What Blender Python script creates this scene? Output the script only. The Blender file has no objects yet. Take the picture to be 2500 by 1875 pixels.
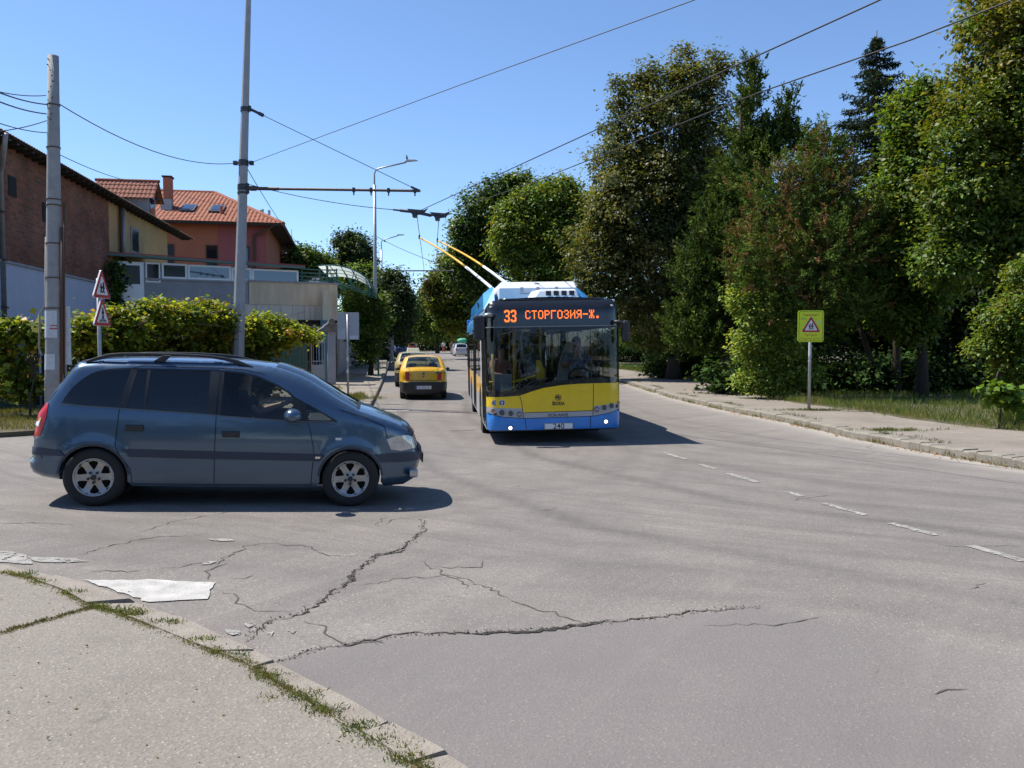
import bpy, bmesh, math, random
import numpy as np
from mathutils import Vector, Matrix
from mathutils.geometry import delaunay_2d_cdt
R = math.radians
rnd = random.Random(7)
rng = np.random.default_rng(7)
S = bpy.context.scene
COL = S.collection
# ---------------------------------------------------------------- camera, sky, sun, exposure
FPX, CAMZ, PITCH = 2020.0, 1.7, R(2.62)          # focal length in photo pixels (2500 wide), eye height, downward tilt
cd = bpy.data.cameras.new('camera'); cam = bpy.data.objects.new('camera', cd); COL.objects.link(cam)
cd.sensor_width = 36; cd.lens = 36 * FPX / 2500; cd.clip_end = 5000; cd.clip_start = .05
cam.location = (0, 0, CAMZ); cam.rotation_euler = (math.pi / 2 - PITCH, 0, 0)
S.camera = cam
SUN = Vector((-1.75, .62, 3.0)).normalized()      # direction towards the sun
wd = bpy.data.worlds.new("World"); S.world = wd; wd.use_nodes = True
nt = wd.node_tree; bg = nt.nodes['Background']
sky = nt.nodes.new('ShaderNodeTexSky'); sky.sky_type = 'NISHITA'; sky.sun_disc = False
sky.sun_elevation = math.asin(SUN.z); sky.sun_rotation = math.atan2(SUN.x, SUN.y)
sky.air_density = .85; sky.dust_density = .1; sky.ozone_density = 6.0; sky.altitude = 100
nt.links.new(sky.outputs[0], bg.inputs[0]); bg.inputs[1].default_value = .115
sl = bpy.data.lights.new('sun', 'SUN'); sl.energy = 4.3; sl.angle = R(.55); sl.color = (1, .95, .87)
so = bpy.data.objects.new('sun', sl); COL.objects.link(so)
so.rotation_euler = (-SUN).to_track_quat('-Z', 'Y').to_euler(); so.location = (-40, 20, 60)
S.view_settings.view_transform = 'Standard'; S.view_settings.look = 'None'
S.view_settings.exposure = 0.77; S.view_settings.gamma = 1.0; S.view_settings.use_curve_mapping = False
S.render.engine = 'CYCLES'
S.cycles.max_bounces = 6; S.cycles.transparent_max_bounces = 12; S.cycles.caustics_reflective = False; S.cycles.caustics_refractive = False
S.cycles.use_denoising = True

# ---------------------------------------------------------------- terrain height and survey helpers
_gy = [-60, 3, 8.8, 16, 29, 50, 102, 200, 500, 4000]
_gz = [0, -.03, -.15, -.22, -.2, .02, .5, 1.05, 1.3, 1.3]
def G(x, y):
    x = np.asarray(x, float); y = np.asarray(y, float)
    f = np.interp(y, _gy, _gz)
    s = .017 * np.clip(x + 1, 0, 6) + .035 * np.clip(-x - 1, 0, 4)
    r = f + s * np.clip((30 - y) / 12, 0, 1)
    return float(r) if r.ndim == 0 else r
def ray(px, py):
    u, v = px - 1250, py - 937.5
    return u, FPX * math.cos(PITCH) - v * math.sin(PITCH), -v * math.cos(PITCH) - FPX * math.sin(PITCH)
def P(px, py, d):                                  # survey: the point seen at a photo pixel, d metres in front
    a, b, c = ray(px, py); t = d / b
    return Vector((a * t, d, CAMZ + c * t))
def gp(px, py, up=0.0):                            # survey: the ground point seen at a photo pixel
    a, b, c = ray(px, py); z = 0.0
    for _ in range(12):
        t = (z + up - CAMZ) / c
        z = G(a * t, b * t)
    return (a * t, b * t)

# ---------------------------------------------------------------- materials
MATS = {}
def mat(name, col, rough=.7, metal=0, var=0, vscale=4, bump=0, bscale=40, coat=0, col2=None, spec=.5, emit=0, stretch=None):
    if name in MATS: return MATS[name]
    m = bpy.data.materials.new(name); m.use_nodes = True; MATS[name] = m
    n, l = m.node_tree.nodes, m.node_tree.links
    b = n['Principled BSDF']
    b.inputs['Base Color'].default_value = (*col, 1); b.inputs['Roughness'].default_value = rough
    b.inputs['Metallic'].default_value = metal; b.inputs['Coat Weight'].default_value = coat
    b.inputs['Coat Roughness'].default_value = .04; b.inputs['Specular IOR Level'].default_value = spec
    if emit:
        b.inputs['Emission Color'].default_value = (*col, 1); b.inputs['Emission Strength'].default_value = emit
    tc = n.new('ShaderNodeTexCoord'); src = tc.outputs['Object']
    if stretch:
        mp = n.new('ShaderNodeMapping'); mp.inputs['Scale'].default_value = stretch; l.new(src, mp.inputs[0]); src = mp.outputs[0]
    if var:
        t = n.new('ShaderNodeTexNoise'); t.inputs['Scale'].default_value = vscale; t.inputs['Detail'].default_value = 8; t.inputs['Roughness'].default_value = .65
        l.new(src, t.inputs['Vector'])
        mx = n.new('ShaderNodeMix'); mx.data_type = 'RGBA'
        rp = n.new('ShaderNodeMapRange'); rp.inputs[1].default_value = .3; rp.inputs[2].default_value = .7
        l.new(t.outputs['Fac'], rp.inputs[0]); l.new(rp.outputs[0], mx.inputs[0])
        c2 = col2 if col2 else tuple(c * (1 - var) for c in col)
        mx.inputs[6].default_value = (*col, 1); mx.inputs[7].default_value = (*c2, 1)
        l.new(mx.outputs[2], b.inputs['Base Color'])
    if bump:
        t2 = n.new('ShaderNodeTexNoise'); t2.inputs['Scale'].default_value = bscale; t2.inputs['Detail'].default_value = 5
        l.new(src, t2.inputs['Vector'])
        bp = n.new('ShaderNodeBump'); bp.inputs['Strength'].default_value = bump; bp.inputs['Distance'].default_value = .02
        l.new(t2.outputs['Fac'], bp.inputs['Height']); l.new(bp.outputs[0], b.inputs['Normal'])
    return m
def glass(name, tint, rough=.02, ior=1.5):
    if name in MATS: return MATS[name]
    m = bpy.data.materials.new(name); m.use_nodes = True; MATS[name] = m
    n, l = m.node_tree.nodes, m.node_tree.links
    n.remove(n['Principled BSDF'])
    tr = n.new('ShaderNodeBsdfTransparent'); tr.inputs[0].default_value = (*tint, 1)
    gl = n.new('ShaderNodeBsdfGlossy'); gl.inputs['Roughness'].default_value = rough
    ge = n.new('ShaderNodeNewGeometry'); dt = n.new('ShaderNodeVectorMath'); dt.operation = 'DOT_PRODUCT'
    l.new(ge.outputs['Normal'], dt.inputs[0]); l.new(ge.outputs['Incoming'], dt.inputs[1])
    def mth(op, a, b=None):
        q = n.new('ShaderNodeMath'); q.operation = op
        for i, v in enumerate((a, b)):
            if v is None: continue
            if isinstance(v, (int, float)): q.inputs[i].default_value = v
            else: l.new(v, q.inputs[i])
        return q.outputs[0]
    f0 = ((ior - 1) / (ior + 1)) ** 2 * 1.8         # two faces of a thin pane
    fr = n.new('ShaderNodeMath'); fr.operation = 'MULTIPLY_ADD'
    l.new(mth('POWER', mth('SUBTRACT', 1, mth('ABSOLUTE', dt.outputs['Value'])), 5), fr.inputs[0]); fr.inputs[1].default_value = 1 - f0; fr.inputs[2].default_value = f0
    mx = n.new('ShaderNodeMixShader')
    l.new(fr.outputs[0], mx.inputs[0]); l.new(tr.outputs[0], mx.inputs[1]); l.new(gl.outputs[0], mx.inputs[2])
    l.new(mx.outputs[0], n['Material Output'].inputs[0])
    return m
def leafmat(name, trans=.35, rough=.55, spec=.35):
    if name in MATS: return MATS[name]
    m = bpy.data.materials.new(name); m.use_nodes = True; MATS[name] = m
    n, l = m.node_tree.nodes, m.node_tree.links
    b = n['Principled BSDF']; at = n.new('ShaderNodeAttribute'); at.attribute_name = 'tint'
    b.inputs['Roughness'].default_value = rough; b.inputs['Specular IOR Level'].default_value = spec
    l.new(at.outputs['Color'], b.inputs['Base Color'])
    tl = n.new('ShaderNodeBsdfTranslucent')
    hs = n.new('ShaderNodeMix'); hs.data_type = 'RGBA'; hs.blend_type = 'MULTIPLY'; hs.inputs[0].default_value = 1
    hs.inputs[7].default_value = (1.5, 1.35, .45, 1)
    l.new(at.outputs['Color'], hs.inputs[6]); l.new(hs.outputs[2], tl.inputs[0])
    mx = n.new('ShaderNodeMixShader'); mx.inputs[0].default_value = trans
    l.new(b.outputs[0], mx.inputs[1]); l.new(tl.outputs[0], mx.inputs[2]); l.new(mx.outputs[0], n['Material Output'].inputs[0])
    return m

# ---------------------------------------------------------------- mesh helpers
def link(name, me, parent=None):
    o = bpy.data.objects.new(name, me); COL.objects.link(o)
    if parent is not None: o.parent = parent
    return o
class MB:
    def __init__(s): s.v = []; s.f = []
    def add(s, vs, fs):
        o = len(s.v); s.v += [tuple(v) for v in vs]; s.f += [tuple(i + o for i in f) for f in fs]; return s
    def box(s, c, d, rz=0.0, M=None):
        x, y, z = d[0] / 2, d[1] / 2, d[2] / 2; cs, sn = math.cos(rz), math.sin(rz)
        vs = []
        for dz in (-z, z):
            for dx, dy in ((-x, -y), (x, -y), (x, y), (-x, y)):
                vs.append(Vector((c[0] + dx * cs - dy * sn, c[1] + dx * sn + dy * cs, c[2] + dz)))
        if M is not None: vs = [M @ v for v in vs]
        return s.add(vs, [(3, 2, 1, 0), (4, 5, 6, 7), (0, 1, 5, 4), (1, 2, 6, 5), (2, 3, 7, 6), (3, 0, 4, 7)])
    def bb(s, x0, x1, y0, y1, z0, z1):
        return s.box(((x0 + x1) / 2, (y0 + y1) / 2, (z0 + z1) / 2), (x1 - x0, y1 - y0, z1 - z0))
    def quad(s, a, b, c, d): return s.add((a, b, c, d), [(0, 1, 2, 3)])
    def tube(s, pts, r, n=8, caps=True):
        pts = [Vector(p) for p in pts]; k = len(pts)
        rs = list(r) if hasattr(r, '__len__') else [r] * k
        vs = []; up = None
        for i, p in enumerate(pts):
            t = (pts[min(i + 1, k - 1)] - pts[max(i - 1, 0)]).normalized()
            if up is None:
                a = t.orthogonal().normalized()
                if abs(t.z) > .9: a = (Vector((1, 0, 0)) - t * t.x).normalized()
            else: a = (up - t * up.dot(t)).normalized()
            up = a; b = t.cross(a)
            for j in range(n):
                q = 2 * math.pi * (j + .5) / n
                vs.append(p + (a * math.cos(q) + b * math.sin(q)) * rs[i])
        fs = []
        for i in range(k - 1):
            for j in range(n):
                fs.append((i * n + j, i * n + (j + 1) % n, (i + 1) * n + (j + 1) % n, (i + 1) * n + j))
        if caps: fs += [tuple(range(n - 1, -1, -1)), tuple(range((k - 1) * n, k * n))]
        return s.add(vs, fs)
    def lathe(s, prof, c=(0, 0, 0), axis='z', n=24):   # prof: (radius, along axis)
        vs = []
        for r, h in prof:
            for j in range(n):
                q = 2 * math.pi * j / n; a, b = r * math.cos(q), r * math.sin(q)
                v = {'z': (a, b, h), 'y': (a, h, b), 'x': (h, a, b)}[axis]
                vs.append((c[0] + v[0], c[1] + v[1], c[2] + v[2]))
        fs = []
        for i in range(len(prof) - 1):
            for j in range(n):
                q = (i * n + j, i * n + (j + 1) % n, (i + 1) * n + (j + 1) % n, (i + 1) * n + j)
                fs.append(q if axis != 'y' else q[::-1])
        return s.add(vs, fs)
    def disc(s, c, r, axis='y', n=20, h=.004):
        return s.lathe([(0, -h), (r, -h), (r, h), (0, h)], c, axis, n)
    def prism(s, poly, fn, h0, h1):                    # 2-D outline extruded between two depths through fn(a, b, depth)
        n = len(poly); vs = [fn(a, b, h0) for a, b in poly] + [fn(a, b, h1) for a, b in poly]
        return s.add(vs, [tuple(range(n - 1, -1, -1)), tuple(range(n, 2 * n))] + [(i, (i + 1) % n, n + (i + 1) % n, n + i) for i in range(n)])
    def sphere(s, c, r, n=12, m=8):
        rx, ry, rz = r if hasattr(r, '__len__') else (r, r, r)
        vs = [(c[0], c[1], c[2] - rz)]
        for i in range(1, m):
            a = math.pi * i / m - math.pi / 2
            for j in range(n):
                q = 2 * math.pi * j / n
                vs.append((c[0] + rx * math.cos(a) * math.cos(q), c[1] + ry * math.cos(a) * math.sin(q), c[2] + rz * math.sin(a)))
        vs.append((c[0], c[1], c[2] + rz)); top = len(vs) - 1
        fs = [(0, 1 + (j + 1) % n, 1 + j) for j in range(n)]
        for i in range(m - 2):
            for j in range(n):
                fs.append((1 + i * n + j, 1 + i * n + (j + 1) % n, 1 + (i + 1) * n + (j + 1) % n, 1 + (i + 1) * n + j))
        fs += [(top, 1 + (m - 2) * n + j, 1 + (m - 2) * n + (j + 1) % n) for j in range(n)]
        return s.add(vs, fs)
    def build(s, name, m, parent=None, smooth=False, bevel=0, sub=0, fix=False):
        me = bpy.data.meshes.new(name); me.from_pydata(s.v, [], s.f)
        if fix:
            b = bmesh.new(); b.from_mesh(me); bmesh.ops.remove_doubles(b, verts=b.verts, dist=1e-5); bmesh.ops.recalc_face_normals(b, faces=b.faces); b.to_mesh(me); b.free()
        if smooth: me.polygons.foreach_set('use_smooth', [True] * len(me.polygons))
        me.materials.append(m); me.update()
        o = link(name, me, parent)
        if bevel:
            md = o.modifiers.new('b', 'BEVEL'); md.width = bevel; md.segments = 2; md.limit_method = 'ANGLE'; md.angle_limit = R(35); md.harden_normals = False
        if sub:
            md = o.modifiers.new('s', 'SUBSURF'); md.levels = sub; md.render_levels = sub
        return o
def thing(name, label, cat, loc=(0, 0, 0), rz=0.0, group=None, rot=None):
    o = bpy.data.objects.new(name, None); COL.objects.link(o); o.location = loc
    o.rotation_euler = rot if rot else (0, 0, rz); o.empty_display_size = .3
    return tag(o, label, cat, group)
def tag(o, label, cat, group=None):
    o['label'] = label; o['category'] = cat
    if group: o['group'] = group
    return o
def struct(o, kind='structure'): o['kind'] = kind; return o
def dup(root, loc, rz, label, name=None):
    r = root.copy(); COL.objects.link(r); r.location = loc; r.rotation_euler = (0, 0, rz); r['label'] = label
    for ch in list(root.children):
        c = ch.copy(); COL.objects.link(c); c.parent = r
        for g in ch.children:
            d = g.copy(); COL.objects.link(d); d.parent = c
    return r
def text(name, body, h, m, parent, M, width=None, depth=.0, bold=0.0):
    cu = bpy.data.curves.new(name, 'FONT'); cu.body = body; cu.size = 1; cu.align_x = 'CENTER'; cu.align_y = 'CENTER'; cu.extrude = depth / max(h, .01); cu.offset = bold
    tmp = bpy.data.objects.new(name, cu); COL.objects.link(tmp)
    dg = bpy.context.evaluated_depsgraph_get()
    me = bpy.data.meshes.new_from_object(tmp.evaluated_get(dg)); bpy.data.objects.remove(tmp); bpy.data.curves.remove(cu)
    if not me.vertices: return None
    co = np.array([v.co[:] for v in me.vertices]); lo, hi = co.min(0), co.max(0)
    sc = h / (hi[1] - lo[1]); sx = (width / (hi[0] - lo[0])) if width else sc
    co[:, 0] = (co[:, 0] - (lo[0] + hi[0]) / 2) * sx; co[:, 1] = (co[:, 1] - (lo[1] + hi[1]) / 2) * sc; co[:, 2] *= sc
    for v, c in zip(me.vertices, co): v.co = M @ Vector(c)
    me.materials.clear(); me.materials.append(m)
    return link(name, me, parent)
def facing(c, ax=(1, 0, 0), up=(0, 0, 1)):             # matrix placing text: x along ax, y along up
    ax, up = Vector(ax).normalized(), Vector(up).normalized(); n = ax.cross(up)
    return Matrix(((ax.x, up.x, n.x, c[0]), (ax.y, up.y, n.y, c[1]), (ax.z, up.z, n.z, c[2]), (0, 0, 0, 1)))
def inpoly(pts, poly):
    pts = np.asarray(pts, float); x, y = pts[:, 0], pts[:, 1]; res = np.zeros(len(pts), bool)
    n = len(poly)
    for i in range(n):
        x0, y0 = poly[i]; x1, y1 = poly[(i + 1) % n]
        if y0 == y1: continue
        c = ((y0 > y) != (y1 > y)) & (x < (x1 - x0) * (y - y0) / (y1 - y0) + x0)
        res ^= c
    return res
def dens(poly, d, closed=True):
    out = []; n = len(poly)
    for i in range(n if closed else n - 1):
        a, b = poly[i], poly[(i + 1) % n]; k = max(1, int(math.hypot(b[0] - a[0], b[1] - a[1]) / d))
        out += [(a[0] + (b[0] - a[0]) * j / k, a[1] + (b[1] - a[1]) * j / k) for j in range(k)]
    if not closed: out.append(tuple(poly[-1]))
    return out
def panelize(outline, regions, fn, res, build):
    """Cut a 2-D outline into named regions that share one curved surface; fn maps (n,2) -> (n,3); build(name, verts, faces)."""
    polys = [dens(outline, res)] + [dens(p, res) for _, p in regions]
    vs, es = [], []
    for p in polys:
        o = len(vs); vs += [Vector(q) for q in p]; es += [(o + i, o + (i + 1) % len(p)) for i in range(len(p))]
    xs = [p[0] for p in outline]; ys = [p[1] for p in outline]
    gx = np.arange(min(xs) + res / 2, max(xs), res); gy = np.arange(min(ys) + res / 2, max(ys), res)
    g = np.array([(a + (.5 * res if j % 2 else 0), b) for j, b in enumerate(gy) for a in gx])
    if len(g):
        g = g[inpoly(g, outline)]
        ex = np.array([(v.x, v.y) for v in vs])
        keep = [k for k in range(len(g)) if ((ex - g[k]) ** 2).sum(1).min() > (res * .45) ** 2]
        vs += [Vector(g[k]) for k in keep]
    ov, oe, of, *_ = delaunay_2d_cdt(vs, es, [], 0, 1e-5)
    v2 = np.array([(v.x, v.y) for v in ov]); tri = np.array([f[:3] for f in of])
    cen = v2[tri].mean(1); lab = np.full(len(tri), -1)
    lab[inpoly(cen, outline)] = 0
    for k, (nm, p) in enumerate(regions): lab[inpoly(cen, p) & (lab >= 0)] = k + 1
    v3 = fn(v2)
    for k in range(len(regions) + 1):
        t = tri[lab == k]
        if not len(t): continue
        u, inv = np.unique(t, return_inverse=True)
        build('rest' if k == 0 else regions[k - 1][0], v3[u], inv.reshape(-1, 3))
def meshobj(name, v, f, m, parent, smooth=True, solid=0):
    me = bpy.data.meshes.new(name); me.from_pydata([tuple(map(float, a)) for a in v], [], [tuple(map(int, a)) for a in f])
    if smooth: me.polygons.foreach_set('use_smooth', [True] * len(me.polygons))
    me.materials.append(m); me.update()
    o = link(name, me, parent)
    if solid:
        md = o.modifiers.new('t', 'SOLIDIFY'); md.thickness = solid; md.offset = -1
    return o
def quads(name, v, m, parent=None, tint=None, smooth=False):   # v: (n,4,3) array of separate quads, tint (n,3)
    n = len(v); me = bpy.data.meshes.new(name)
    me.vertices.add(4 * n); me.vertices.foreach_set('co', np.ascontiguousarray(v, np.float32).reshape(-1))
    me.loops.add(4 * n); me.loops.foreach_set('vertex_index', np.arange(4 * n, dtype=np.int32))
    me.polygons.add(n); me.polygons.foreach_set('loop_start', np.arange(0, 4 * n, 4, dtype=np.int32))
    me.update(calc_edges=True)
    if tint is not None:
        a = me.attributes.new('tint', 'FLOAT_COLOR', 'POINT')
        c = np.ones((n, 4, 4), np.float32); c[:, :, :3] = np.asarray(tint)[:, None, :]
        a.data.foreach_set('color', c.reshape(-1))
    me.materials.append(m)
    return link(name, me, parent)
def unit(a): return a / (np.linalg.norm(a, axis=-1, keepdims=True) + 1e-9)
def leafquads(p, nrm, size, aspect=.62, axis=None, fold=.15):
    """Diamond leaves at p with face normals nrm; axis (optional) is the stalk-to-tip direction."""
    n = len(p); nrm = unit(nrm)
    a = rng.normal(size=(n, 3)) if axis is None else axis
    a = unit(a - nrm * (a * nrm).sum(1, keepdims=True)); b = np.cross(nrm, a)
    s = np.asarray(size).reshape(-1, 1) * np.ones((n, 1)); w = s * aspect * .5
    mid = p + a * s * .45
    return np.stack([p, mid + b * w + nrm * s * fold, p + a * s, mid - b * w + nrm * s * fold], 1)
# ---------------------------------------------------------------- ground, road, pavements
def sheet(name, m, xs, ys, up=0.0, mask=None, attrs=None):
    X, Y = np.meshgrid(xs, ys); Z = G(X, Y) + up
    nx, ny = len(xs), len(ys)
    v = np.stack([X, Y, Z], -1).reshape(-1, 3)
    i = np.arange(nx * ny).reshape(ny, nx)
    f = np.stack([i[:-1, :-1], i[:-1, 1:], i[1:, 1:], i[1:, :-1]], -1).reshape(-1, 4)
    me = bpy.data.meshes.new(name); me.from_pydata(v.tolist(), [], f.tolist())
    me.polygons.foreach_set('use_smooth', [True] * len(me.polygons))
    if attrs:
        for k, fn in attrs.items():
            a = me.attributes.new(k, 'FLOAT', 'POINT'); a.data.foreach_set('value', fn(v[:, 0], v[:, 1]).astype(np.float32))
    me.materials.append(m); me.update()
    return struct(link(name, me))
def slab(name, m, poly, up, depth=.3, res=.6, bev=0.0):
    """A raised sheet following the terrain with a real edge down to below the road."""
    V, Fc = [], []
    def b(nm, v, f): V.append(v); Fc.append(f)
    panelize(poly, [], lambda p: np.column_stack([p, G(p[:, 0], p[:, 1]) + up]), res, b)
    v, f = V[0], Fc[0]; mb = MB(); mb.add(v, [tuple(map(int, t)) for t in f])
    e = dens(poly, res); n = len(e)
    top = [(x, y, G(x, y) + up) for x, y in e]; bot = [(x, y, G(x, y) + up - depth) for x, y in e]
    mb.add(top + bot, [(n + i, n + (i + 1) % n, (i + 1) % n, i) for i in range(n)])
    return struct(mb.build(name, m))
def asphalt(name, c1, c2, agg, aggs=220, bump=.35, attr=True):
    m = bpy.data.materials.new(name); m.use_nodes = True
    n, l = m.node_tree.nodes, m.node_tree.links; b = n['Principled BSDF']; b.inputs['Roughness'].default_value = .85; b.inputs['Specular IOR Level'].default_value = .3
    tc = n.new('ShaderNodeTexCoord'); O = tc.outputs['Object']
    def noise(sc, det=6, rough=.6, vec=O):
        t = n.new('ShaderNodeTexNoise'); t.inputs['Scale'].default_value = sc; t.inputs['Detail'].default_value = det; t.inputs['Roughness'].default_value = rough; l.new(vec, t.inputs['Vector']); return t.outputs['Fac']
    def rng_(v, a, b_, c=0, d=1):
        r = n.new('ShaderNodeMapRange'); r.inputs[1].default_value = a; r.inputs[2].default_value = b_; r.inputs[3].default_value = c; r.inputs[4].default_value = d; l.new(v, r.inputs[0]); return r.outputs[0]
    def mixc(f, a, b_, mode='MIX'):
        x = n.new('ShaderNodeMix'); x.data_type = 'RGBA'; x.blend_type = mode
        for sock, val in ((0, f), (6, a), (7, b_)):
            if hasattr(val, 'links') or hasattr(val, 'is_linked'): l.new(val, x.inputs[sock])
            elif sock == 0: x.inputs[0].default_value = val
            else: x.inputs[sock].default_value = (*val, 1)
        return x.outputs[2]
    base = mixc(rng_(noise(.9), .3, .7), c1, c2)
    mp = n.new('ShaderNodeMapping'); mp.inputs['Rotation'].default_value = (0, 0, R(60)); mp.inputs['Scale'].default_value = (.25, 3.5, 1); l.new(O, mp.inputs[0])
    base = mixc(rng_(noise(1.0, 7, .7, mp.outputs[0]), .5, .75, 0, .35), base, tuple(c * .62 for c in c1))
    vo = n.new('ShaderNodeTexVoronoi'); vo.inputs['Scale'].default_value = aggs * .32; l.new(O, vo.inputs['Vector'])
    vs_ = n.new('ShaderNodeSeparateColor'); l.new(vo.outputs['Color'], vs_.inputs[0])
    pm = n.new('ShaderNodeMath'); pm.operation = 'MULTIPLY'; l.new(rng_(vo.outputs['Distance'], .2, .34, 1, 0), pm.inputs[0]); l.new(rng_(vs_.outputs[1], .45, .8, 0, min(1, agg * 1.7)), pm.inputs[1])
    base = mixc(pm.outputs[0], base, (.43, .395, .34))
    vo3 = n.new('ShaderNodeTexVoronoi'); vo3.inputs['Scale'].default_value = aggs * .5; l.new(O, vo3.inputs['Vector'])
    sp = n.new('ShaderNodeSeparateColor'); l.new(vo3.outputs['Color'], sp.inputs[0])
    base = mixc(rng_(sp.outputs[0], 0, 1, 0, agg * .9), base, (.10, .092, .088))
    base = mixc(rng_(noise(7, 8, .7), .58, .74, 0, .28), base, tuple(c * .6 for c in c1))
    base = mixc(rng_(noise(.33, 9, .62), .54, .6, 0, .3), base, tuple(c * .72 for c in c2))
    base = mixc(rng_(noise(2.3, 9, .75), .62, .67, 0, .45), base, tuple(c * .5 for c in c2))
    base = mixc(rng_(noise(1.6, 9, .7), .6, .68, 0, .35), base, tuple(min(1, c * 1.3) for c in c1))
    if attr:
        fa, fb = n.new('ShaderNodeAttribute'), n.new('ShaderNodeAttribute'); fa.attribute_name = 'across'; fb.attribute_name = 'along'
        cv = n.new('ShaderNodeCombineXYZ'); l.new(fa.outputs['Fac'], cv.inputs[0]); l.new(fb.outputs['Fac'], cv.inputs[1])
        base = mixc(rng_(noise(1.0, 9, .75, cv.outputs[0]), .48, .72, 0, .55), base, tuple(c * .55 for c in c2))
        base = mixc(rng_(noise(2.7, 8, .7, cv.outputs[0]), .56, .74, 0, .3), base, tuple(min(1, c * 1.35) for c in c1))
        a = n.new('ShaderNodeAttribute'); a.attribute_name = 'rubber'
        base = mixc(a.outputs['Fac'], base, (.07, .064, .06))
        a2 = n.new('ShaderNodeAttribute'); a2.attribute_name = 'newer'
        base = mixc(a2.outputs['Fac'], base, (.148, .132, .127))
        a3 = n.new('ShaderNodeAttribute'); a3.attribute_name = 'dust'
        base = mixc(a3.outputs['Fac'], base, (.34, .31, .27))
    l.new(base, b.inputs['Base Color'])
    bp = n.new('ShaderNodeBump'); bp.inputs['Strength'].default_value = bump; bp.inputs['Distance'].default_value = .008
    ad = n.new('ShaderNodeMath'); ad.operation = 'ADD'; l.new(noise(aggs * .55, 3), ad.inputs[0])
    l.new(rng_(vo.outputs['Distance'], 0, .5, .8, 0), ad.inputs[1])
    l.new(ad.outputs[0], bp.inputs['Height']); l.new(bp.outputs[0], b.inputs['Normal'])
    return m
def pdist(x, y, line):
    d = np.full(x.shape, 1e9)
    for (ax, ay), (bx, by) in zip(line[:-1], line[1:]):
        ex, ey = bx - ax, by - ay; t = np.clip(((x - ax) * ex + (y - ay) * ey) / (ex * ex + ey * ey), 0, 1)
        d = np.minimum(d, np.hypot(x - ax - t * ex, y - ay - t * ey))
    return d
M_road = asphalt('asphalt', (.25, .225, .2), (.186, .168, .15), .5, 150)
M_pave = asphalt('pavement_concrete', (.262, .238, .195), (.212, .19, .154), .45, 150, .5, attr=False)
M_pave2 = asphalt('side_pavement_concrete', (.31, .27, .222), (.215, .182, .148), .45, 120, .6, attr=False)
M_kerb = mat('kerb_concrete', (.3, .265, .22), .9, var=.3, vscale=6, bump=.6, bscale=60, col2=(.2, .17, .14))
M_dirt = mat('earth', (.12, .095, .06), .95, var=.5, vscale=2, bump=.7, bscale=25, col2=(.07, .065, .035))
def worn(name, c, hole, sc):
    m = mat(name, c, .85, var=.45, vscale=5, bump=.5, bscale=70); n, l = m.node_tree.nodes, m.node_tree.links; b = n['Principled BSDF']
    t = n.new('ShaderNodeTexNoise'); t.inputs['Scale'].default_value = sc; t.inputs['Detail'].default_value = 10; t.inputs['Roughness'].default_value = .75
    tc = n.new('ShaderNodeTexCoord'); l.new(tc.outputs['Object'], t.inputs['Vector'])
    r = n.new('ShaderNodeMapRange'); r.inputs[1].default_value = hole; r.inputs[2].default_value = hole + .04; l.new(t.outputs['Fac'], r.inputs[0]); l.new(r.outputs[0], b.inputs['Alpha'])
    return m
M_white = worn('worn_road_paint', (.54, .52, .48), .33, 9); M_dash = worn('faded_road_paint', (.38, .36, .33), .425, 18)
M_crack = mat('crack_shadow', (.04, .034, .028), 1, var=.5, vscale=30)
M_fcrack = mat('fine_crack', (.1, .088, .076), 1, var=.4, vscale=30)
# tyre paths: the traffic sweeps out of the avenue and bends towards the lower right
TR = [[(-1.9, 34), (-1.2, 22), (.4, 14), (2.6, 9.4), (5.4, 6.6), (9, 4.6)], [(-.2, 34), (.5, 22), (2.2, 14.4), (4.2, 10.6), (7.2, 8), (11, 6.2)],
      [(2.6, 36), (3.1, 22), (4.6, 15), (6.6, 11.8), (10, 9)], [(-3.6, 30), (-2.8, 20), (-1.2, 12.5), (.8, 8.2), (3.4, 5.4), (6.5, 3.4)],
      [(-14, 11.5), (-6, 9.5), (-2, 9.2), (1.2, 11), (2.4, 15), (2.6, 22)], [(-14, 13.2), (-7, 11.6), (-3, 11.4), (-.6, 13), (.2, 18), (0, 26)], [(-14, 9.2), (-6, 7.6), (-1, 7.2), (3, 6), (7, 3.5)]]
CRK2 = [(645, 1625), (800, 1580), (960, 1553), (1150, 1545), (1300, 1540), (1420, 1527), (1500, 1518), (1620, 1505), (1740, 1490), (1850, 1480)]
_nc = [gp(*q) for q in CRK2]
_newpoly = _nc + [(3.1, 4.2), (3.3, 1.5), (-3, 1.5)]
def _rubber(x, y):
    r = np.zeros(x.shape)
    for k, t in enumerate(TR):
        w = .17 + .06 * (k % 3); d = pdist(x, y, t)
        r = np.maximum(r, (.6 if k in (0, 1, 3) else .36) * np.exp(-(d / w) ** 2))
        r = np.maximum(r, .3 * np.exp(-((d - .75) / .16) ** 2)); r = np.maximum(r, .14 * np.exp(-(d / 1.1) ** 2))
    return r * (.8 + .2 * np.sin(x * 1.7 + y * .9))
def _newer(x, y):
    ins = inpoly(np.column_stack([x, y]), _newpoly)
    d = pdist(x, y, _nc[:7]); e = np.clip(1 - (x - 1.6) / 1.8, 0, 1)
    return ins * e * .62
def _dust(x, y):
    d = pdist(x, y, RK)
    return .75 * np.exp(-(d / .35) ** 2) + .25 * np.exp(-(d / 1.2) ** 2)
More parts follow.
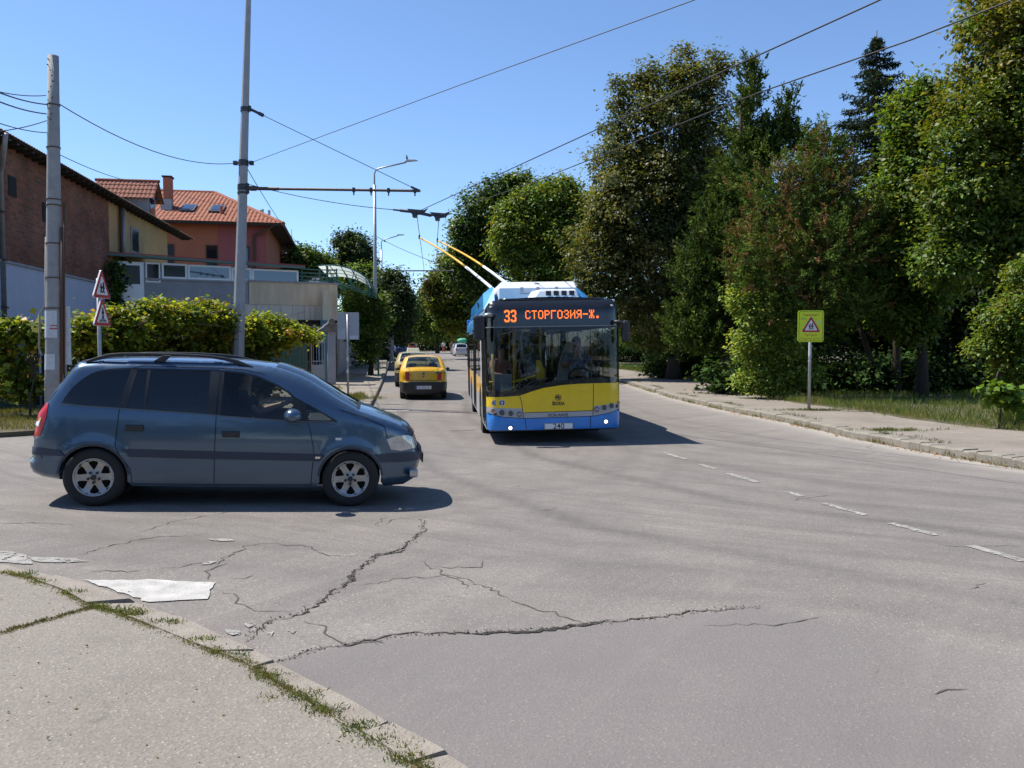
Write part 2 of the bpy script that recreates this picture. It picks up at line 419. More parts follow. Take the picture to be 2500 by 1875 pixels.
# right kerb line (foot of the kerb, on the road)
RK = [(13, 4.5), (9.4, 9.0)] + [gp(1480 + a / 2.1686, 850 + b / 2.1686) for a, b in ((2212, 645), (2010, 610), (1870, 585), (1700, 555), (1500, 515), (1290, 475), (1150, 440), (930, 390), (650, 335), (390, 275))]
RK = [q for q in RK if q[1] < 40] + [(5.0, 50), (3.9, 60), (2.2, 75), (-2.2, 105), (-9, 150), (-20, 210)]
def spaced(a, b, d0, k, lim):
    out = [a]; d = d0
    while out[-1] < b: out.append(out[-1] + d); d = min(d * k, lim)
    return out
xs = np.array(sorted(set([-r for r in spaced(13, 70, .5, 1.25, 8)]) | set(np.round(np.arange(-12.9, 13, .14), 3)) | set(spaced(13.1, 70, .5, 1.25, 8))))
ys = np.array(list(np.round(np.arange(1.5, 24, .13), 3)) + spaced(24.1, 320, .2, 1.05, 6))
ground = sheet('ground', M_dirt, np.array([-3000, -800, -300, -120, -60, -30, -15, -5, 0, 5, 15, 30, 60, 120, 300, 800, 3000.]), np.array([-300, -50, 0, 3, 8.8, 16, 29, 50, 75, 102, 150, 200, 300, 500, 1000, 3500.]), -.06)
road = sheet('road', M_road, xs, ys, 0, attrs={'across': lambda x, y: (pdist(x, y, TR[6]) - pdist(x, y, TR[2])) * 1.7, 'along': lambda x, y: (y - x) * .09, 'rubber': _rubber, 'newer': _newer, 'dust': _dust})
# foreground pavement and its low kerb
z8 = lambda a, b: (a / 1.7696, 1200 + b / 1.7696)
KO = [gp(*z8(a, b), .05) for a, b in ((-700, 180), (-300, 250), (0, 305), (200, 350), (360, 388), (640, 485), (800, 538), (930, 600), (1060, 658), (1165, 712), (1290, 772), (1500, 872), (1720, 1003), (1900, 1092), (2040, 1180), (2260, 1330), (2600, 1600))]
KI = [gp(*z8(a, b), .05) for a, b in ((-700, 215), (-300, 285), (0, 348), (130, 378), (280, 432), (400, 500), (560, 545), (680, 594), (820, 652), (1060, 740), (1220, 852), (1400, 952), (1600, 1064), (1740, 1154), (1850, 1230), (2040, 1370), (2380, 1640))]
pavement = slab('pavement', M_pave, KI[::-1] + [(-20, KI[0][1]), (-20, -3), (KI[-1][0], -3)], .055, .3, .35)
# kerb stones between KI and KO, cut into lengths with real gaps and chipped ends
def kerb(name, outer, inner, cuts, up, chip, m=M_kerb, depth=.35):
    mb = MB()
    def at(line, t):
        t = max(0, min(1, t)) * (len(line) - 1); i = min(int(t), len(line) - 2); f = t - i
        return (line[i][0] + (line[i + 1][0] - line[i][0]) * f, line[i][1] + (line[i + 1][1] - line[i][1]) * f)
    for c0, c1 in zip(cuts[:-1], cuts[1:]):
        g = chip / len(outer); k = 10; du = rnd.uniform(-.012, .012)
        a = [at(outer, c0 + g + (c1 - c0 - g) * j / k) for j in range(k + 1)]; b = [at(inner, c0 + (c1 - c0) * j / k) for j in range(k + 1)]
        rows = []
        for (ax, ay), (bx, by) in zip(a, b):
            rows.append([(ax, ay, G(ax, ay) + up - depth), (ax, ay, G(ax, ay) + up + du - .025), (ax * .9 + bx * .1, ay * .9 + by * .1, G(ax, ay) + up + du), (bx, by, G(bx, by) + up + du + .006), (bx, by, G(bx, by) + up - depth)])
        vs = [q for r in rows for q in r]; fs = []
        for j in range(k):
            for q in range(4): fs.append((j * 5 + q, j * 5 + q + 1, (j + 1) * 5 + q + 1, (j + 1) * 5 + q))
        fs += [(4, 3, 2, 1, 0), tuple(k * 5 + q for q in range(5))]
        mb.add(vs, fs)
    return struct(mb.build(name, m, fix=True))
kerb('kerb', KO, KI, [0, .12, .2, .3, .372, .53, .575, .74, .83, .9, 1], .055, .12)
# right pavement and kerb
def offs(line, d):
    out = []
    for i, (x, y) in enumerate(line):
        a = line[max(i - 1, 0)]; b = line[min(i + 1, len(line) - 1)]; tx, ty = b[0] - a[0], b[1] - a[1]; L = math.hypot(tx, ty)
        out.append((x + ty / L * d, y - tx / L * d))
    return out
RKI = offs(RK, .28)
GE = [(16, 9.5), (12.4, 13)] + [gp(1480 + a / 2.1686, 850 + b / 2.1686, .14) for a, b in ((2000, 425), (1800, 400), (1560, 370), (1440, 345), (1160, 310), (1000, 290), (830, 255))] + [(9.0, 36), (8.2, 44), (7.4, 52), (5.6, 62), (4, 75), (-.2, 105), (-7, 150), (-18, 210)]
kerb('kerb', RK, RKI, [0] + list(np.linspace(.06, .75, 46)) + [1], .15, .006, mat('kerb_concrete_grey', (.27, .245, .2), .9, var=.5, vscale=3, bump=.6, bscale=50, col2=(.17, .15, .12)))
slab('pavement', M_pave2, offs(RK, .27)[::-1] + [(22, 4.5), (22, 9)] + GE, .145, .3, .8)
slab('verge', M_dirt, GE[::-1] + [(60, 9.5), (90, 60), (80, 210)], .15, .3, 4)
# far left corner pavement, kerb and the grass verge
LK = [(-24, 7.2), (-16, 12.2), (-12.5, 14.4), (-9.9, 16.1), (-8, 17.9), (-6.4, 19.9), (-5.2, 21.6), (-4.35, 23.2), (-4.25, 24.8), (-4.55, 27), (-4.95, 30), (-5.6, 35), (-6.4, 41), (-7.9, 52), (-10.3, 68), (-15, 100), (-22, 145), (-34, 215)]
kerb('kerb', LK[::-1], offs(LK, -.3)[::-1], [0] + list(np.linspace(.1, .62, 40)), .14, .006, MATS['kerb_concrete_grey'])
slab('pavement', M_pave2, offs(LK, -.29)[6:] + [(-40, 215), (-30, 150), (-22, 105), (-17, 75), (-13, 52), (-9.4, 40), (-9.0, 34), (-9.6, 27), (-10, 22)], .138, .3, .8)
slab('verge', M_dirt, LK[:7] + [(-6.2, 22), (-9.7, 22.2), (-9.4, 28), (-9, 34), (-9.4, 40), (-13, 52), (-17, 75), (-22, 105), (-60, 110), (-60, 7.2)], .10, .3, 2)
# cracks, as jagged ribbons of broken surface lying on the asphalt
def ribbon(mb, pts, w, up=.004, jit=.35, seg=.05, prof=None):
    d = dens(pts, seg, False); n = len(d)
    off = 0.0; L, Rr = [], []
    for i, (x, y) in enumerate(d):
        a = d[max(i - 1, 0)]; b = d[min(i + 1, n - 1)]; tx, ty = b[0] - a[0], b[1] - a[1]; q = math.hypot(tx, ty) + 1e-9
        nx, ny = -ty / q, tx / q
        off = off * .75 + rnd.uniform(-1, 1) * jit * .05; ww = w * (.35 + rnd.random() * 1.1) * (1 if prof is None else prof(i / max(1, n - 1)))
        cx, cy = x + nx * off, y + ny * off
        for s, A in ((ww / 2, L), (-ww / 2, Rr)): A.append((cx + nx * s, cy + ny * s, G(cx, cy) + up))
    mb.add(L + Rr, [(i, n + i, n + i + 1, i + 1) for i in range(n - 1)])
mb = MB(); taper = lambda t: min(1, t * 6, (1 - t) * 6) + .12
for pts, w in (([(1070, 655), (1100, 610), (1180, 550), (1290, 530), (1400, 465), (1500, 400), (1530, 380), (1545, 345), (1640, 275), (1740, 250), (1780, 215), (1830, 175), (1830, 130)], .02),
               ([(1600, 290), (1640, 272), (1740, 250)], .035), ([(1520, 390), (1535, 360)], .035)):
    ribbon(mb, [gp(*z8(*q)) for q in pts], w * .85, .005, .5, .03, taper)
ribbon(mb, _nc, .014, .005, .5, .03, taper); ribbon(mb, _nc[3:7], .03, .006, .5, .03, taper)
struct(mb.build('road_crack', M_crack))
_cl = [[gp(*z8(*q)) for q in [(1075, 650), (1100, 610), (1180, 550), (1290, 530), (1400, 465), (1500, 400), (1545, 345), (1640, 275), (1740, 250), (1830, 175), (1830, 130)]], _nc]
_pt = np.concatenate([np.array(dens(c, .012, False)) for c in _cl]); _pt = _pt + rng.normal(size=(len(_pt), 2)) * np.array((.022, .02))
_q = leafquads(np.column_stack([_pt, G(_pt[:, 0], _pt[:, 1]) + .004]), rng.normal(size=(len(_pt), 3)) * .5 + np.array((0, 0, 1)), rng.uniform(.006, .022, len(_pt)), .8, fold=.4)
struct(quads('road_grit', _q, mat('road_grit', (.2, .175, .15), 1, var=.6, vscale=40, col2=(.1, .088, .075))), 'stuff')
mb = MB()
for pts in ([(620, 345), (700, 328), (870, 305), (930, 308), (985, 270), (1070, 232), (1160, 226), (1290, 238), (1490, 278), (1640, 275)], [(300, 275), (480, 235), (640, 200), (800, 190), (900, 185)],
            [(875, 385), (910, 330), (960, 305)], [(380, 350), (620, 345)], [(0, 135), (160, 135), (340, 140)], [(1500, 405), (1700, 378), (1960, 370), (2110, 430), (2212, 465)],
            [(1820, 300), (1880, 330), (1960, 365), (2040, 420)], [(1870, 325), (2060, 320), (2110, 300)], [(940, 435), (1040, 460), (1060, 490), (1180, 525), (1270, 530)],
            [(1320, 560), (1380, 600), (1420, 640), (1650, 660)], [(1620, 150), (1630, 115), (1700, 110)], [(1680, 145), (1690, 122), (1800, 120), (1830, 130)], [(1440, 640), (1650, 665)], [(985, 375), (1100, 362)]):
    ribbon(mb, [gp(*z8(*q)) for q in pts], .010, .004, .9, .05, taper)
z9 = lambda a, b: (1250 + a / 1.7696, 1100 + b / 1.7696)
for pts in ([(0, 645), (60, 670), (190, 695), (280, 755)], [(830, 765), (1050, 755), (1300, 740), (1370, 735)], [(1200, 215), (1300, 198), (1400, 192)], [(1845, 410), (2000, 412), (2212, 418)], [(1830, 1060), (1980, 1035)],
            [(95, 257), (205, 250)], [(0, 160), (50, 152)], [(1570, 960), (1590, 935)], [(1970, 600), (2030, 570)]):
    ribbon(mb, [gp(*z9(*q)) for q in pts], .010, .004, .7, .05, taper)
for a, b in (((1050, 958), (1110, 960)), ((880, 1008), (1200, 1004)), ((1095, 1052), (1165, 1050))):
    ribbon(mb, [gp(*a), gp(*b)], .06, .004, .4, .1, taper)
for _ in range(16):      # hairline cracks elsewhere
    x, y = rnd.uniform(-7, 8), rnd.uniform(4, 30); a = rnd.choice((rnd.uniform(-.3, .3), rnd.uniform(1.2, 1.9))); pts = [(x, y)]
    for k in range(rnd.randint(2, 5)):
        a += rnd.uniform(-.5, .5); pts.append((pts[-1][0] + math.cos(a) * .5, pts[-1][1] + math.sin(a) * .5))
    ribbon(mb, pts, .007, .004, .8, .06, taper)
struct(mb.build('road_crack', M_fcrack))
# painted markings
def blot(mb, pts, up=.008):
    d = dens([gp(*q) for q in pts], .06); d = [(x + rnd.uniform(-.012, .012), y + rnd.uniform(-.015, .015)) for x, y in d]
    V = []
    panelize(d, [], lambda p: np.column_stack([p, G(p[:, 0], p[:, 1]) + up]), .2, lambda nm, v, f: V.append((v, f)))
    mb.add(V[0][0], [tuple(map(int, t)) for t in V[0][1]])
mb = MB()
blot(mb, [z8(a, b) for a, b in ((358, 384), (480, 388), (640, 384), (800, 392), (925, 398), (905, 440), (890, 468), (770, 476), (645, 481))])
struct(mb.build('road_marking', M_white))
mb = MB()
blot(mb, [z8(a, b) for a, b in ((-60, 262), (60, 262), (115, 280), (140, 318), (60, 312), (-60, 300))])
blot(mb, [z8(a, b) for a, b in ((120, 285), (330, 292), (380, 305), (250, 312), (140, 304))])
for q in (((975, 600), (1035, 602), (1040, 622), (1005, 628)), ((1045, 575), (1090, 565), (1105, 582), (1070, 592)), ((1140, 620), (1175, 610), (1170, 632)), ((890, 205), (1000, 208), (1010, 216), (920, 216)), ((1240, 606), (1280, 600), (1270, 618)), ((860, 318), (905, 303), (940, 306), (900, 320))):
    blot(mb, [z8(*p) for p in q])
for a, b in (((655, 10), (750, 38)), ((810, 60), (880, 80)), ((935, 100), (1060, 138)), ((1190, 180), (1255, 200)), ((1345, 228), (1530, 280)), ((1640, 315), (1830, 368)), ((1980, 412), (2215, 480)), ((2420, 540), (2700, 630))):
    p, q = gp(*z9(*a)), gp(*z9(*b)); d = math.hypot(q[0] - p[0], q[1] - p[1]); nx, ny = -(q[1] - p[1]) / d * .055, (q[0] - p[0]) / d * .055
    k = 8; L = [(p[0] + (q[0] - p[0]) * j / k + nx * rnd.uniform(.6, 1.1), p[1] + (q[1] - p[1]) * j / k + ny * rnd.uniform(.6, 1.1)) for j in range(k + 1)]; M2 = [(p[0] + (q[0] - p[0]) * j / k - nx * rnd.uniform(.6, 1.1), p[1] + (q[1] - p[1]) * j / k - ny * rnd.uniform(.6, 1.1)) for j in range(k + 1)]
    mb.add([(x, y, G(x, y) + .006) for x, y in L + M2], [(k + 1 + j, k + 2 + j, j + 1, j) for j in range(k)])
for a, b, w in (((935, 1003), (1000, 1003), .4), ((1008, 1003), (1056, 1003), .35)):
    p, q = gp(*a), gp(*b); mb.add([(x, y, G(x, y) + .006) for x, y in ((p[0], p[1] - w / 2), (q[0], q[1] - w / 2), (q[0], q[1] + w / 2), (p[0], p[1] + w / 2))], [(0, 1, 2, 3)])
struct(mb.build('road_marking', M_dash))
# worn spots and an old repair patch on the asphalt are part of the road's own surface (see the material); seam of grass on the pavement follows with the plants
# ---------------------------------------------------------------- people
M_skin = mat('skin', (.42, .25, .17), .6); M_hair = mat('dark_hair', (.03, .02, .015), .6); M_eye = mat('eye', (.02, .02, .02), .3); M_lip = mat('lips', (.35, .13, .11), .5)
M_plaid = mat('floral_shirt', (.5, .52, .6), .9, var=1, vscale=24, col2=(.03, .05, .16))
POSES = {
    'stand': dict(hip=(0, 0, .92), chest=(0, 0, 1.3), neck=(0, 0, 1.48), head=(0, -.02, 1.62), el=(.26, .02, 1.13), hand=(.28, -.06, .88), kn=(.1, -.02, .5), ft=(.11, .02, .08), toe=(.12, -.14, .04), kn2=(.1, .02, .5), ft2=(.11, .06, .08), toe2=(.12, -.1, .04)),
    'walk': dict(hip=(0, 0, .9), chest=(0, -.03, 1.28), neck=(0, -.04, 1.46), head=(0, -.07, 1.6), el=(.26, .08, 1.1), hand=(.27, -.04, .88), kn=(.1, -.18, .5), ft=(.11, -.2, .09), toe=(.12, -.36, .06), kn2=(.1, .06, .49), ft2=(.11, .3, .16), toe2=(.12, .22, .05)),
    'sit': dict(hip=(0, 0, .5), chest=(0, .05, .9), neck=(0, .03, 1.08), head=(0, -.01, 1.23), el=(.27, -.1, .76), hand=(.12, -.32, .72), kn=(.13, -.45, .52), ft=(.13, -.48, .1), toe=(.13, -.64, .05), kn2=(.13, -.45, .52), ft2=(.13, -.48, .1), toe2=(.13, -.64, .05)),
    'drive': dict(hip=(0, 0, .5), chest=(0, .06, .9), neck=(0, .04, 1.09), head=(0, .0, 1.24), el=(.3, -.16, .78), hand=(.2, -.42, .86), kn=(.13, -.42, .55), ft=(.13, -.6, .1), toe=(.13, -.74, .1), kn2=(.13, -.42, .55), ft2=(.13, -.6, .1), toe2=(.13, -.74, .1)),
}
def skinmesh(name, pts, edges, radii, m, parent, sub=2):
    me = bpy.data.meshes.new(name); me.from_pydata(pts, edges, []); me.materials.append(m)
    o = link(name, me, parent)
    md = o.modifiers.new('skin', 'SKIN'); md.use_smooth_shade = True
    sv = me.skin_vertices
    layer = sv[0] if len(sv) else me.skin_vertices.new()
    for d, r in zip(layer.data, radii): d.radius = (r, r) if not hasattr(r, '__len__') else r
    layer.data[0].use_root = True
    s2 = o.modifiers.new('sub', 'SUBSURF'); s2.levels = sub; s2.render_levels = sub
    return o
def person(label, loc, rz, pose, top, bottom, hair=M_hair, group=None, scale=1.0, detail=True, long_hair=False):
    p = POSES[pose]; root = thing('person', label, 'person', loc, rz, group); root.scale = (scale,) * 3
    V, E, Rr = [], [], []
    def v(c, r, par=None):
        V.append(tuple(c)); Rr.append(r)
        if par is not None: E.append((par, len(V) - 1))
        return len(V) - 1
    hip = v(p['hip'], (.15, .1)); ch = v(p['chest'], (.16, .11), hip); nk = v(p['neck'], .058, ch)
    h0 = v(Vector(p['head']) + Vector((0, 0, -.05)), (.075, .085), nk); h1 = v(Vector(p['head']) + Vector((0, .01, .05)), (.078, .092), h0); v(Vector(p['head']) + Vector((0, .01, .105)), .055, h1)
    for s in (1, -1):
        f = lambda k: Vector((p[k][0] * s, p[k][1], p[k][2]))
        sh = v(Vector(p['chest']) + Vector((.17 * s, 0, .1)), .06, ch); el = v(f('el'), .042, sh); wr = v(f('hand'), .03, el)
        d = (f('hand') - f('el')).normalized(); pm = v(f('hand') + d * .07, (.034, .018), wr)
        if detail:
            side = Vector((1, 0, 0)) if abs(d.x) < .8 else Vector((0, 1, 0)); cv = d.cross(side).normalized()
            for k in range(4):
                b = f('hand') + d * .09 + side * (-.03 + .02 * k)
                q = v(b + d * .025, .009, pm); q2 = v(b + d * (.05 + .008 * (1.5 - abs(k - 1.5))) - cv * .012, .008, q); v(b + d * (.07 + .01 * (1.5 - abs(k - 1.5))) - cv * .035, .007, q2)
            t = v(f('hand') + d * .05 - side * .045 * s, .011, wr); v(f('hand') + d * .085 - side * .06 * s - cv * .02, .009, t)
        sx = '' if s > 0 else '2'
        kn = v(Vector((p['kn' + sx][0] * s, *p['kn' + sx][1:])), .06, hip); ft = v(Vector((p['ft' + sx][0] * s, *p['ft' + sx][1:])), .042, kn); v(Vector((p['toe' + sx][0] * s, *p['toe' + sx][1:])), .035, ft)
    skinmesh('body', V, E, Rr, M_skin, root, 2 if detail else 1)
    cV = [p['hip'], tuple((Vector(p['hip']) + Vector(p['chest'])) / 2), p['chest'], tuple(Vector(p['chest']) + Vector((0, 0, .13)))]; cE = [(0, 1), (1, 2), (2, 3)]; cR = [(.175, .13), (.17, .125), (.185, .135), (.11, .1)]
    for s in (1, -1):
        sh = Vector(p['chest']) + Vector((.18 * s, 0, .09)); el = Vector((p['el'][0] * s, p['el'][1], p['el'][2]))
        o = len(cV); cV += [tuple(sh), tuple(sh.lerp(el, .75))]; cE += [(2, o), (o, o + 1)]; cR += [.085, .068]
    skinmesh('shirt', cV, cE, cR, top, root, 1)
    bV = [tuple(Vector(p['hip']) + Vector((0, 0, .06))), p['hip']]; bE = [(0, 1)]; bR = [(.172, .125), (.175, .13)]
    for s, sx in ((1, ''), (-1, '2')):
        kn = Vector((p['kn' + sx][0] * s, *p['kn' + sx][1:])); ft = Vector((p['ft' + sx][0] * s, *p['ft' + sx][1:])); o = len(bV)
        bV += [tuple(kn), tuple(kn.lerp(ft, .85))]; bE += [(1, o), (o, o + 1)]; bR += [.078, .062]
    skinmesh('trousers', bV, bE, bR, bottom, root, 1)
    hd = Vector(p['head'])
    mb = MB().sphere(hd + Vector((0, .03, .045)), (.092, .1, .1), 14, 10)
    if long_hair: mb.sphere(hd + Vector((0, .07, -.07)), (.09, .06, .15), 12, 8)
    mb.build('hair', hair, root, True)
    if detail:
        for s in (1, -1): MB().sphere(hd + Vector((.032 * s, -.088, .012)), (.011, .007, .008), 8, 6).build('eye', M_eye, root, True)
        MB().sphere(hd + Vector((0, -.1, -.018)), (.013, .02, .024), 8, 6).build('nose', M_skin, root, True)
        MB().sphere(hd + Vector((0, -.085, -.06)), (.024, .009, .008), 8, 6).build('mouth', M_lip, root, True)
        for s in (1, -1): MB().sphere(hd + Vector((.08 * s, .0, 0)), (.012, .022, .032), 8, 6).build('ear', M_skin, root, True)
    return root
# ---------------------------------------------------------------- cars
M_rub = mat('tyre_rubber', (.018, .017, .017), .85, bump=.2, bscale=80)
M_alloy = mat('alloy', (.42, .41, .4), .38, .7, var=.25, vscale=20); M_steel = mat('wheel_cover', (.3, .3, .3), .45, .5)
M_blk = mat('black_plastic', (.022, .022, .024), .5, var=.2, vscale=20); M_dark = mat('dark_interior', (.02, .02, .022), .8); M_well = mat('wheel_well', (.006, .006, .006), 1)
M_seat = mat('seat_cloth', (.05, .055, .065), .9); M_seam = mat('panel_gap', (.006, .007, .01), .9)
M_chr = mat('chrome', (.7, .7, .7), .12, 1); M_lens = mat('headlamp_lens', (.62, .6, .57), .12, .35, coat=1, var=.5, vscale=9)
M_red = mat('red_lens', (.5, .008, .006), .3, coat=.1); M_amb = mat('amber_lens', (.7, .22, .02), .15, coat=1); M_clr = mat('clear_lens', (.65, .62, .6), .15, coat=1)
M_plate = mat('plate_white', (.78, .78, .76), .4); M_ink = mat('black_ink', (.012, .012, .012), .6); M_pblue = mat('plate_blue', (.02, .06, .3), .5)
G_side = glass('clear_glass', (.62, .66, .64), ior=1.36); G_tint = glass('tinted_glass', (.09, .095, .1)); G_ws = glass('windscreen_glass', (.6, .66, .64))
def wheel(root, c, r, w, rimr, side, m=M_alloy, spokes=6, bolts=5):
    """side -1: outer face towards -y"""
    t = MB(); h = w / 2; s = side
    prof = [(rimr, -h * .75), (rimr + .012, -h * .95), (r * .86, -h), (r * .96, -h * .86), (r, -h * .6), (r, h * .6), (r * .96, h * .86), (r * .86, h), (rimr + .012, h * .95), (rimr, h * .75), (rimr * .96, h * .3)]
    t.lathe([(a, b) for a, b in prof], c, 'y', 40)
    wo = t.build('wheel', M_rub, root, True)
    rm = MB(); f = lambda p: np.column_stack([c[0] + p[:, 0], c[1] + s * (h * .80 - .03 * (1 - (np.hypot(p[:, 0], p[:, 1]) / rimr) ** 2) ** .5 * 0 - .045 * np.clip(np.hypot(p[:, 0], p[:, 1]) / rimr, 0, 1) * np.clip(1 - np.hypot(p[:, 0], p[:, 1]) / rimr, 0, 1) * 2), c[2] + p[:, 1]])
    circ = [(rimr * 1.02 * math.cos(a), rimr * 1.02 * math.sin(a)) for a in np.linspace(0, 2 * math.pi, 40, endpoint=False)]
    holes = []
    for k in range(spokes):
        q = 2 * math.pi * (k + .5) / spokes + .05; pol = []
        for rr, aa in ((.44, -.10), (.56, -.21), (.76, -.30), (.86, -.26), (.89, 0), (.86, .26), (.76, .30), (.56, .21), (.44, .10), (.40, 0)):
            aa2 = aa * 6 / spokes; pol.append((rimr * rr * math.cos(q + aa2), rimr * rr * math.sin(q + aa2)))
        holes.append(('hole', pol))
    def b(nm, v, fc):
        if nm == 'rest': meshobj('rim', v, fc, m, wo, False, 0)
    panelize(circ, holes, f, rimr * .12, b)
    MB().lathe([(rimr * 1.03, s * (h * .72)), (rimr * 1.03, s * h * .93), (rimr * .95, s * h * .86), (rimr * .92, s * h * .3)], c, 'y', 40).build('rim_lip', m, wo, True)
    d = MB(); d.disc((c[0], c[1] + s * h * .15, c[2]), rimr, 'y', 28); d.build('brake_drum', M_well, wo)
    hb = MB()
    hb.disc((c[0], c[1] + s * (h * .80 + .003), c[2]), rimr * .15, 'y', 14, .006)
    for k in range(bolts):
        q = 2 * math.pi * k / bolts - math.pi / 2; hb.disc((c[0] + rimr * .29 * math.cos(q), c[1] + s * (h * .80 + .002), c[2] + rimr * .29 * math.sin(q)), rimr * .075, 'y', 10, .005)
    if bolts: hb.build('wheel_nuts', M_blk, wo)
    return wo
class Shell:
    """Car bodywork: a side surface with rounded silhouette, mirrored, and skins wrapped across from side to side."""
    def __init__(s, root, path, W, r=.09, res=.045, rnd_to=None, wheels=((0, .3), (2.683, .3)), arch=.345, sill=.2, taper=.5):
        s.root, s.path, s.W, s.r, s.res, s.taper = root, path, W, r, res, taper
        s.out = list(path); s.sill = sill
        (rx, rz_), (fx, fz) = wheels
        def arc(cx, cz): return [(cx + arch * math.cos(a), cz + arch * math.sin(a)) for a in np.linspace(math.pi + .12, -.12, 18)]
        s.out += arc(rx, rz_) + [(rx + arch + .05, sill), (fx - arch - .05, sill)] + arc(fx, fz)
    def hw(s, x, z):
        d = pdist(x, z, s.path); q = np.clip(s.r - d, 0, s.r)
        return s.W(x, z) - (s.r - np.sqrt(np.maximum(s.r ** 2 - q ** 2, 0)))
    def sides(s, regions, style, only=None):
        def b(nm, v, f):
            part, m, off = style[nm]
            for sg in (-1, 1):
                q = v.copy(); q[:, 1] = sg * (q[:, 1] + off)
                o = meshobj(part, q, f if sg < 0 else f[:, ::-1], m, s.root); o['side'] = sg
                s.parts.setdefault((nm, sg), o)
        s.parts = {}
        fn = lambda p: np.column_stack([p[:, 0], s.hw(p[:, 0], p[:, 1]), p[:, 1]])
        panelize(s.out, regions, fn, s.res, b)
    def ptat(s, u):
        i = min(int(u), len(s.path) - 2); f = u - i; a, b = s.path[i], s.path[i + 1]
        return a[0] + (b[0] - a[0]) * f, a[1] + (b[1] - a[1]) * f
    def wrap(s, name, m, u0, u1, crown=.05, t0=-1, t1=1, off=0.0, parent=None, nt_=15, solid=0):
        us = sorted(set([u0, u1] + [float(k) for k in range(math.ceil(u0), math.floor(u1) + 1)] + list(np.linspace(u0, u1, max(2, int((u1 - u0) * 3)))))); ts = np.linspace(t0, t1, nt_)
        v, f = [], []
        for u in us:
            x, z = s.ptat(u); a, b = s.ptat(max(0, u - .6)), s.ptat(min(len(s.path) - 1.001, u + .6)); tx, tz = b[0] - a[0], b[1] - a[1]; L = math.hypot(tx, tz) + 1e-9
            nx, nz = tz / L, -tx / L                       # path runs front-bottom over the roof to the rear: outward is to its right
            w = float(s.hw(np.array([x]), np.array([z]))[0])
            for t in ts:
                bl = crown * (1 - abs(t) ** 2.6) + off
                v.append((x + nx * bl, t * w, z + nz * bl))
        n = len(ts)
        for i in range(len(us) - 1):
            for j in range(n - 1): f.append((i * n + j, i * n + j + 1, (i + 1) * n + j + 1, (i + 1) * n + j))
        return meshobj(name, v, f, m, s.root if parent is None else parent, True, solid)
    def seam(s, lines, w=.008, name='panel_gap', m=None, sides=(-1, 1), off=.002):
        for sg in sides:
            mb = MB()
            for ln in lines:
                d = dens(ln, .05, False); L, Q = [], []
                for i, (x, z) in enumerate(d):
                    a, b = d[max(i - 1, 0)], d[min(i + 1, len(d) - 1)]; tx, tz = b[0] - a[0], b[1] - a[1]; q = math.hypot(tx, tz) + 1e-9
                    for sgn, A in ((1, L), (-1, Q)):
                        xx, zz = x - tz / q * w / 2 * sgn, z + tx / q * w / 2 * sgn
                        A.append((xx, sg * (float(s.hw(np.array([xx]), np.array([zz]))[0]) + off), zz))
                n = len(d); mb.add(L + Q, [(i, i + 1, n + i + 1, n + i) for i in range(n - 1)])
            mb.build(name, m or M_seam, s.root)
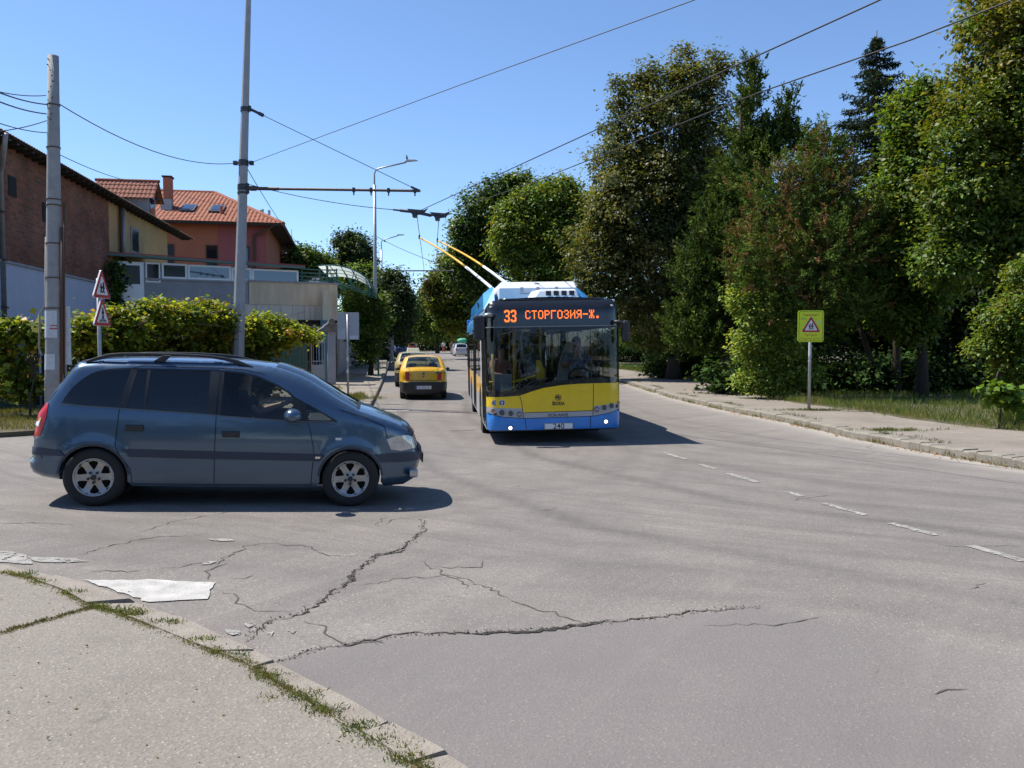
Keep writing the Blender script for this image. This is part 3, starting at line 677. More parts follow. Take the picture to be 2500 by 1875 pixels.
# ---- the blue minivan
def minivan():
    root = thing('minivan', 'blue minivan with black roof rails and alloy wheels crossing the junction', 'minivan', (-4.638, 9.675, -.012), rot=(0, R(2.05), R(10.58)))
    paint = mat('blue_metallic_paint', (.068, .115, .175), .26, .55, coat=.8, var=.12, vscale=1.5)
    trim = mat('dark_blue_trim', (.016, .026, .05), .5, 0, coat=.1)
    path = [(3.07, .19), (3.3, .195), (3.42, .26), (3.465, .385), (3.497, .5), (3.49, .594), (3.45, .62), (3.425, .7), (3.395, .775), (3.323, .85), (3.237, .903), (3.119, .95), (3.0, .99), (2.884, 1.03), (2.76, 1.067),
            (2.535, 1.185), (2.375, 1.285), (2.193, 1.392), (2.057, 1.455), (1.899, 1.507), (1.743, 1.543), (1.52, 1.567), (1.3, 1.578), (1.08, 1.582), (.65, 1.58), (.22, 1.568), (-.09, 1.55), (-.27, 1.527), (-.33, 1.46),
            (-.42, 1.32), (-.5, 1.195), (-.57, 1.075), (-.63, .985), (-.665, .862), (-.68, .72), (-.685, .62), (-.695, .6), (-.695, .52), (-.68, .5), (-.738, .462), (-.734, .4), (-.7, .32), (-.586, .28), (-.4, .262)]
    def W(x, z):
        w = .862 - .05 * (np.clip(.62 - z, 0, 1) / .4) ** 2 - .034 * (np.clip(z - .62, 0, .4) / .4) ** 2
        w = w - .2 * (np.clip(z - 1.0, 0, 1) / .57) ** 1.25
        w = w - .3 * (np.clip(x - 2.5, 0, 2) / .98) ** 2.3 - .13 * (np.clip(-.2 - x, 0, 1) / .52) ** 2
        for cx in (-.03, 2.683): w = w + .018 * np.exp(-((np.hypot(x - cx, z - .3) - .37) / .07) ** 2)
        return w
    sh = Shell(root, path, W, .085, .042, wheels=((-.03, .3), (2.683, .3)), arch=.345, sill=.205)
    RD = [(.215, 1.04), (.19, .64), (.25, .53), (.345, .4), (.36, .22), (1.205, .215), (1.215, 1.0), (1.222, 1.5), (.36, 1.51), (.3, 1.48)]
    FD = [(1.205, .215), (1.215, 1.0), (1.222, 1.5), (1.46, 1.495), (1.7, 1.45), (1.9, 1.375), (2.05, 1.27), (2.2, 1.14), (2.19, .95), (2.235, .82), (2.275, .6), (2.262, .45), (2.245, .215)]
    Q = [(-.354, 1.095), (-.33, 1.16), (-.28, 1.24), (-.211, 1.32), (-.15, 1.37), (-.098, 1.405), (-.02, 1.435), (.066, 1.452), (.293, 1.472), (.2, 1.058), (-.146, 1.078)]
    reg = [('rdoor', RD), ('fdoor', FD), ('pillar', [(.215, 1.045), (.31, 1.485), (1.16, 1.492), (1.215, 1.49), (1.214, .992)]), ('pillar', [(1.217, .99), (1.222, 1.488), (1.457, 1.475), (1.653, 1.432), (1.849, 1.347), (1.981, 1.27), (2.05, 1.212), (2.3, 1.083), (2.52, .962), (2.51, .94), (2.3, .934), (2.04, .94)]),
           ('quarterb', [(x + (x + .05) * .06, z + (z - 1.25) * .08) for x, z in Q]), ('quarter', Q), ('vent', [(.355, 1.465), (.459, 1.467), (.452, 1.05), (.289, 1.058)]), ('rwin', [(.493, 1.468), (1.12, 1.472), (1.123, 1.012), (.484, 1.044)]),
           ('fwin', [(1.268, 1.468), (1.457, 1.455), (1.653, 1.41), (1.849, 1.325), (1.975, 1.25), (2.02, 1.2), (2.05, .956), (1.262, .998)]), ('fqwin', [(2.16, 1.145), (2.3, 1.068), (2.47, .965), (2.212, .952)]),
           ('mould', [(-.69, .615), (-.69, .53), (-.3, .532), (-.36, .59)]), ('mould', [(.26, .615), (.34, .53), (1.2, .515), (2.27, .505), (2.34, .5), (2.4, .575), (2.27, .582), (1.2, .598)]), ('mould', [(2.95, .58), (3.02, .49), (3.3, .478), (3.495, .49), (3.49, .592), (3.2, .59)]),
           ('lamp', [(3.083, .75), (3.2, .79), (3.33, .79), (3.39, .765), (3.42, .7), (3.43, .635), (3.25, .612), (3.134, .632)]),
           ('tred', [(-.61, 1.075), (-.515, 1.085), (-.52, .94), (-.55, .82), (-.585, .73), (-.68, .725), (-.665, .86), (-.63, .98)]), ('tamb', [(-.66, .93), (-.575, .93), (-.59, .885), (-.665, .885)]), ('tclr', [(-.665, .885), (-.59, .885), (-.605, .83), (-.672, .83)])]
    st = {'rest': ('body', paint, 0), 'rdoor': ('door', paint, 0), 'fdoor': ('door', paint, 0), 'pillar': ('window_frame', M_blk, -.002), 'quarterb': ('window_frame', M_blk, -.001), 'quarter': ('window', G_tint, -.003), 'vent': ('window', G_tint, -.008),
          'rwin': ('window', G_tint, -.008), 'fwin': ('window', G_side, -.008), 'fqwin': ('window', G_side, -.006), 'mould': ('side_moulding', trim, .012), 'lamp': ('headlight', M_lens, .001), 'tred': ('tail_light', M_red, .006), 'tamb': ('tail_light', M_amb, .007), 'tclr': ('tail_light', M_clr, .007)}
    sh.sides(reg, st)
    sh.seam([[(.215, 1.04), (.19, .64), (.25, .53), (.345, .4), (.36, .24)], [(.36, .23), (1.205, .225), (2.245, .225)], [(1.205, .22), (1.215, 1.0), (1.22, 1.48)], [(2.195, .95), (2.235, .82), (2.275, .6), (2.262, .45), (2.245, .22)],
             [(.3, 1.47), (.33, 1.5), (.4, 1.515), (1.22, 1.512), (1.46, 1.505), (1.7, 1.46)], [(-.29, 1.5), (-.38, 1.34), (-.47, 1.19), (-.53, 1.09)], [(2.55, 1.08), (2.8, 1.01), (3.05, .9), (3.09, .76)], [(-.56, .62), (-.56, .5)]])
    sh.seam([[(-.36, 1.085), (-.146, 1.068), (.2, 1.05), (.49, 1.035), (1.123, 1.003), (1.26, .99), (2.05, .945), (2.5, .945)]], .012, 'window_seal', mat('window_seal', (.1, .1, .1), .35), off=.004)
    for cx in (2.683, -.03): sh.seam([[(cx + .358 * math.cos(a), .3 + .358 * math.sin(a)) for a in np.linspace(.1, math.pi - .1, 24)]], .022, 'arch_lip', trim, off=.006)
    sh.wrap('front_bumper', paint, 0, 4.0, .03); sh.wrap('front_bumper', trim, 4.0, 6, .03, off=.01); sh.wrap('grille', M_blk, 6, 8, .03, -.55, .55, .004); sh.wrap('body', paint, 6, 8, .03); sh.wrap('bonnet', paint, 8, 14, .05)
    sh.wrap('windscreen', G_ws, 14, 19.6, .06, -.93, .93); sh.wrap('windscreen_frame', M_blk, 14, 14.14, .06, -.9, .9, off=.003); sh.wrap('pillar', paint, 14, 19.6, .06, -1, -.93, nt_=3); sh.wrap('pillar', paint, 14, 19.6, .06, .93, 1, nt_=3)
    sh.wrap('roof', paint, 19.6, 28, .035); sh.wrap('tailgate', paint, 28, 36, .04); sh.wrap('rear_window', G_tint, 28.5, 30.9, .04, -.86, .86, .004); sh.wrap('rear_bumper', trim, 36, 38, .04, off=.008); sh.wrap('rear_bumper', paint, 38, len(path) - 1, .05)
    for sg in (1, -1):
        sh.wrap('tail_light', M_red, 31.2, 34.2, .04, min(sg, sg * .86), max(sg, sg * .86), .006, nt_=4)
        y = sg * .6
        rl = MB(); pts = [(-.19, 1.535), (-.08, 1.575), (.02, 1.605), (.15, 1.628), (.43, 1.642), (.75, 1.645), (1.08, 1.636), (1.25, 1.615), (1.4, 1.58), (1.57, 1.525)]
        vs = []; 
        for i, (x, z) in enumerate(pts):
            h = (.014, .02, .024, .018, .015, .015, .016, .02, .024, .014)[i]; yy = y - sg * (.02 if 0 < i < 9 else 0)
            for dy, dz in ((-.022, -h), (.022, -h), (.018, h), (-.018, h)): vs.append((x, yy + dy, z + dz))
        fs = [(i * 4 + j, i * 4 + (j + 1) % 4, (i + 1) * 4 + (j + 1) % 4, (i + 1) * 4 + j) for i in range(len(pts) - 1) for j in range(4)] + [(3, 2, 1, 0), tuple(len(vs) - 4 + k for k in range(4))]
        rl.add(vs, fs)
        rl.add([(.5, y - .02, 1.56), (.62, y - .02, 1.56), (.69, y - .02, 1.635), (.6, y - .02, 1.635), (.5, y + .02, 1.56), (.62, y + .02, 1.56), (.69, y + .02, 1.635), (.6, y + .02, 1.635)], [(3, 2, 1, 0), (4, 5, 6, 7), (0, 1, 5, 4), (1, 2, 6, 5), (2, 3, 7, 6), (3, 0, 4, 7)])
        rl.build('roof_rail', M_blk, root, bevel=.008)
        mi = MB().sphere((2.045, sg * .985, 1.015), (.1, .12, .085), 18, 12).build('wing_mirror', paint, root, True)
        MB().bb(2.03, 2.11, sg * .9 - .05, sg * .9 + .05, .955, 1.0).build('mirror_arm', M_blk, mi, bevel=.01)
        MB().add([(2.03, sg * .845, 1.0), (2.15, sg * .845, .96), (2.12, sg * .82, 1.14), (2.05, sg * .815, 1.2)], [(0, 1, 2, 3)]).build('mirror_base', M_blk, mi)
        for x, z in ((.377, .842), (1.376, .79)):
            yy = sg * (float(sh.hw(np.array([x]), np.array([z]))[0]) + .004)
            MB().bb(x - .095, x + .095, yy - .016, yy + .016, z - .034, z + .036).build('handle', M_blk, sh.parts[('rdoor' if x < 1 else 'fdoor', sg)], bevel=.012)
        yy = sg * (float(sh.hw(np.array([2.54]), np.array([.757]))[0]) + .004); MB().bb(2.505, 2.575, yy - .008, yy + .008, .742, .772).build('side_indicator', M_clr, root, bevel=.007)
        yy = sg * (float(sh.hw(np.array([2.3]), np.array([.545]))[0]) + .016); MB().bb(2.29, 2.36, yy - .003, yy + .003, .533, .556).build('badge', M_chr, root)
        fy = sg * .62; MB().bb(3.36, 3.46, fy - .09, fy + .03, .3, .39).build('fog_light', M_lens, root, bevel=.02)
    MB().bb(3.535, 3.55, -.26, .26, .42, .53).build('number_plate', M_blk, root)
    for x in (-.03, 2.683):
        for sg in (-1, 1): wheel(root, (x, sg * .755, .3), .317, .2, .202, sg)
    for x in (-.03, 2.683): MB().lathe([(0, -.64), (.34, -.64), (.34, .64), (0, .64)], (x, 0, .32), 'y', 24).build('wheel_well', M_well, root)
    MB().bb(-.3, 2.95, -.68, .68, .21, .42).build('underbody', M_well, root)
    i_ = MB().bb(-.5, 2.3, -.74, .74, .42, .5); i_.add([(2.0, -.72, .5), (2.0, .72, .5), (2.5, .72, .98), (2.5, -.72, .98), (2.7, .72, .9), (2.7, -.72, .9)], [(0, 1, 2, 3), (3, 2, 4, 5)]); i_.bb(2.1, 2.45, -.7, .7, .85, .95)
    for sg in (1, -1): i_.bb(.1, 2.2, sg * .785 - .01, sg * .785 + .01, .45, .96)
    i_.build('dashboard', M_dark, root)
    seat = MB()
    for x, ys_ in ((1.2, (-.38, .38)), (.35, (-.45, 0, .45))):
        for y in ys_:
            seat.bb(x, x + .5, y - .22, y + .22, .5, .66); seat.box((x - .03, y, .95), (.12, .44, .62), M=Matrix.Translation((x, 0, .6)) @ Matrix.Rotation(-.2, 4, 'Y') @ Matrix.Translation((-x, 0, -.6))); seat.bb(x - .2, x - .1, y - .13, y + .13, 1.22, 1.4)
    seat.build('seat', M_seat, root, bevel=.03)
    sw = MB(); sw.tube([(1.93 + .1 * math.sin(a), .38 + .17 * math.cos(a), .98 + .14 * math.sin(a)) for a in np.linspace(0, 2 * math.pi, 21)], .014, 6, False); sw.build('steering_wheel', M_dark, root, True)
    return root
van = minivan()
def loc_of(root, p): return Matrix.Translation(root.location) @ root.rotation_euler.to_matrix().to_4x4() @ Vector(p)
_c = loc_of(van, (1.42, .38, .17))
person('person in dark clothes at the wheel of the blue minivan', _c, R(10.58 + 90), 'drive', mat('navy_cloth', (.03, .035, .05), .9), mat('dark_trousers', (.03, .03, .035), .9))
# ---- generic parked cars and taxis
SEDAN = dict(path=[(3.1, .2), (3.3, .22), (3.42, .35), (3.43, .55), (3.38, .7), (3.15, .82), (2.5, .96), (1.78, 1.4), (1.5, 1.475), (.95, 1.525), (.35, 1.51), (.02, 1.46), (-.42, 1.105), (-.5, 1.085), (-.74, 1.06), (-.8, 1.0), (-.825, .66), (-.86, .62), (-.875, .42), (-.82, .25), (-.4, .22)],
             wh=((0, .3), (2.63, .3)), win=[('rwin', [(-.2, 1.03), (.1, 1.38), (.85, 1.44), (.9, 1.0)]), ('fwin', [(.98, 1.0), (.94, 1.44), (1.45, 1.39), (2.15, 1.0)])], ids=(4, 6, 8, 11, 12, 15, 17), tl=(15.05, 15.93))
HATCH = dict(path=[(2.95, .2), (3.15, .22), (3.27, .35), (3.28, .55), (3.2, .72), (2.95, .84), (2.35, .98), (1.6, 1.39), (1.3, 1.455), (.8, 1.49), (.3, 1.48), (-.2, 1.42), (-.55, 1.03), (-.6, .98), (-.65, .8), (-.67, .66), (-.7, .6), (-.71, .42), (-.64, .25), (-.38, .22)],
             wh=((0, .3), (2.5, .3)), win=[('rwin', [(-.3, 1.05), (-.05, 1.36), (.8, 1.42), (.84, 1.0)]), ('fwin', [(.92, 1.0), (.88, 1.42), (1.3, 1.38), (2.0, 1.0)])], ids=(4, 6, 7, 11, 12, 14, 16), tl=(13.2, 14.8))
def car(name, label, cat, spec, paint, loc, rz, bump=None, group=None, res=.11, black_bumper=False, rimm=M_steel):
    root = thing(name, label, cat, loc, rz, group); path = spec['path']; i = spec['ids']
    def W(x, z):
        w = .855 - .04 * (np.clip(.6 - z, 0, 1) / .4) ** 2 - .2 * (np.clip(z - .95, 0, 1) / .55) ** 1.15
        return w - .25 * (np.clip(x - 2.4, 0, 2) / 1.0) ** 2.2 - .16 * (np.clip(-.1 - x, 0, 1) / .75) ** 2.4
    sh = Shell(root, path, W, .075, res, wheels=spec['wh'], arch=.335, sill=.2)
    sh.sides([('door', [(.92, .24), (.93, .97), (2.2, .97), (2.25, .24)]), ('door', [(.3, .24), (-.12, .75), (-.12, .97), (.915, .97), (.905, .24)])] + spec['win'] + ([('low', [(-.9, .2), (-.9, .63), (-.33, .63), (-.33, .2)])] if black_bumper else []),
             {'rest': ('body', paint, 0), 'door': ('door', paint, 0), 'rwin': ('window', G_side if black_bumper else G_tint, -.004), 'fwin': ('window', G_side if black_bumper else G_tint, -.004), 'low': ('bumper', M_blk, .004)})
    bp = M_blk if black_bumper else paint
    sh.wrap('front_bumper', bp, 0, i[0], .1); sh.wrap('bonnet', paint, i[0], i[1], .08); sh.wrap('windscreen', G_ws, i[1], i[2], .08); sh.wrap('roof', paint, i[2], i[3], .05)
    sh.wrap('body', paint, i[3], i[4], .07, -1, -.88, nt_=3); sh.wrap('body', paint, i[3], i[4], .07, .88, 1, nt_=3); sh.wrap('rear_window', G_ws if black_bumper else G_tint, i[3], i[4], .07, -.88, .88)
    sh.wrap('boot_lid', paint, i[4], i[6], .06); sh.wrap('rear_bumper', bp, i[6], len(path) - 1, .09, off=.006)
    lo, hi = spec['tl']; sh.wrap('boot_gap', M_seam, hi + .01, hi + .05, .06, -.78, .78, .004)
    for sg in (1, -1):
        sh.wrap('tail_light', M_red, lo, hi, .06, min(sg * .998, sg * .79), max(sg * .998, sg * .79), .006, nt_=5); sh.wrap('boot_gap', M_seam, i[4], hi, .06, min(sg * .77, sg * .785), max(sg * .77, sg * .785), .004, nt_=2)
        MB().sphere((1.95, sg * .95, 1.02), (.07, .1, .065), 12, 8).build('wing_mirror', M_blk, root, True)
    for x, z in spec['wh']:
        for sg in (-1, 1): wheel(root, (x, sg * .745, .3), .3, .18, .19, sg, rimm, 8, 0)
    MB().bb(-.35, 2.85, -.64, .64, .21, .42).build('underbody', M_well, root)
    ib = MB().bb(-.35, 2.3, -.72, .72, .42, .5); ib.bb(2.0, 2.5, -.7, .7, .6, .93)
    for x, ys_ in ((1.0, (-.36, .36)), (.1, (-.4, .4))):
        for y in ys_: ib.bb(x - .1, x, y - .23, y + .23, .5, 1.08); ib.bb(x - .1, x - .02, y - .12, y + .12, 1.08, 1.25); ib.bb(x, x + .5, y - .23, y + .23, .5, .66)
    ib.bb(-.4, .0, -.7, .7, .9, 1.0)
    ib.build('seat', M_seat, root)
    return root, sh
M_taxi = mat('taxi_yellow', (.72, .4, .012), .28, coat=.6, var=.08, vscale=2)
tz = G(-3.15, 30)
taxi, tsh = car('taxi', 'yellow taxi with black bumper driving away beside the trolleybus', 'taxi', SEDAN, M_taxi, (-3.22, 29.95, tz), R(90 + 7), res=.06, black_bumper=True)
def rearx(z): return -.90
pl = MB(); pl.bb(-.975, -.96, -.27, .27, .385, .495); plo = pl.build('number_plate', M_plate, taxi, bevel=.004)
MB().bb(-.978, -.961, .228, .268, .388, .492).build('plate_band', M_pblue, plo)
text('lettering', 'EH 9356 BH', .075, M_ink, plo, facing((-.979, -.02, .44), (0, -1, 0)), .42)
MB().sphere((-.895, 0, .93), (.01, .045, .055), 10, 8).build('badge', mat('badge_grey', (.12, .13, .15), .3, .6), taxi, True)
MB().bb(-.9, -.885, -.03, .03, .80, .83).build('boot_handle', M_blk, taxi)
MB().sphere((-.88, -.5, .96), (.012, .09, .045), 12, 8).build('sticker', mat('green_sticker', (.02, .16, .1), .5), taxi, True)
text('lettering', 'taxi', .05, M_ink, taxi, facing((-.905, .5, .9), (0, -1, 0)), .16)
MB().tube([(-.84, .05, .245), (-.9, .05, .24)], .02, 8).build('exhaust', M_steel, taxi)
car2, c2s = car('taxi', 'pale yellow taxi with white roof sign, half hidden ahead of the taxi with black bumper', 'taxi', SEDAN, mat('shaded_pale_yellow', (.34, .28, .1), .3, coat=.6), (-4.42, 37.2, G(-4.6, 38)), R(90 + 8), res=.09, black_bumper=True)  # yellow dulled in the paint itself to stand for tree shade
MB().add([(.75, -.3, 1.56), (1.05, -.3, 1.56), (1.05, .3, 1.56), (.75, .3, 1.56), (.82, -.26, 1.72), (.98, -.26, 1.72), (.98, .26, 1.72), (.82, .26, 1.72)], [(4, 5, 6, 7), (0, 1, 5, 4), (1, 2, 6, 5), (2, 3, 7, 6), (3, 0, 4, 7)]).build('roof_sign', mat('taxi_sign', (.75, .72, .5), .4), car2, bevel=.02)
far = 'cars parked along the avenue'
def fcar(label, spec, col, px, d, rz=8, cat='car', name='parked_car'):
    x = (px - 1250) / FPX * d
    return car(name, label, cat, spec, mat(name + '_' + label.split()[0] + label.split()[1], col, .3, coat=.6), (x, d, G(x, d)), R(90 + rz), group=far, res=.16)
fcar('dark blue parked car on the left side, nearest the taxis', SEDAN, (.02, .07, .2), 979, 98)
fcar('black parked car under the trees, left of the dark blue car', HATCH, (.012, .012, .014), 948, 106, 4)
fcar('orange parked car behind the dark blue car', HATCH, (.5, .12, .03), 986, 110)
fcar('silver hatchback parked on the right with a green bundle behind its roof', HATCH, (.5, .5, .52), 1126, 100, 8)
fcar('grey parked car in front of the silver hatchback', HATCH, (.2, .22, .24), 1119, 112, 8)
fcar('red brown parked car at the far end of the avenue', HATCH, (.3, .06, .03), 1005, 135, 12)
# box van beyond the parked cars: body, cab glass, wheels
def boxvan(x, y, rz):
    r = thing('van', 'white high roofed van parked beyond the dark blue car on the left', 'van', (x, y, G(x, y)), rz, far)
    MB().add([(0, -.95, .35), (3.9, -.95, .35), (3.9, .95, .35), (0, .95, .35), (0, -.88, 2.35), (3.7, -.88, 2.35), (3.7, .88, 2.35), (0, .88, 2.35)], [(4, 5, 6, 7), (0, 1, 5, 4), (1, 2, 6, 5), (2, 3, 7, 6), (3, 0, 4, 7)]).build('body', mat('white_van_paint', (.7, .72, .75), .4, coat=.4), r, bevel=.08)
    MB().add([(-.01, -.8, 1.35), (-.01, .8, 1.35), (-.01, .76, 2.05), (-.01, -.76, 2.05)], [(0, 1, 2, 3)]).build('rear_window', G_tint, r)
    MB().add([(3.9, -.95, .35), (5, -.9, .35), (5, .9, .35), (3.9, .95, .35), (3.9, -.9, 2.2), (4.75, -.88, 1.15), (4.75, .88, 1.15), (3.9, .9, 2.2)], [(4, 5, 6, 7), (0, 1, 5, 4), (1, 2, 6, 5), (2, 3, 7, 6)]).build('cab', M_pblue, r, bevel=.05)
    for xx in (.8, 4.1):
        for s in (-1, 1): wheel(r, (xx, s * .85, .33), .33, .2, .2, s, M_steel, 8, 0)
boxvan(-18.2, 132, R(98))
gb = MB().sphere((0, 0, .35), (.75, .5, .35), 14, 8); gbo = gb.build('bundle', mat('green_tarp', (.05, .35, .2), .6), smooth=True); gbo.location = P(1130, 834, 104); tag(gbo, 'green domed bundle showing above the silver hatchback', 'bundle'); gbo.location.z -= .25
W1 = mat('white_cloth', (.7, .68, .66), .9); W2 = mat('red_cloth', (.45, .1, .08), .9); W3 = mat('brown_cloth', (.25, .12, .07), .9)
for px, d, top, bot, lb in ((1083, 118, W1, W2, 'pedestrian in white top and red skirt at the far right kerb'), (1103, 116, W3, W3, 'pedestrian in brown clothes leaning beside the parked cars')):
    x = (px - 1250) / FPX * d; person(lb, (x, d, G(x, d) + .14), R(20), 'walk', top, bot, detail=False, group='pedestrians far up the avenue')
# ---------------------------------------------------------------- the trolleybus
BUS_RZ, BUS_ROLL = R(4.8), R(-1.0)
bus = thing('trolleybus', 'blue, yellow and grey trolleybus with a lit route 33 display, coming towards the viewer', 'trolleybus', (.845, 15.9, -.19), rot=(0, BUS_ROLL, BUS_RZ)); bus.scale = (1.03, 1, 1)
B_yel = mat('bus_yellow', (.86, .58, .006), .3, coat=.5, var=.14, vscale=2.5); B_blue = mat('bus_blue', (.012, .24, .72), .32, coat=.5, var=.22, vscale=3); B_roofb = mat('bus_roof_blue', (.05, .28, .6), .35, coat=.4, var=.1, vscale=2)
B_sil = mat('bus_silver', (.42, .42, .43), .4, .25, var=.1, vscale=3); B_blk = mat('bus_black', (.012, .012, .014), .16, coat=.5); B_wht = mat('bus_white', (.74, .74, .73), .45, var=.12, vscale=3)
B_glass = glass('bus_windscreen', (.56, .58, .57), .015, 1.34); B_sglass = glass('bus_side_glass', (.45, .46, .47), .02); B_grey = mat('bus_side_grey', (.3, .31, .34), .4, .2, var=.1, vscale=3)
B_yrail = mat('yellow_rail', (.75, .5, .02), .35); B_led = mat('led_orange', (1, .17, .02), .5, emit=1.5); B_lamp = mat('lit_lamp', (1, .97, .9), .3, emit=2.0); B_refl = mat('reflector', (.3, .3, .31), .12, .9); B_dkglass = mat('dark_lens', (.05, .05, .055), .08, .3, coat=1)
B_disp = mat('display_black', (.008, .008, .009), .12, coat=.6); B_green = mat('leaf_green', (.03, .3, .06), .5)
zx = lambda a: (a - 1001) / 468.0
zz = lambda b: .285 + (1456 - b) / 468.0
def F(p):
    x, z = p[:, 0], p[:, 1]; ax = np.abs(x)
    y = .025 * x ** 2
    d = np.clip((ax - 1.03) / .245, 0, .999); y = y + .26 * (1 - np.sqrt(1 - d ** 2))
    d2 = np.clip((z - 2.55) / .26, 0, .995); y = y + .22 * (1 - np.sqrt(1 - d2 ** 2))
    y = y + .05 * np.clip(z - 1.0, 0, 2) ** 1.2
    d3 = np.clip((.5 - z) / .3, 0, 1); y = y + .05 * d3 ** 2
    return np.column_stack([x, y, z])
def Fp(x, z, off=0.0):
    q = F(np.array([[x, z]]))[0]; return Vector((q[0], q[1] - off, q[2]))
hw = 1.275; top = 2.81
outline = [(-hw, .285), (hw, .285), (hw, 2.55), (1.255, 2.66), (1.2, 2.74), (1.1, 2.79), (.9, top), (-.9, top), (-1.1, 2.79), (-1.2, 2.74), (-1.255, 2.66), (-hw, 2.55)]
ytop = [(zx(410), .93), (zx(560), .935), (zx(690), .95), (zx(800), 1.03), (zx(900), 1.09), (zx(1050), 1.135), (zx(1200), 1.155), (zx(1345), 1.16), (hw, 1.16)]
reg = [('bumper', [(-hw, .285), (hw, .285), (hw, .64), (1.0, .57), (.72, .525), (-.6, .512), (-1.0, .55), (-hw, .62)]),
       ('silver', [(-hw, .62), (-1.0, .55), (-.6, .512), (.72, .525), (1.0, .57), (hw, .64), (hw, .765), (.735, .72), (.72, .632), (-.585, .622), (-.61, .705), (-hw, .735)]),
       ('yellow', [(-hw, .735), (-.61, .705), (-.585, .622), (.72, .632), (.735, .72), (hw, .765)] + ytop[::-1] + [(-hw, .93)]),
       ('header', [(-hw, 2.28), (hw, 2.28), (hw, 2.56), (1.25, 2.66), (1.2, 2.74), (1.1, 2.79), (.9, top), (-.9, top), (-1.1, 2.79), (-1.2, 2.74), (-1.25, 2.66), (-hw, 2.56)]),
       ('display', [(-.98, 2.32), (.98, 2.32), (.98, 2.62), (-.98, 2.62)]),
       ('ws', [(zx(418), 1.06), (zx(600), 1.05), (zx(690), 1.075), (zx(800), 1.14), (zx(900), 1.19), (zx(1050), 1.235), (zx(1200), 1.255), (zx(1400), 1.26), (zx(1575), 1.26), (zx(1575), 2.26), (zx(418), 2.26)])]
def bb_(nm, v, f):
    part, m, sm = {'rest': ('front_frame', B_blk, 1), 'bumper': ('bumper', B_blue, 1), 'silver': ('lamp_panel', B_sil, 1), 'yellow': ('front_panel', B_yel, 1), 'header': ('header', B_blk, 1), 'display': ('destination_display', B_disp, 1), 'ws': ('windscreen', B_glass, 1)}[nm]
    bus_parts[nm] = meshobj(part, v, f, m, bus, True)
bus_parts = {}
panelize(outline, reg, F, .075, bb_)
# panel gaps on the front
def fline(lines, w, m, name, off=.003, parent=bus):
    mb = MB()
    for ln in lines:
        d = dens(ln, .05, False); L, Q = [], []
        for i, (x, z) in enumerate(d):
            a, b = d[max(i - 1, 0)], d[min(i + 1, len(d) - 1)]; tx, tz = b[0] - a[0], b[1] - a[1]; q = math.hypot(tx, tz) + 1e-9
            L.append(Fp(x - tz / q * w / 2, z + tx / q * w / 2, off)); Q.append(Fp(x + tz / q * w / 2, z - tx / q * w / 2, off))
        n = len(d); mb.add(L + Q, [(i, n + i, n + i + 1, i + 1) for i in range(n - 1)])
    return mb.build(name, m, parent)
fline([[(zx(690), .945), (zx(705), .85), (zx(722), .52)], [(zx(1345), 1.155), (zx(1335), .53)], [(-.58, .622), (.72, .632)], [(-hw + .02, .62), (-1.0, .55), (-.6, .512), (.72, .525), (1.0, .57), (hw - .02, .64)], [(zx(735), .51), (zx(745), .3)], [(zx(1315), .53), (zx(1310), .3)]], .011, M_seam, 'panel_gap')
fline([[(zx(410), 2.272), (zx(1585), 2.272)]], .018, mat('grey_gasket', (.22, .23, .23), .5), 'gasket')
# LED display
GL = {'С': '01110 10001 10000 10000 10000 10001 01110', 'Т': '11111 00100 00100 00100 00100 00100 00100', 'О': '01110 10001 10001 10001 10001 10001 01110', 'Р': '11110 10001 10001 11110 10000 10000 10000', 'Г': '11111 10000 10000 10000 10000 10000 10000',
      'З': '01110 10001 00001 00110 00001 10001 01110', 'И': '10001 10001 10011 10101 11001 10001 10001', 'Я': '01111 10001 10001 01111 00101 01001 10001', '-': '00000 00000 00000 11111 00000 00000 00000', 'Ж': '10101 10101 01110 00100 01110 10101 10101', '.': '00000 00000 00000 00000 00000 01100 01100'}
B3 = '0111110 1111111 1100011 0000011 0000011 0011110 0011110 0000011 0000011 1100011 1111111 0111110'
def leds(mb, rows, x0, z1, w, h, bold=False):
    rows = rows.split(); nr, ncl = len(rows), len(rows[0])
    for j, r in enumerate(rows):
        for i, c in enumerate(r):
            if c == '1':
                n = 2 if not bold else 1; cw, ch = w / ncl, h / nr
                for k in range(n):
                    for q in range(n):
                        cx, cz = x0 + cw * (i + (k + .5) / n), z1 - ch * (j + (q + .5) / n); a, b = cw / n * .40, ch / n * .40
                        mb.add([Fp(cx + s * a, cz + t * b, .006) for s, t in ((-1, -1), (1, -1), (1, 1), (-1, 1))], [(0, 1, 2, 3)])
for k in range(2):
    m1 = MB(); leds(m1, B3, zx(570) + k * .122, zz(373), .105, .235, True); m1.build('lettering', B_led, bus_parts['display'])
xx = zx(755); word = 'СТОРГОЗИЯ-Ж.'; cwd = (zx(1432) - zx(755)) / len(word)
for k, ch in enumerate(word):
    m1 = MB(); leds(m1, GL[ch], xx + k * cwd, zz(383) + .005, cwd * .8, .165); m1.build('lettering', B_led, bus_parts['display'])
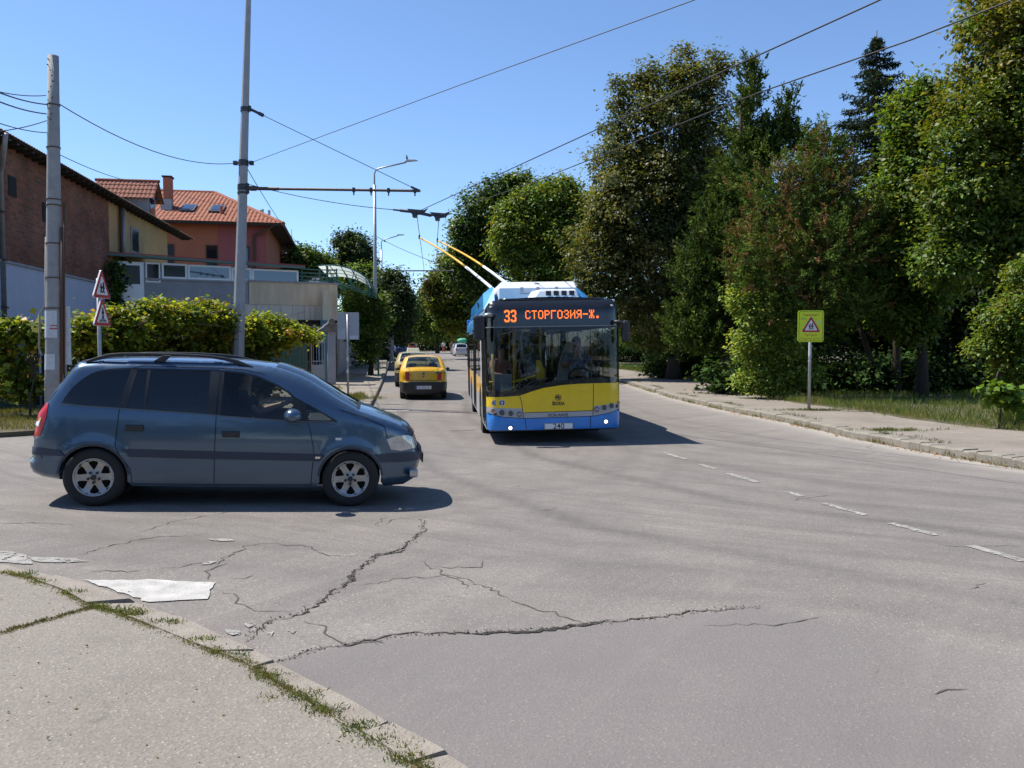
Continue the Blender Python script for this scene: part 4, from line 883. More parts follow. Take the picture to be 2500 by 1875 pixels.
# headlamps, fog lamps, plate, badges, writing
def roundlamp(x, z, r, m, name, ring=True):
    c = Fp(x, z, .012); mb = MB().lathe([(r, .014), (r * 1.02, -.012), (r * .84, -.014), (r * .78, .004), (0, .008)], c, 'y', 24); o = mb.build(name, B_refl if ring else M_blk, bus, True)
    MB().sphere((c[0], c[1] - .002, c[2]), (r * .76, .014, r * .76), 16, 8).build('lens', m, o, True)
for a, b, r, m in ((457, 1265, 17, M_amb), (475, 1298, 17, B_dkglass), (533, 1285, 27, B_dkglass), (610, 1295, 25, B_dkglass), (684, 1305, 24, B_refl), (1368, 1290, 24, B_refl), (1437, 1277, 24, B_dkglass), (1503, 1262, 23, B_dkglass), (1570, 1241, 15, M_amb), (1557, 1271, 15, B_dkglass)):
    roundlamp(zx(a), zz(b) + zx(a) * .018, r / 468, m, 'headlight')
for a, b in ((605, 1427), (1450, 1405)): roundlamp(zx(a), zz(b) + zx(a) * .018, 20 / 468, B_lamp, 'fog_light')
for a in (458, 1528): MB().sphere(Fp(zx(a), 2.66, -.005), (.032, .02, .02), 12, 8).build('marker_light', M_clr, bus, True)
pc = Fp(.06, .35, .02); pp = MB().box(pc, (.545, .014, .125)).build('number_plate', M_plate, bus, bevel=.004)
MB().add([(pc[0] + a, pc[1] - .0078, pc[2] + b) for a, b in ((-.27, -.06), (.27, -.06), (.27, .06), (-.27, .06), (-.262, -.052), (.262, -.052), (.262, .052), (-.262, .052))], [(0, 1, 5, 4), (1, 2, 6, 5), (2, 3, 7, 6), (3, 0, 4, 7)]).build('plate_border', M_ink, pp)
text('lettering', '240', .1, M_ink, pp, facing((pc[0], pc[1] - .009, pc[2])), .21, bold=.01)
MT = B_disp
text('lettering', 'ŠKODA', .085, MT, bus_parts['yellow'], facing(Fp(zx(1030), zz(1218), .006)), .235, bold=.035)
text('lettering', 'SOLARIS', .056, mat('grey_letters', (.07, .07, .075), .4), bus_parts['silver'], facing(Fp(zx(1025), zz(1325), .008)), .38, bold=.012)
ec = Fp(zx(1027), zz(1168), .006)
em = MB(); rr = .058
em.lathe([(rr, -.004), (rr, .004), (rr * .84, .004), (rr * .84, -.004), (rr, -.004)], ec, 'y', 28)
fn = lambda a, b, h: (ec[0] + a, ec[1] - .003 + h, ec[2] + b)
em.prism([(-.045, -.012), (-.005, -.012), (.012, -.035), (.03, -.035), (.018, -.006), (.042, .012), (.012, .016), (.004, .042), (-.012, .02), (-.022, .038), (-.03, .014), (-.042, .016)], fn, -.004, .002)
em.build('badge', MT, bus_parts['yellow'])
B_icon = mat('icon_blue', (.02, .045, .16), .4)
for a, kind in ((473, 0), (535, 1)):
    c = Fp(zx(a), zz(1200) - .01, .004); o = MB().disc(c, .058, 'y', 28, .003).build('sticker', B_icon, bus)
    r_ = MB().lathe([(.058, -.0045), (.058, .001), (.051, .001), (.051, -.0045), (.058, -.0045)], c, 'y', 28); y = c[1] - .0055
    def st(pts, w=.007):
        r_.tube([(c[0] + p, y, c[2] + q) for p, q in pts], w / 2, 5)
    r_.disc((c[0] + (-.008 if not kind else 0), y, c[2] + .034), .0085, 'y', 12, .001)
    if kind: st([(0, .02), (0, -.008)], .016); st([(-.016, .018), (-.02, -.006)]); st([(.016, .018), (.02, -.006)]); st([(-.005, -.006), (-.01, -.038)], .008); st([(.005, -.006), (.01, -.038)], .008)
    else:
        st([(-.008, .022), (-.005, 0), (.014, 0), (.024, -.026), (.032, -.024)]); st([(-.006, .012), (.012, .011)])
        st([(-.014 + .024 * math.cos(t) + .004, -.012 + .024 * math.sin(t)) for t in np.linspace(1.9, 6.1, 12)], .006)
    r_.build('symbol', M_plate, o)
# sides
def side(sg):
    def S_(p):
        y, z = p[:, 0], p[:, 1]; d = np.clip((z - 2.42) / .38, 0, .99)
        return np.column_stack([sg * (1.277 - .3 * (1 - np.sqrt(1 - d ** 2))), y, z])
    wa = []
    for cy in (8.55, 2.72): wa.append([(cy + .58 * math.cos(a), .46 + .58 * math.sin(a)) for a in np.linspace(-.28, math.pi + .28, 22)])
    out = [(.285, .29), (.285, 2.8), (11.9, 2.8), (11.95, .31)] + wa[0] + wa[1]
    G_ = []
    G_ += [('blue', [(.285, 2.27), (.285, 2.8), (11.9, 2.8), (11.95, 2.27)]), ('yellow', [(3.4, .83), (3.4, 1.21), (11.95, 1.21), (11.95, .83)]), ('yellow', [(1.62, .83), (1.62, 1.21), (3.4, 1.21), (3.4, .83)])]
    if sg < 0:
        doors = [(.32, 1.58), (5.0, 6.3), (9.8, 11.1)]; wins = [(1.64, 3.3), (3.36, 4.94), (6.36, 7.9), (7.96, 9.74), (11.16, 11.88)]
    else: doors = []; wins = [(.5, 1.9), (1.96, 3.4), (3.46, 5.2), (5.26, 7), (7.06, 8.8), (8.86, 10.6), (10.66, 11.85)]
    for a, b in wins: G_.append(('win', [(a, 1.225), (b, 1.225), (b, 2.255), (a, 2.255)]))
    for a, b in doors: G_ += [('dframe', [(a, .33), (b, .33), (b, 2.26), (a, 2.26)])] + [('dglass', [(x0 + .05, .42), (x1 - .05, .42), (x1 - .05, 2.2), (x0 + .05, 2.2)]) for x0, x1 in ((a, (a + b) / 2), ((a + b) / 2, b))]
    def bld(nm, v, f):
        part, m = {'rest': ('side_panel', B_sil), 'blue': ('roof_edge', B_roofb), 'yellow': ('side_panel', mat('bus_side_yellow', (.75, .42, .06), .35, coat=.4)), 'win': ('side_window', B_sglass), 'dframe': ('door', mat('bus_door_grey', (.16, .165, .17), .4, .3)), 'dglass': ('door_window', B_sglass)}[nm]
        meshobj(part, v, f if sg > 0 else f[:, ::-1], m, bus, True)
    panelize(out, G_, S_, .13, bld)
    mb = MB()
    for a, b in wins: mb.bb(sg * 1.279 - .004, sg * 1.279 + .004, b, b + .06, 1.22, 2.26)
    mb.build('window_post', B_blk, bus)
    if sg < 0:
        mb = MB()
        for a, b in doors:
            for q in (a, (a + b) / 2 - .01, b): mb.bb(-1.292, -1.276, q - .012, q + .012, .34, 2.27)
            mb.bb(-1.3, -1.27, a - .03, b + .03, 2.275, 2.33)
        mb.build('door_edge', B_blk, bus)
        sg_ = MB().bb(-1.284, -1.2775, 1.7, 2.25, 1.1, 2.2); sg_.build('notice', mat('notice_grey', (.5, .5, .52), .6, var=.5, vscale=6), bus)
    for cy in (2.72, 8.55):
        MB().lathe([(0, -.16), (.57, -.16), (.57, .16), (0, .16)], (sg * 1.1, cy, .46), 'x', 24).build('wheel_well', M_well, bus)
    for cy in (2.72, 8.55):
        w = MB(); h = .14; w.lathe([(.28, -h * .8), (.3, -h), (.45, -h), (.475, -h * .7), (.475, h * .7), (.45, h), (.3, h), (.28, h * .8)], (sg * 1.1, cy, .47), 'x', 36); wo = w.build('wheel', M_rub, bus, True)
        k = MB().lathe([(.29, h * .8 * sg), (.27, h * .9 * sg), (.2, h * .5 * sg), (.14, h * .9 * sg), (.1, h * 1.15 * sg), (0, h * 1.15 * sg)], (sg * 1.1, cy, .47), 'x', 28)
        for j in range(10): q = j * .628; k.disc((sg * (1.1 + h * .75), cy + .21 * math.cos(q), .47 + .21 * math.sin(q)), .02, 'x', 8, .03)
        k.build('rim', M_steel, wo)
side(-1); side(1)
rb = MB().bb(-1.27, 1.27, 11.9, 11.97, .3, 2.78); rb.build('rear_panel', B_blue, bus, bevel=.03)
rf = MB(); n = 12
for (y0, y1) in ((.27, 11.9),):
    xs_ = np.linspace(-.99, .99, n); vs = [(x, y, 2.8 + .05 * (1 - (x / .99) ** 2)) for y in (y0, y1) for x in xs_]
    rf.add(vs, [(i, i + 1, n + i + 1, n + i) for i in range(n - 1)])
rf.build('roof', B_roofb, bus, True)
rim_ = MB(); rim_.tube([Fp(x, 2.80, -.02) for x in np.linspace(-1.0, 1.0, 9)], .03, 8); rim_.build('header_rim', B_blk, bus, True)
fl = MB().bb(-1.22, 1.22, .3, 11.85, .24, .34); fl.build('floor', mat('bus_floor', (.09, .09, .095), .8), bus)
MB().bb(-1.2, 1.2, 11.4, 11.88, .34, 2.7).build('rear_bench', M_seat, bus)
MB().bb(-1.22, 1.22, .35, 11.8, 2.6, 2.66).build('ceiling', mat('bus_ceiling', (.22, .22, .22), .8), bus)
# cab: dashboard, steering wheel, partition, seat, rails
da = MB(); da.add([(-.1, .16, .4), (1.2, .16, .4), (1.2, .16, 1.22), (-.1, .16, 1.16), (-.1, .8, .4), (1.2, .8, .4), (1.2, .62, 1.2), (-.1, .6, 1.14)], [(0, 1, 2, 3), (3, 2, 6, 7), (4, 7, 6, 5), (0, 3, 7, 4), (1, 5, 6, 2)]); da.bb(-1.2, -.1, .16, .3, .4, .98); da.build('dashboard', M_dark, bus, bevel=.03)
sw = MB(); sw.tube([(.6 + .24 * math.cos(a), .66 + .1 * math.sin(a), 1.24 + .2 * math.sin(a)) for a in np.linspace(0, 2 * math.pi, 25)], .018, 8, False); sw.tube([(.36, .66, 1.24), (.84, .66, 1.24)], .014); sw.tube([(.6, .6, 1.1), (.6, .66, 1.24)], .03); sw.build('steering_wheel', M_dark, bus, True)
ds = MB(); ds.bb(.32, .88, 1.15, 1.6, .8, .95); ds.build('driver_seat', M_seat, bus, bevel=.04)
hs = MB(); hs.prism([(.24, 1.0), (.3, 1.5), (.42, 1.9), (.5, 1.98), (.7, 1.98), (.78, 1.9), (.9, 1.5), (.96, 1.0)], lambda a, b, h: (a, 1.62 + h, b), 0, .1); hs.build('seat_cover', mat('white_seat_cover', (.62, .62, .6), .9), bus, bevel=.03)
MB().bb(.05, 1.2, 1.85, 1.88, .35, 1.35).build('cab_partition', M_dark, bus)
MB().add([(.05, 1.86, 1.36), (1.2, 1.86, 1.36), (1.2, 1.86, 2.5), (.05, 1.86, 2.5)], [(0, 1, 2, 3)]).build('partition_window', B_sglass, bus)
rl = MB()
for x, y, z0, z1 in ((-.68, 1.0, .35, 2.55), (-.42, 3.6, .35, 2.6), (.42, 3.6, .35, 2.6), (-.42, 5.4, .35, 2.6), (.42, 6.2, .35, 2.6), (-.05, 1.8, .35, 2.55), (-.42, 8, .35, 2.6), (-1.1, 1.0, .9, 1.75)): rl.tube([(x, y, z0), (x, y, z1)], .021, 8)
rl.tube([(-1.2, .5, 1.2), (-.72, .55, 1.2), (-.4, .62, 1.28), (-.12, .7, 1.36)], .026, 8); rl.tube([(-.4, 2.2, 1.5), (-.42, 2.2, 2.1), (-.3, 2.2, 2.45), (-.25, 2.2, 2.6)], .02, 8)
for s in (-1, 1): rl.tube([(s * .42, 2.2, 2.25), (s * .42, 11, 2.25)], .018, 8)
rl.build('grab_rail', B_yrail, bus, True)
MB().add([(-.27, .62, 1.22), (-.11, .62, 1.22), (-.11, .62, 1.42), (-.2, .62, 1.62), (-.27, .62, 1.62), (-.27, .74, 1.22), (-.11, .74, 1.22), (-.11, .74, 1.42), (-.2, .74, 1.62), (-.27, .74, 1.62)], [(4, 3, 2, 1, 0), (5, 6, 7, 8, 9), (0, 1, 6, 5), (1, 2, 7, 6), (2, 3, 8, 7), (3, 4, 9, 8), (4, 0, 5, 9)]).build('ticket_machine', B_yrail, bus, bevel=.015)
MB().bb(-1.13, -.77, .42, .44, 1.04, 1.36).build('cab_notice', mat('notice_board', (.28, .3, .33), .5), bus)
MB().tube([(-.1, .5, 1.2), (-.1, .55, 2.1)], .014, 8).build('pole', M_chr, bus, True)
MB().sphere((-.47, .6, 2.22), (.1, .05, .035), 12, 8).build('cab_lamp', M_plate, bus, True)
st_ = MB()
for x, y in ((-.85, 2.0), (.85, 3.2), (-.85, 3.4), (.85, 4.4), (.85, 5.4), (.85, 7.4), (-.85, 7.4), (.85, 8.6), (-.85, 8.8), (.85, 9.8)):
    st_.bb(x - .22, x + .22, y, y + .42, .72, .82); st_.bb(x - .22, x + .22, y + .42, y + .5, .75, 1.45)
st_.build('passenger_seat', M_seat, bus, bevel=.03)
# wipers
for a, b, c in (((zx(545), zz(1145)), (zx(640), zz(1115)), (zx(940), zz(990))), ((zx(1000), zz(1040)), (zx(1240), zz(1000)), (zx(1400), zz(996)))):
    MB().tube([Fp(*a, .03), Fp(*b, .05), Fp(*c, .04)], [.014, .012, .008], 6).build('wiper', M_ink, bus)
fline([[(zx(620), zz(1130)), (zx(800), zz(1020)), (zx(945), zz(988))]], .022, M_ink, 'wiper', .035)
# mirrors
for sg, x0, x1, z0, z1 in ((-1, -1.5, -1.29, 2.02, 2.50), (1, 1.28, 1.43, 1.95, 2.36)):
    mo = MB(); mo.bb(min(x0, x1), max(x0, x1), -.06, .1, z0, z1); mr = mo.build('mirror', M_blk, bus, bevel=.05)
    MB().tube([(sg * 1.1, .16, z1 - .02), (sg * 1.22, .0, z1 - .02), ((x0 + x1) / 2, 0, z1 - .06)], .035, 8).build('mirror_arm', M_blk, mr, True)
MB().sphere((-1.22, .05, 2.5), (.09, .1, .05), 12, 8).build('mirror_mount', M_steel, bus, True)
# roof gear
un = MB(); un.add([(-.33, .95, 2.83), (.66, .95, 2.83), (.66, 2.2, 2.83), (-.33, 2.2, 2.83), (-.16, 1.06, 3.05), (.6, 1.06, 3.05), (.6, 2.1, 3.08), (-.2, 2.1, 3.08)], [(4, 5, 6, 7), (0, 1, 5, 4), (1, 2, 6, 5), (2, 3, 7, 6), (3, 0, 4, 7)]); uo = un.build('roof_fan_unit', B_wht, bus, bevel=.05)
for k in range(4):
    x = -.02 + .155 * k; MB().add([(x, .985, 2.915), (x + .105, .985, 2.915), (x + .105, 1.018, 3.015), (x, 1.018, 3.015)], [(0, 1, 2, 3)]).build('vent', M_blk, uo)
ac = MB(); ac.add([(-.84, 2.55, 2.83), (.84, 2.55, 2.83), (.84, 5.6, 2.83), (-.84, 5.6, 2.83), (-.84, 2.55, 3.18), (.84, 2.55, 3.18), (.84, 5.6, 3.18), (-.84, 5.6, 3.18), (-.78, 2.72, 3.33), (.8, 2.72, 3.33), (.8, 5.5, 3.36), (-.78, 5.5, 3.36)],
       [(8, 9, 10, 11), (0, 1, 5, 4), (4, 5, 9, 8), (1, 2, 6, 5), (5, 6, 10, 9), (2, 3, 7, 6), (6, 7, 11, 10), (3, 0, 4, 7), (7, 4, 8, 11)]); aco = ac.build('roof_equipment_box', B_wht, bus, bevel=.012)
for x in (-.35, 0, .4): MB().bb(x - .035, x + .035, 2.535, 2.55, 3.1, 3.2).build('latch', B_sil, aco, bevel=.006)
MB().tube([(-.4, 2.53, 3.06), (0, 2.53, 3.06)], .01, 6).build('latch_bar', B_sil, aco)
M_warn = mat('warning_yellow', (.5, .28, .05), .5)
for x in (-.43, .48): MB().add([(x - .028, 2.648, 3.245), (x + .028, 2.648, 3.245), (x, 2.672, 3.295)], [(0, 1, 2)]).build('warning_label', M_warn, aco)
MB().add([(-.06, 2.655, 3.275), (.05, 2.655, 3.275), (.05, 2.675, 3.295), (-.06, 2.675, 3.295)], [(0, 1, 2, 3)]).build('label', M_ink, aco)
for sg in (-1, 1):
    fa = MB(); x0, x1 = sg * 1.18, sg * .93
    fa.add([(x0, 2.6, 2.72), (x1, 2.6, 2.83), (x0 * .985, 3.0, 3.0), (x1, 3.0, 3.2), (x1, 3.5, 3.3), (x0 * .97, 3.5, 3.12), (x0, 11.5, 2.72), (x1, 11.5, 2.83), (x1, 11, 3.3), (x0 * .97, 11, 3.12), (x0, 3.5, 2.72)],
           [(0, 1, 3, 2), (2, 3, 4, 5), (5, 4, 8, 9), (0, 2, 5, 10), (10, 5, 9, 6), (9, 8, 7, 6), (1, 7, 8, 4), (1, 4, 3)]); fa.build('roof_fairing', B_roofb if sg > 0 else mat('fairing_blue', (.02, .27, .68), .3, coat=.5), bus)
# trolley booms (pointing back to the overhead wires)
Mi = (Matrix.Translation(bus.location) @ Matrix.Rotation(BUS_RZ, 4, 'Z') @ Matrix.Rotation(BUS_ROLL, 4, 'Y') @ Matrix.Diagonal((1.03, 1, 1, 1))).inverted()
M_yboom = mat('boom_yellow', (.75, .42, .02), .4)
HEADS = []
for k, (base, head) in enumerate((((-.5, 7.3, 3.32), P(1024, 580, 30.0)), ((-.02, 7.3, 3.4), P(1068, 588, 30.4)))):
    h = Mi @ head; b = Vector(base); HEADS.append(head)
    pt = lambda t: b.lerp(h, t) + Vector((0, 0, .13 * math.sin(math.pi * t)))
    bo = MB(); bo.tube([pt(t) for t in np.linspace(0, .36, 5)], [.05, .047, .045, .043, .04], 10); o = bo.build('trolley_boom', B_wht, bus, True)
    MB().tube([pt(t) for t in np.linspace(.36, 1, 9)], list(np.linspace(.037, .026, 9)), 10).build('boom_tip', M_yboom, o, True)
    hd_ = MB().box(h, (.06, .2, .09)); hd_.tube([h, h + Vector((0, .02, .1))], .03, 8); hd_.build('trolley_head', M_blk, o, bevel=.01)
    bs = MB().box((base[0], base[1] - .05, base[2] - .06), (.22, .5, .14)); bs.tube([(base[0], base[1] - .3, base[2] - .05), (base[0], base[1] + .3, base[2] + .02)], .035); bs.build('boom_base', M_steel, o, bevel=.01)
MB().bb(-.85, .85, 5.9, 8.6, 2.84, 3.2).build('boom_platform', B_sil, bus, bevel=.03)
MB().tube([(-1.15, 5.2, 2.8), (-1.2, 5.2, 3.0), (-1.15, 5.9, 3.0), (-1.15, 6, 2.8)], .015, 6).build('roof_handle', M_blk, bus)
_B = Mi.inverted()
person('bus driver in a blue and white patterned short sleeved shirt behind the wheel', _B @ Vector((.6, 1.28, .62)), BUS_RZ, 'drive', M_plaid, mat('dark_trousers', (.03, .03, .035), .9), mat('red_brown_hair', (.14, .05, .03), .6), scale=1.06)
person('passenger in a pink top sitting just inside the front door of the trolleybus', _B @ Vector((-.92, 1.5, .58)), BUS_RZ + R(30), 'sit', mat('pink_cloth', (.45, .2, .17), .9), mat('dark_trousers', (.03, .03, .035), .9), long_hair=True)
person('passenger in a light blue shirt standing in the aisle of the trolleybus', _B @ Vector((-.2, 2.6, .35)), BUS_RZ, 'stand', mat('light_blue_cloth', (.2, .26, .36), .9), mat('dark_trousers', (.03, .03, .035), .9), scale=.95)
# ---------------------------------------------------------------- buildings
def brickmat(name, c1, c2, mortar, scale=1.0, bw=.24, bh=.075):
    m = bpy.data.materials.new(name); m.use_nodes = True; n, l = m.node_tree.nodes, m.node_tree.links; b = n['Principled BSDF']; b.inputs['Roughness'].default_value = .9
    tc = n.new('ShaderNodeTexCoord'); sp = n.new('ShaderNodeSeparateXYZ'); l.new(tc.outputs['Object'], sp.inputs[0])
    ad = n.new('ShaderNodeMath'); ad.operation = 'ADD'; l.new(sp.outputs[0], ad.inputs[0]); l.new(sp.outputs[1], ad.inputs[1])
    cb = n.new('ShaderNodeCombineXYZ'); l.new(ad.outputs[0], cb.inputs[0]); l.new(sp.outputs[2], cb.inputs[1])
    br = n.new('ShaderNodeTexBrick'); l.new(cb.outputs[0], br.inputs['Vector']); br.inputs['Scale'].default_value = 1
    br.inputs['Brick Width'].default_value = bw; br.inputs['Row Height'].default_value = bh; br.inputs['Mortar Size'].default_value = .022; br.inputs['Bias'].default_value = -.05
    br.inputs['Color1'].default_value = (*c1, 1); br.inputs['Color2'].default_value = (*c2, 1); br.inputs['Mortar'].default_value = (*mortar, 1)
    t = n.new('ShaderNodeTexNoise'); t.inputs['Scale'].default_value = .55; t.inputs['Detail'].default_value = 8; l.new(tc.outputs['Object'], t.inputs['Vector'])
    mx = n.new('ShaderNodeMix'); mx.data_type = 'RGBA'; mx.blend_type = 'MULTIPLY'; rp = n.new('ShaderNodeMapRange'); rp.inputs[1].default_value = .35; rp.inputs[2].default_value = .68; l.new(t.outputs['Fac'], rp.inputs[0])
    l.new(rp.outputs[0], mx.inputs[0]); l.new(br.outputs['Color'], mx.inputs[6]); mx.inputs[7].default_value = (.5, .45, .42, 1); l.new(mx.outputs[2], b.inputs['Base Color'])
    bp = n.new('ShaderNodeBump'); bp.inputs['Strength'].default_value = .6; bp.inputs['Distance'].default_value = .02; l.new(br.outputs['Fac'], bp.inputs['Height']); bp.invert = True; l.new(bp.outputs[0], b.inputs['Normal'])
    return m
M_brick = brickmat('old_red_brick', (.44, .125, .05), (.2, .066, .035), (.21, .15, .11), bw=.32, bh=.13)
M_wash = mat('whitewash', (.52, .55, .66), .9, var=.14, vscale=1.4, bump=.3, bscale=12); M_wood = mat('dark_eave_wood', (.045, .032, .024), .9, var=.4, vscale=8)
M_tile = mat('old_roof_tile', (.26, .15, .105), .9, var=.7, vscale=2.5, col2=(.2, .165, .145)); M_tile_red = mat('orange_roof_tile', (.36, .11, .052), .85, var=.55, vscale=3)
M_tile_old = mat('weathered_red_tile', (.3, .1, .06), .9, var=.6, vscale=4, col2=(.16, .07, .05))
M_yplaster = mat('yellow_plaster', (.55, .36, .14), .9, var=.3, vscale=.8, bump=.2, bscale=10, col2=(.38, .26, .13)); M_oplaster = mat('terracotta_plaster', (.4, .14, .08), .9, var=.12, vscale=.7)
M_mplaster = mat('maroon_plaster', (.33, .1, .1), .9, var=.12, vscale=.7); M_gplaster = mat('grey_plaster', (.36, .36, .385), .9, var=.25, vscale=1.2, bump=.2, bscale=14); M_beige = mat('beige_plaster', (.78, .62, .43), .9, var=.3, vscale=1.6, stretch=(2.5, 2.5, .35))
M_cream = mat('cream_panel', (.75, .67, .56), .85, var=.3, vscale=2, stretch=(3, 3, .4)); M_pvc = mat('white_pvc', (.86, .86, .86), .4); M_win = mat('dark_window', (.012, .014, .018), .06, spec=.2); M_winm = mat('mirror_window', (.085, .1, .125), .03, .95)
M_hole = mat('unlit_opening', (.02, .016, .014), .9); M_zinc = mat('zinc_pipe', (.33, .34, .36), .5, .5, var=.3, vscale=6); M_teal = mat('teal_steel', (.03, .14, .13), .5); M_bluewall = mat('blue_wall', (.11, .24, .3), .9, var=.35, vscale=2); M_pole = mat('pole_concrete', (.33, .33, .33), .85, var=.25, vscale=5, bump=.2, bscale=30, col2=(.24, .235, .23))
M_gsteel = mat('galvanised_steel', (.4, .41, .43), .45, .5, var=.2, vscale=8); M_dsteel = mat('dark_steel', (.05, .05, .06), .55, .4); M_rust = mat('rusty_steel', (.12, .06, .035), .8, var=.4, vscale=20); M_wire = mat('overhead_wire', (.02, .02, .024), .6)
M_paper = mat('paper', (.6, .62, .64), .8, var=.25, vscale=14)
def tiles(mb, a, b, c, d, pitch=.2, rise=.035, rows=None):
    """Corrugated tile field on a sloping quad a-b (eave) to d-c (ridge); ribs run up the slope, courses step across it."""
    a, b, c, d = map(Vector, (a, b, c, d)); L = (b - a).length; H = ((d - a).length + (c - b).length) / 2
    n = max(4, int(L / pitch) * 6); m = rows or max(3, int(H / .35)); nrm = (b - a).cross(d - a).normalized()
    if nrm.z < 0: nrm = -nrm
    vs = []; fs = []; k = 0
    for j in range(m):
        for t, lift in ((j / m, .03), ((j + 1) / m + .02, 0.0)):
            p0, p1 = a.lerp(d, t), b.lerp(c, t); ln = (p1 - p0).length; st = (p0 - a).dot((b - a).normalized())
            for i in range(n + 1):
                s = i / n; x = st + s * ln; ph = (x / pitch) % 1
                vs.append(p0.lerp(p1, s) + nrm * (lift + rise * abs(math.sin(math.pi * ph))))
        o = j * 2 * (n + 1)
        fs += [(o + i, o + i + 1, o + n + 2 + i, o + n + 1 + i) for i in range(n)]
    return mb.add(vs, fs)
def window(parent, fr_m, gl_m, x0, x1, z0, z1, y=-.03, f=.06, name='window', bars=(), rec=.02):
    """A framed window standing on a wall whose outer face is local y = 0, camera on the -y side."""
    mb = MB()
    mb.bb(x0, x1, y, y + .08, z0, z0 + f); mb.bb(x0, x1, y, y + .08, z1 - f, z1); mb.bb(x0, x0 + f, y, y + .08, z0 + f, z1 - f); mb.bb(x1 - f, x1, y, y + .08, z0 + f, z1 - f)
    for q in bars: mb.bb(q - f / 2, q + f / 2, y + .003, y + .08, z0 + f, z1 - f)
    w = mb.build(name, fr_m, parent)
    MB().quad((x0 + f, y + rec, z0 + f), (x1 - f, y + rec, z0 + f), (x1 - f, y + rec, z1 - f), (x0 + f, y + rec, z1 - f)).build('pane', gl_m, w)
    return w
BH_RZ = math.atan2(.988, -.155); BH_O = (-16.2, 26.2, 0)
bh = thing('brick_house', 'old bare brick house with whitewashed base behind the concrete pole', 'house', BH_O, BH_RZ)
w = MB(); w.bb(-1.7, 10.95, 0, 8, 4.36, 8.35); w.bb(-1.7, 10.95, 0, 8, -.5, 4.36); w.build('wall', M_brick, bh)
b_ = MB().bb(-1.7, 10.9, -.06, 0, -.5, 4.36); b_.build('base_wall', M_wash, bh); MB().bb(-1.7, 10.92, -.12, 0, 4.36, 4.44).build('coping', M_gplaster, bh)
r = MB(); tiles(r, (-2.1, -.62, 8.2), (10.9, -.62, 8.2), (10.9, 6, 12.0), (-2.1, 6, 12.0)); r.build('roof', M_tile, bh, fix=True)
e = MB(); e.add([(-2.1, -.55, 8.2), (10.9, -.55, 8.2), (10.9, .0, 8.42), (-2.1, 0, 8.42), (-2.1, -.58, 8.27), (10.9, -.58, 8.27), (10.9, 0, 8.52), (-2.1, 0, 8.52)], [(3, 2, 1, 0), (0, 1, 5, 4), (1, 2, 6, 5)])
for k in range(22): e.bb(-2 + .6 * k, -1.9 + .6 * k, -.5, 0, 8.1, 8.24)
e.build('eave', M_wood, bh)
for x, z0, z1, wd_ in ((3.6, 6.15, 6.85, .5), ): MB().bb(x, x + wd_, -.02, .05, z0, z1).build('window', M_hole, bh)
MB().bb(.9, 1.5, -.02, .0, 6.6, 7.25).build('window', M_hole, bh)
dp = MB(); dp.tube([(-1.0, -.75, 8.1), (-.2, -.3, 7.4), (.1, -.12, 7.1), (.1, -.12, 2.2)], .075, 10); dp.build('downpipe', M_zinc, bh, True)
for z in (5.9, 4.4, 2.9): MB().bb(0, .2, -.22, -.02, z, z + .05).build('pipe_bracket', M_rust, bh)
MB().bb(-1.7, 3.2, -.35, -.06, 2.15, 2.5).build('ledge', M_rust, bh)
yh = thing('plaster_house', 'yellow plastered house with tiled eaves and a gabled dormer beyond the brick house', 'house', BH_O, BH_RZ)
MB().bb(10.97, 21.2, .02, 8, -.5, 8.35).build('wall', M_yplaster, yh)
r = MB(); tiles(r, (10.95, -.62, 8.2), (25.0, -.62, 8.2), (25, 6, 12.0), (10.95, 6, 12.0)); r.build('roof', M_tile, yh, fix=True)
e = MB(); e.add([(10.92, -.55, 8.2), (25, -.55, 8.2), (25, 0.3, 8.5), (10.92, .3, 8.5), (10.92, -.58, 8.27), (25, -.58, 8.27), (25, .3, 8.62)], [(3, 2, 1, 0), (0, 1, 5, 4), (1, 2, 6, 5)])
for k in range(23): e.bb(11.2 + .6 * k, 11.3 + .6 * k, -.5, 0, 8.1, 8.24)
e.build('eave', M_wood, yh)
window(yh, mat('mauve_frame', (.33, .25, .27), .7), M_win, 14.2, 15.6, 6.2, 7.5, y=-.02, f=.14); window(yh, mat('mauve_frame', (.33, .25, .27), .7), M_win, 14.0, 15.4, 4.4, 5.3, y=-.02, f=.1)
MB().tube([(12.35, -.1, 8.1), (12.35, -.1, 5)], .07, 8).build('downpipe', M_rust, yh, True); MB().tube([(12.6, -.12, 8.1), (12.6, -.12, 5)], .09, 8).build('downpipe', M_zinc, yh, True)
dm = MB(); dm.add([(20.2, .75, 8.8), (21.7, .75, 8.8), (21.7, .75, 10.0), (20.95, .75, 10.75), (20.2, .75, 10.0), (20.2, 3.6, 9.6), (21.7, 3.6, 9.6), (21.7, 3.6, 10.0), (20.95, 3.6, 10.75), (20.2, 3.6, 10.0)], [(0, 1, 2, 3, 4), (0, 4, 9, 5), (1, 6, 7, 2)]); dmo = dm.build('dormer', M_gplaster, yh)
dr = MB(); tiles(dr, (19.85, .35, 9.78), (19.85, 3.6, 9.78), (20.95, 3.6, 10.88), (20.95, .35, 10.88), .22, .04); tiles(dr, (22.05, .35, 9.78), (22.05, 3.6, 9.78), (20.95, 3.6, 10.88), (20.95, .35, 10.88), .22, .04); dr.tube([(20.95, .3, 10.92), (20.95, 3.7, 10.92)], .09, 8); dr.build('roof', M_tile_old, dmo, fix=True)
MB().bb(20.5, 21.4, .72, .78, 9.0, 9.95).build('window', M_win, dmo); MB().bb(20.3, 20.95, .3, .4, 9.8, 9.9).build('barge_board', M_wood, dmo)
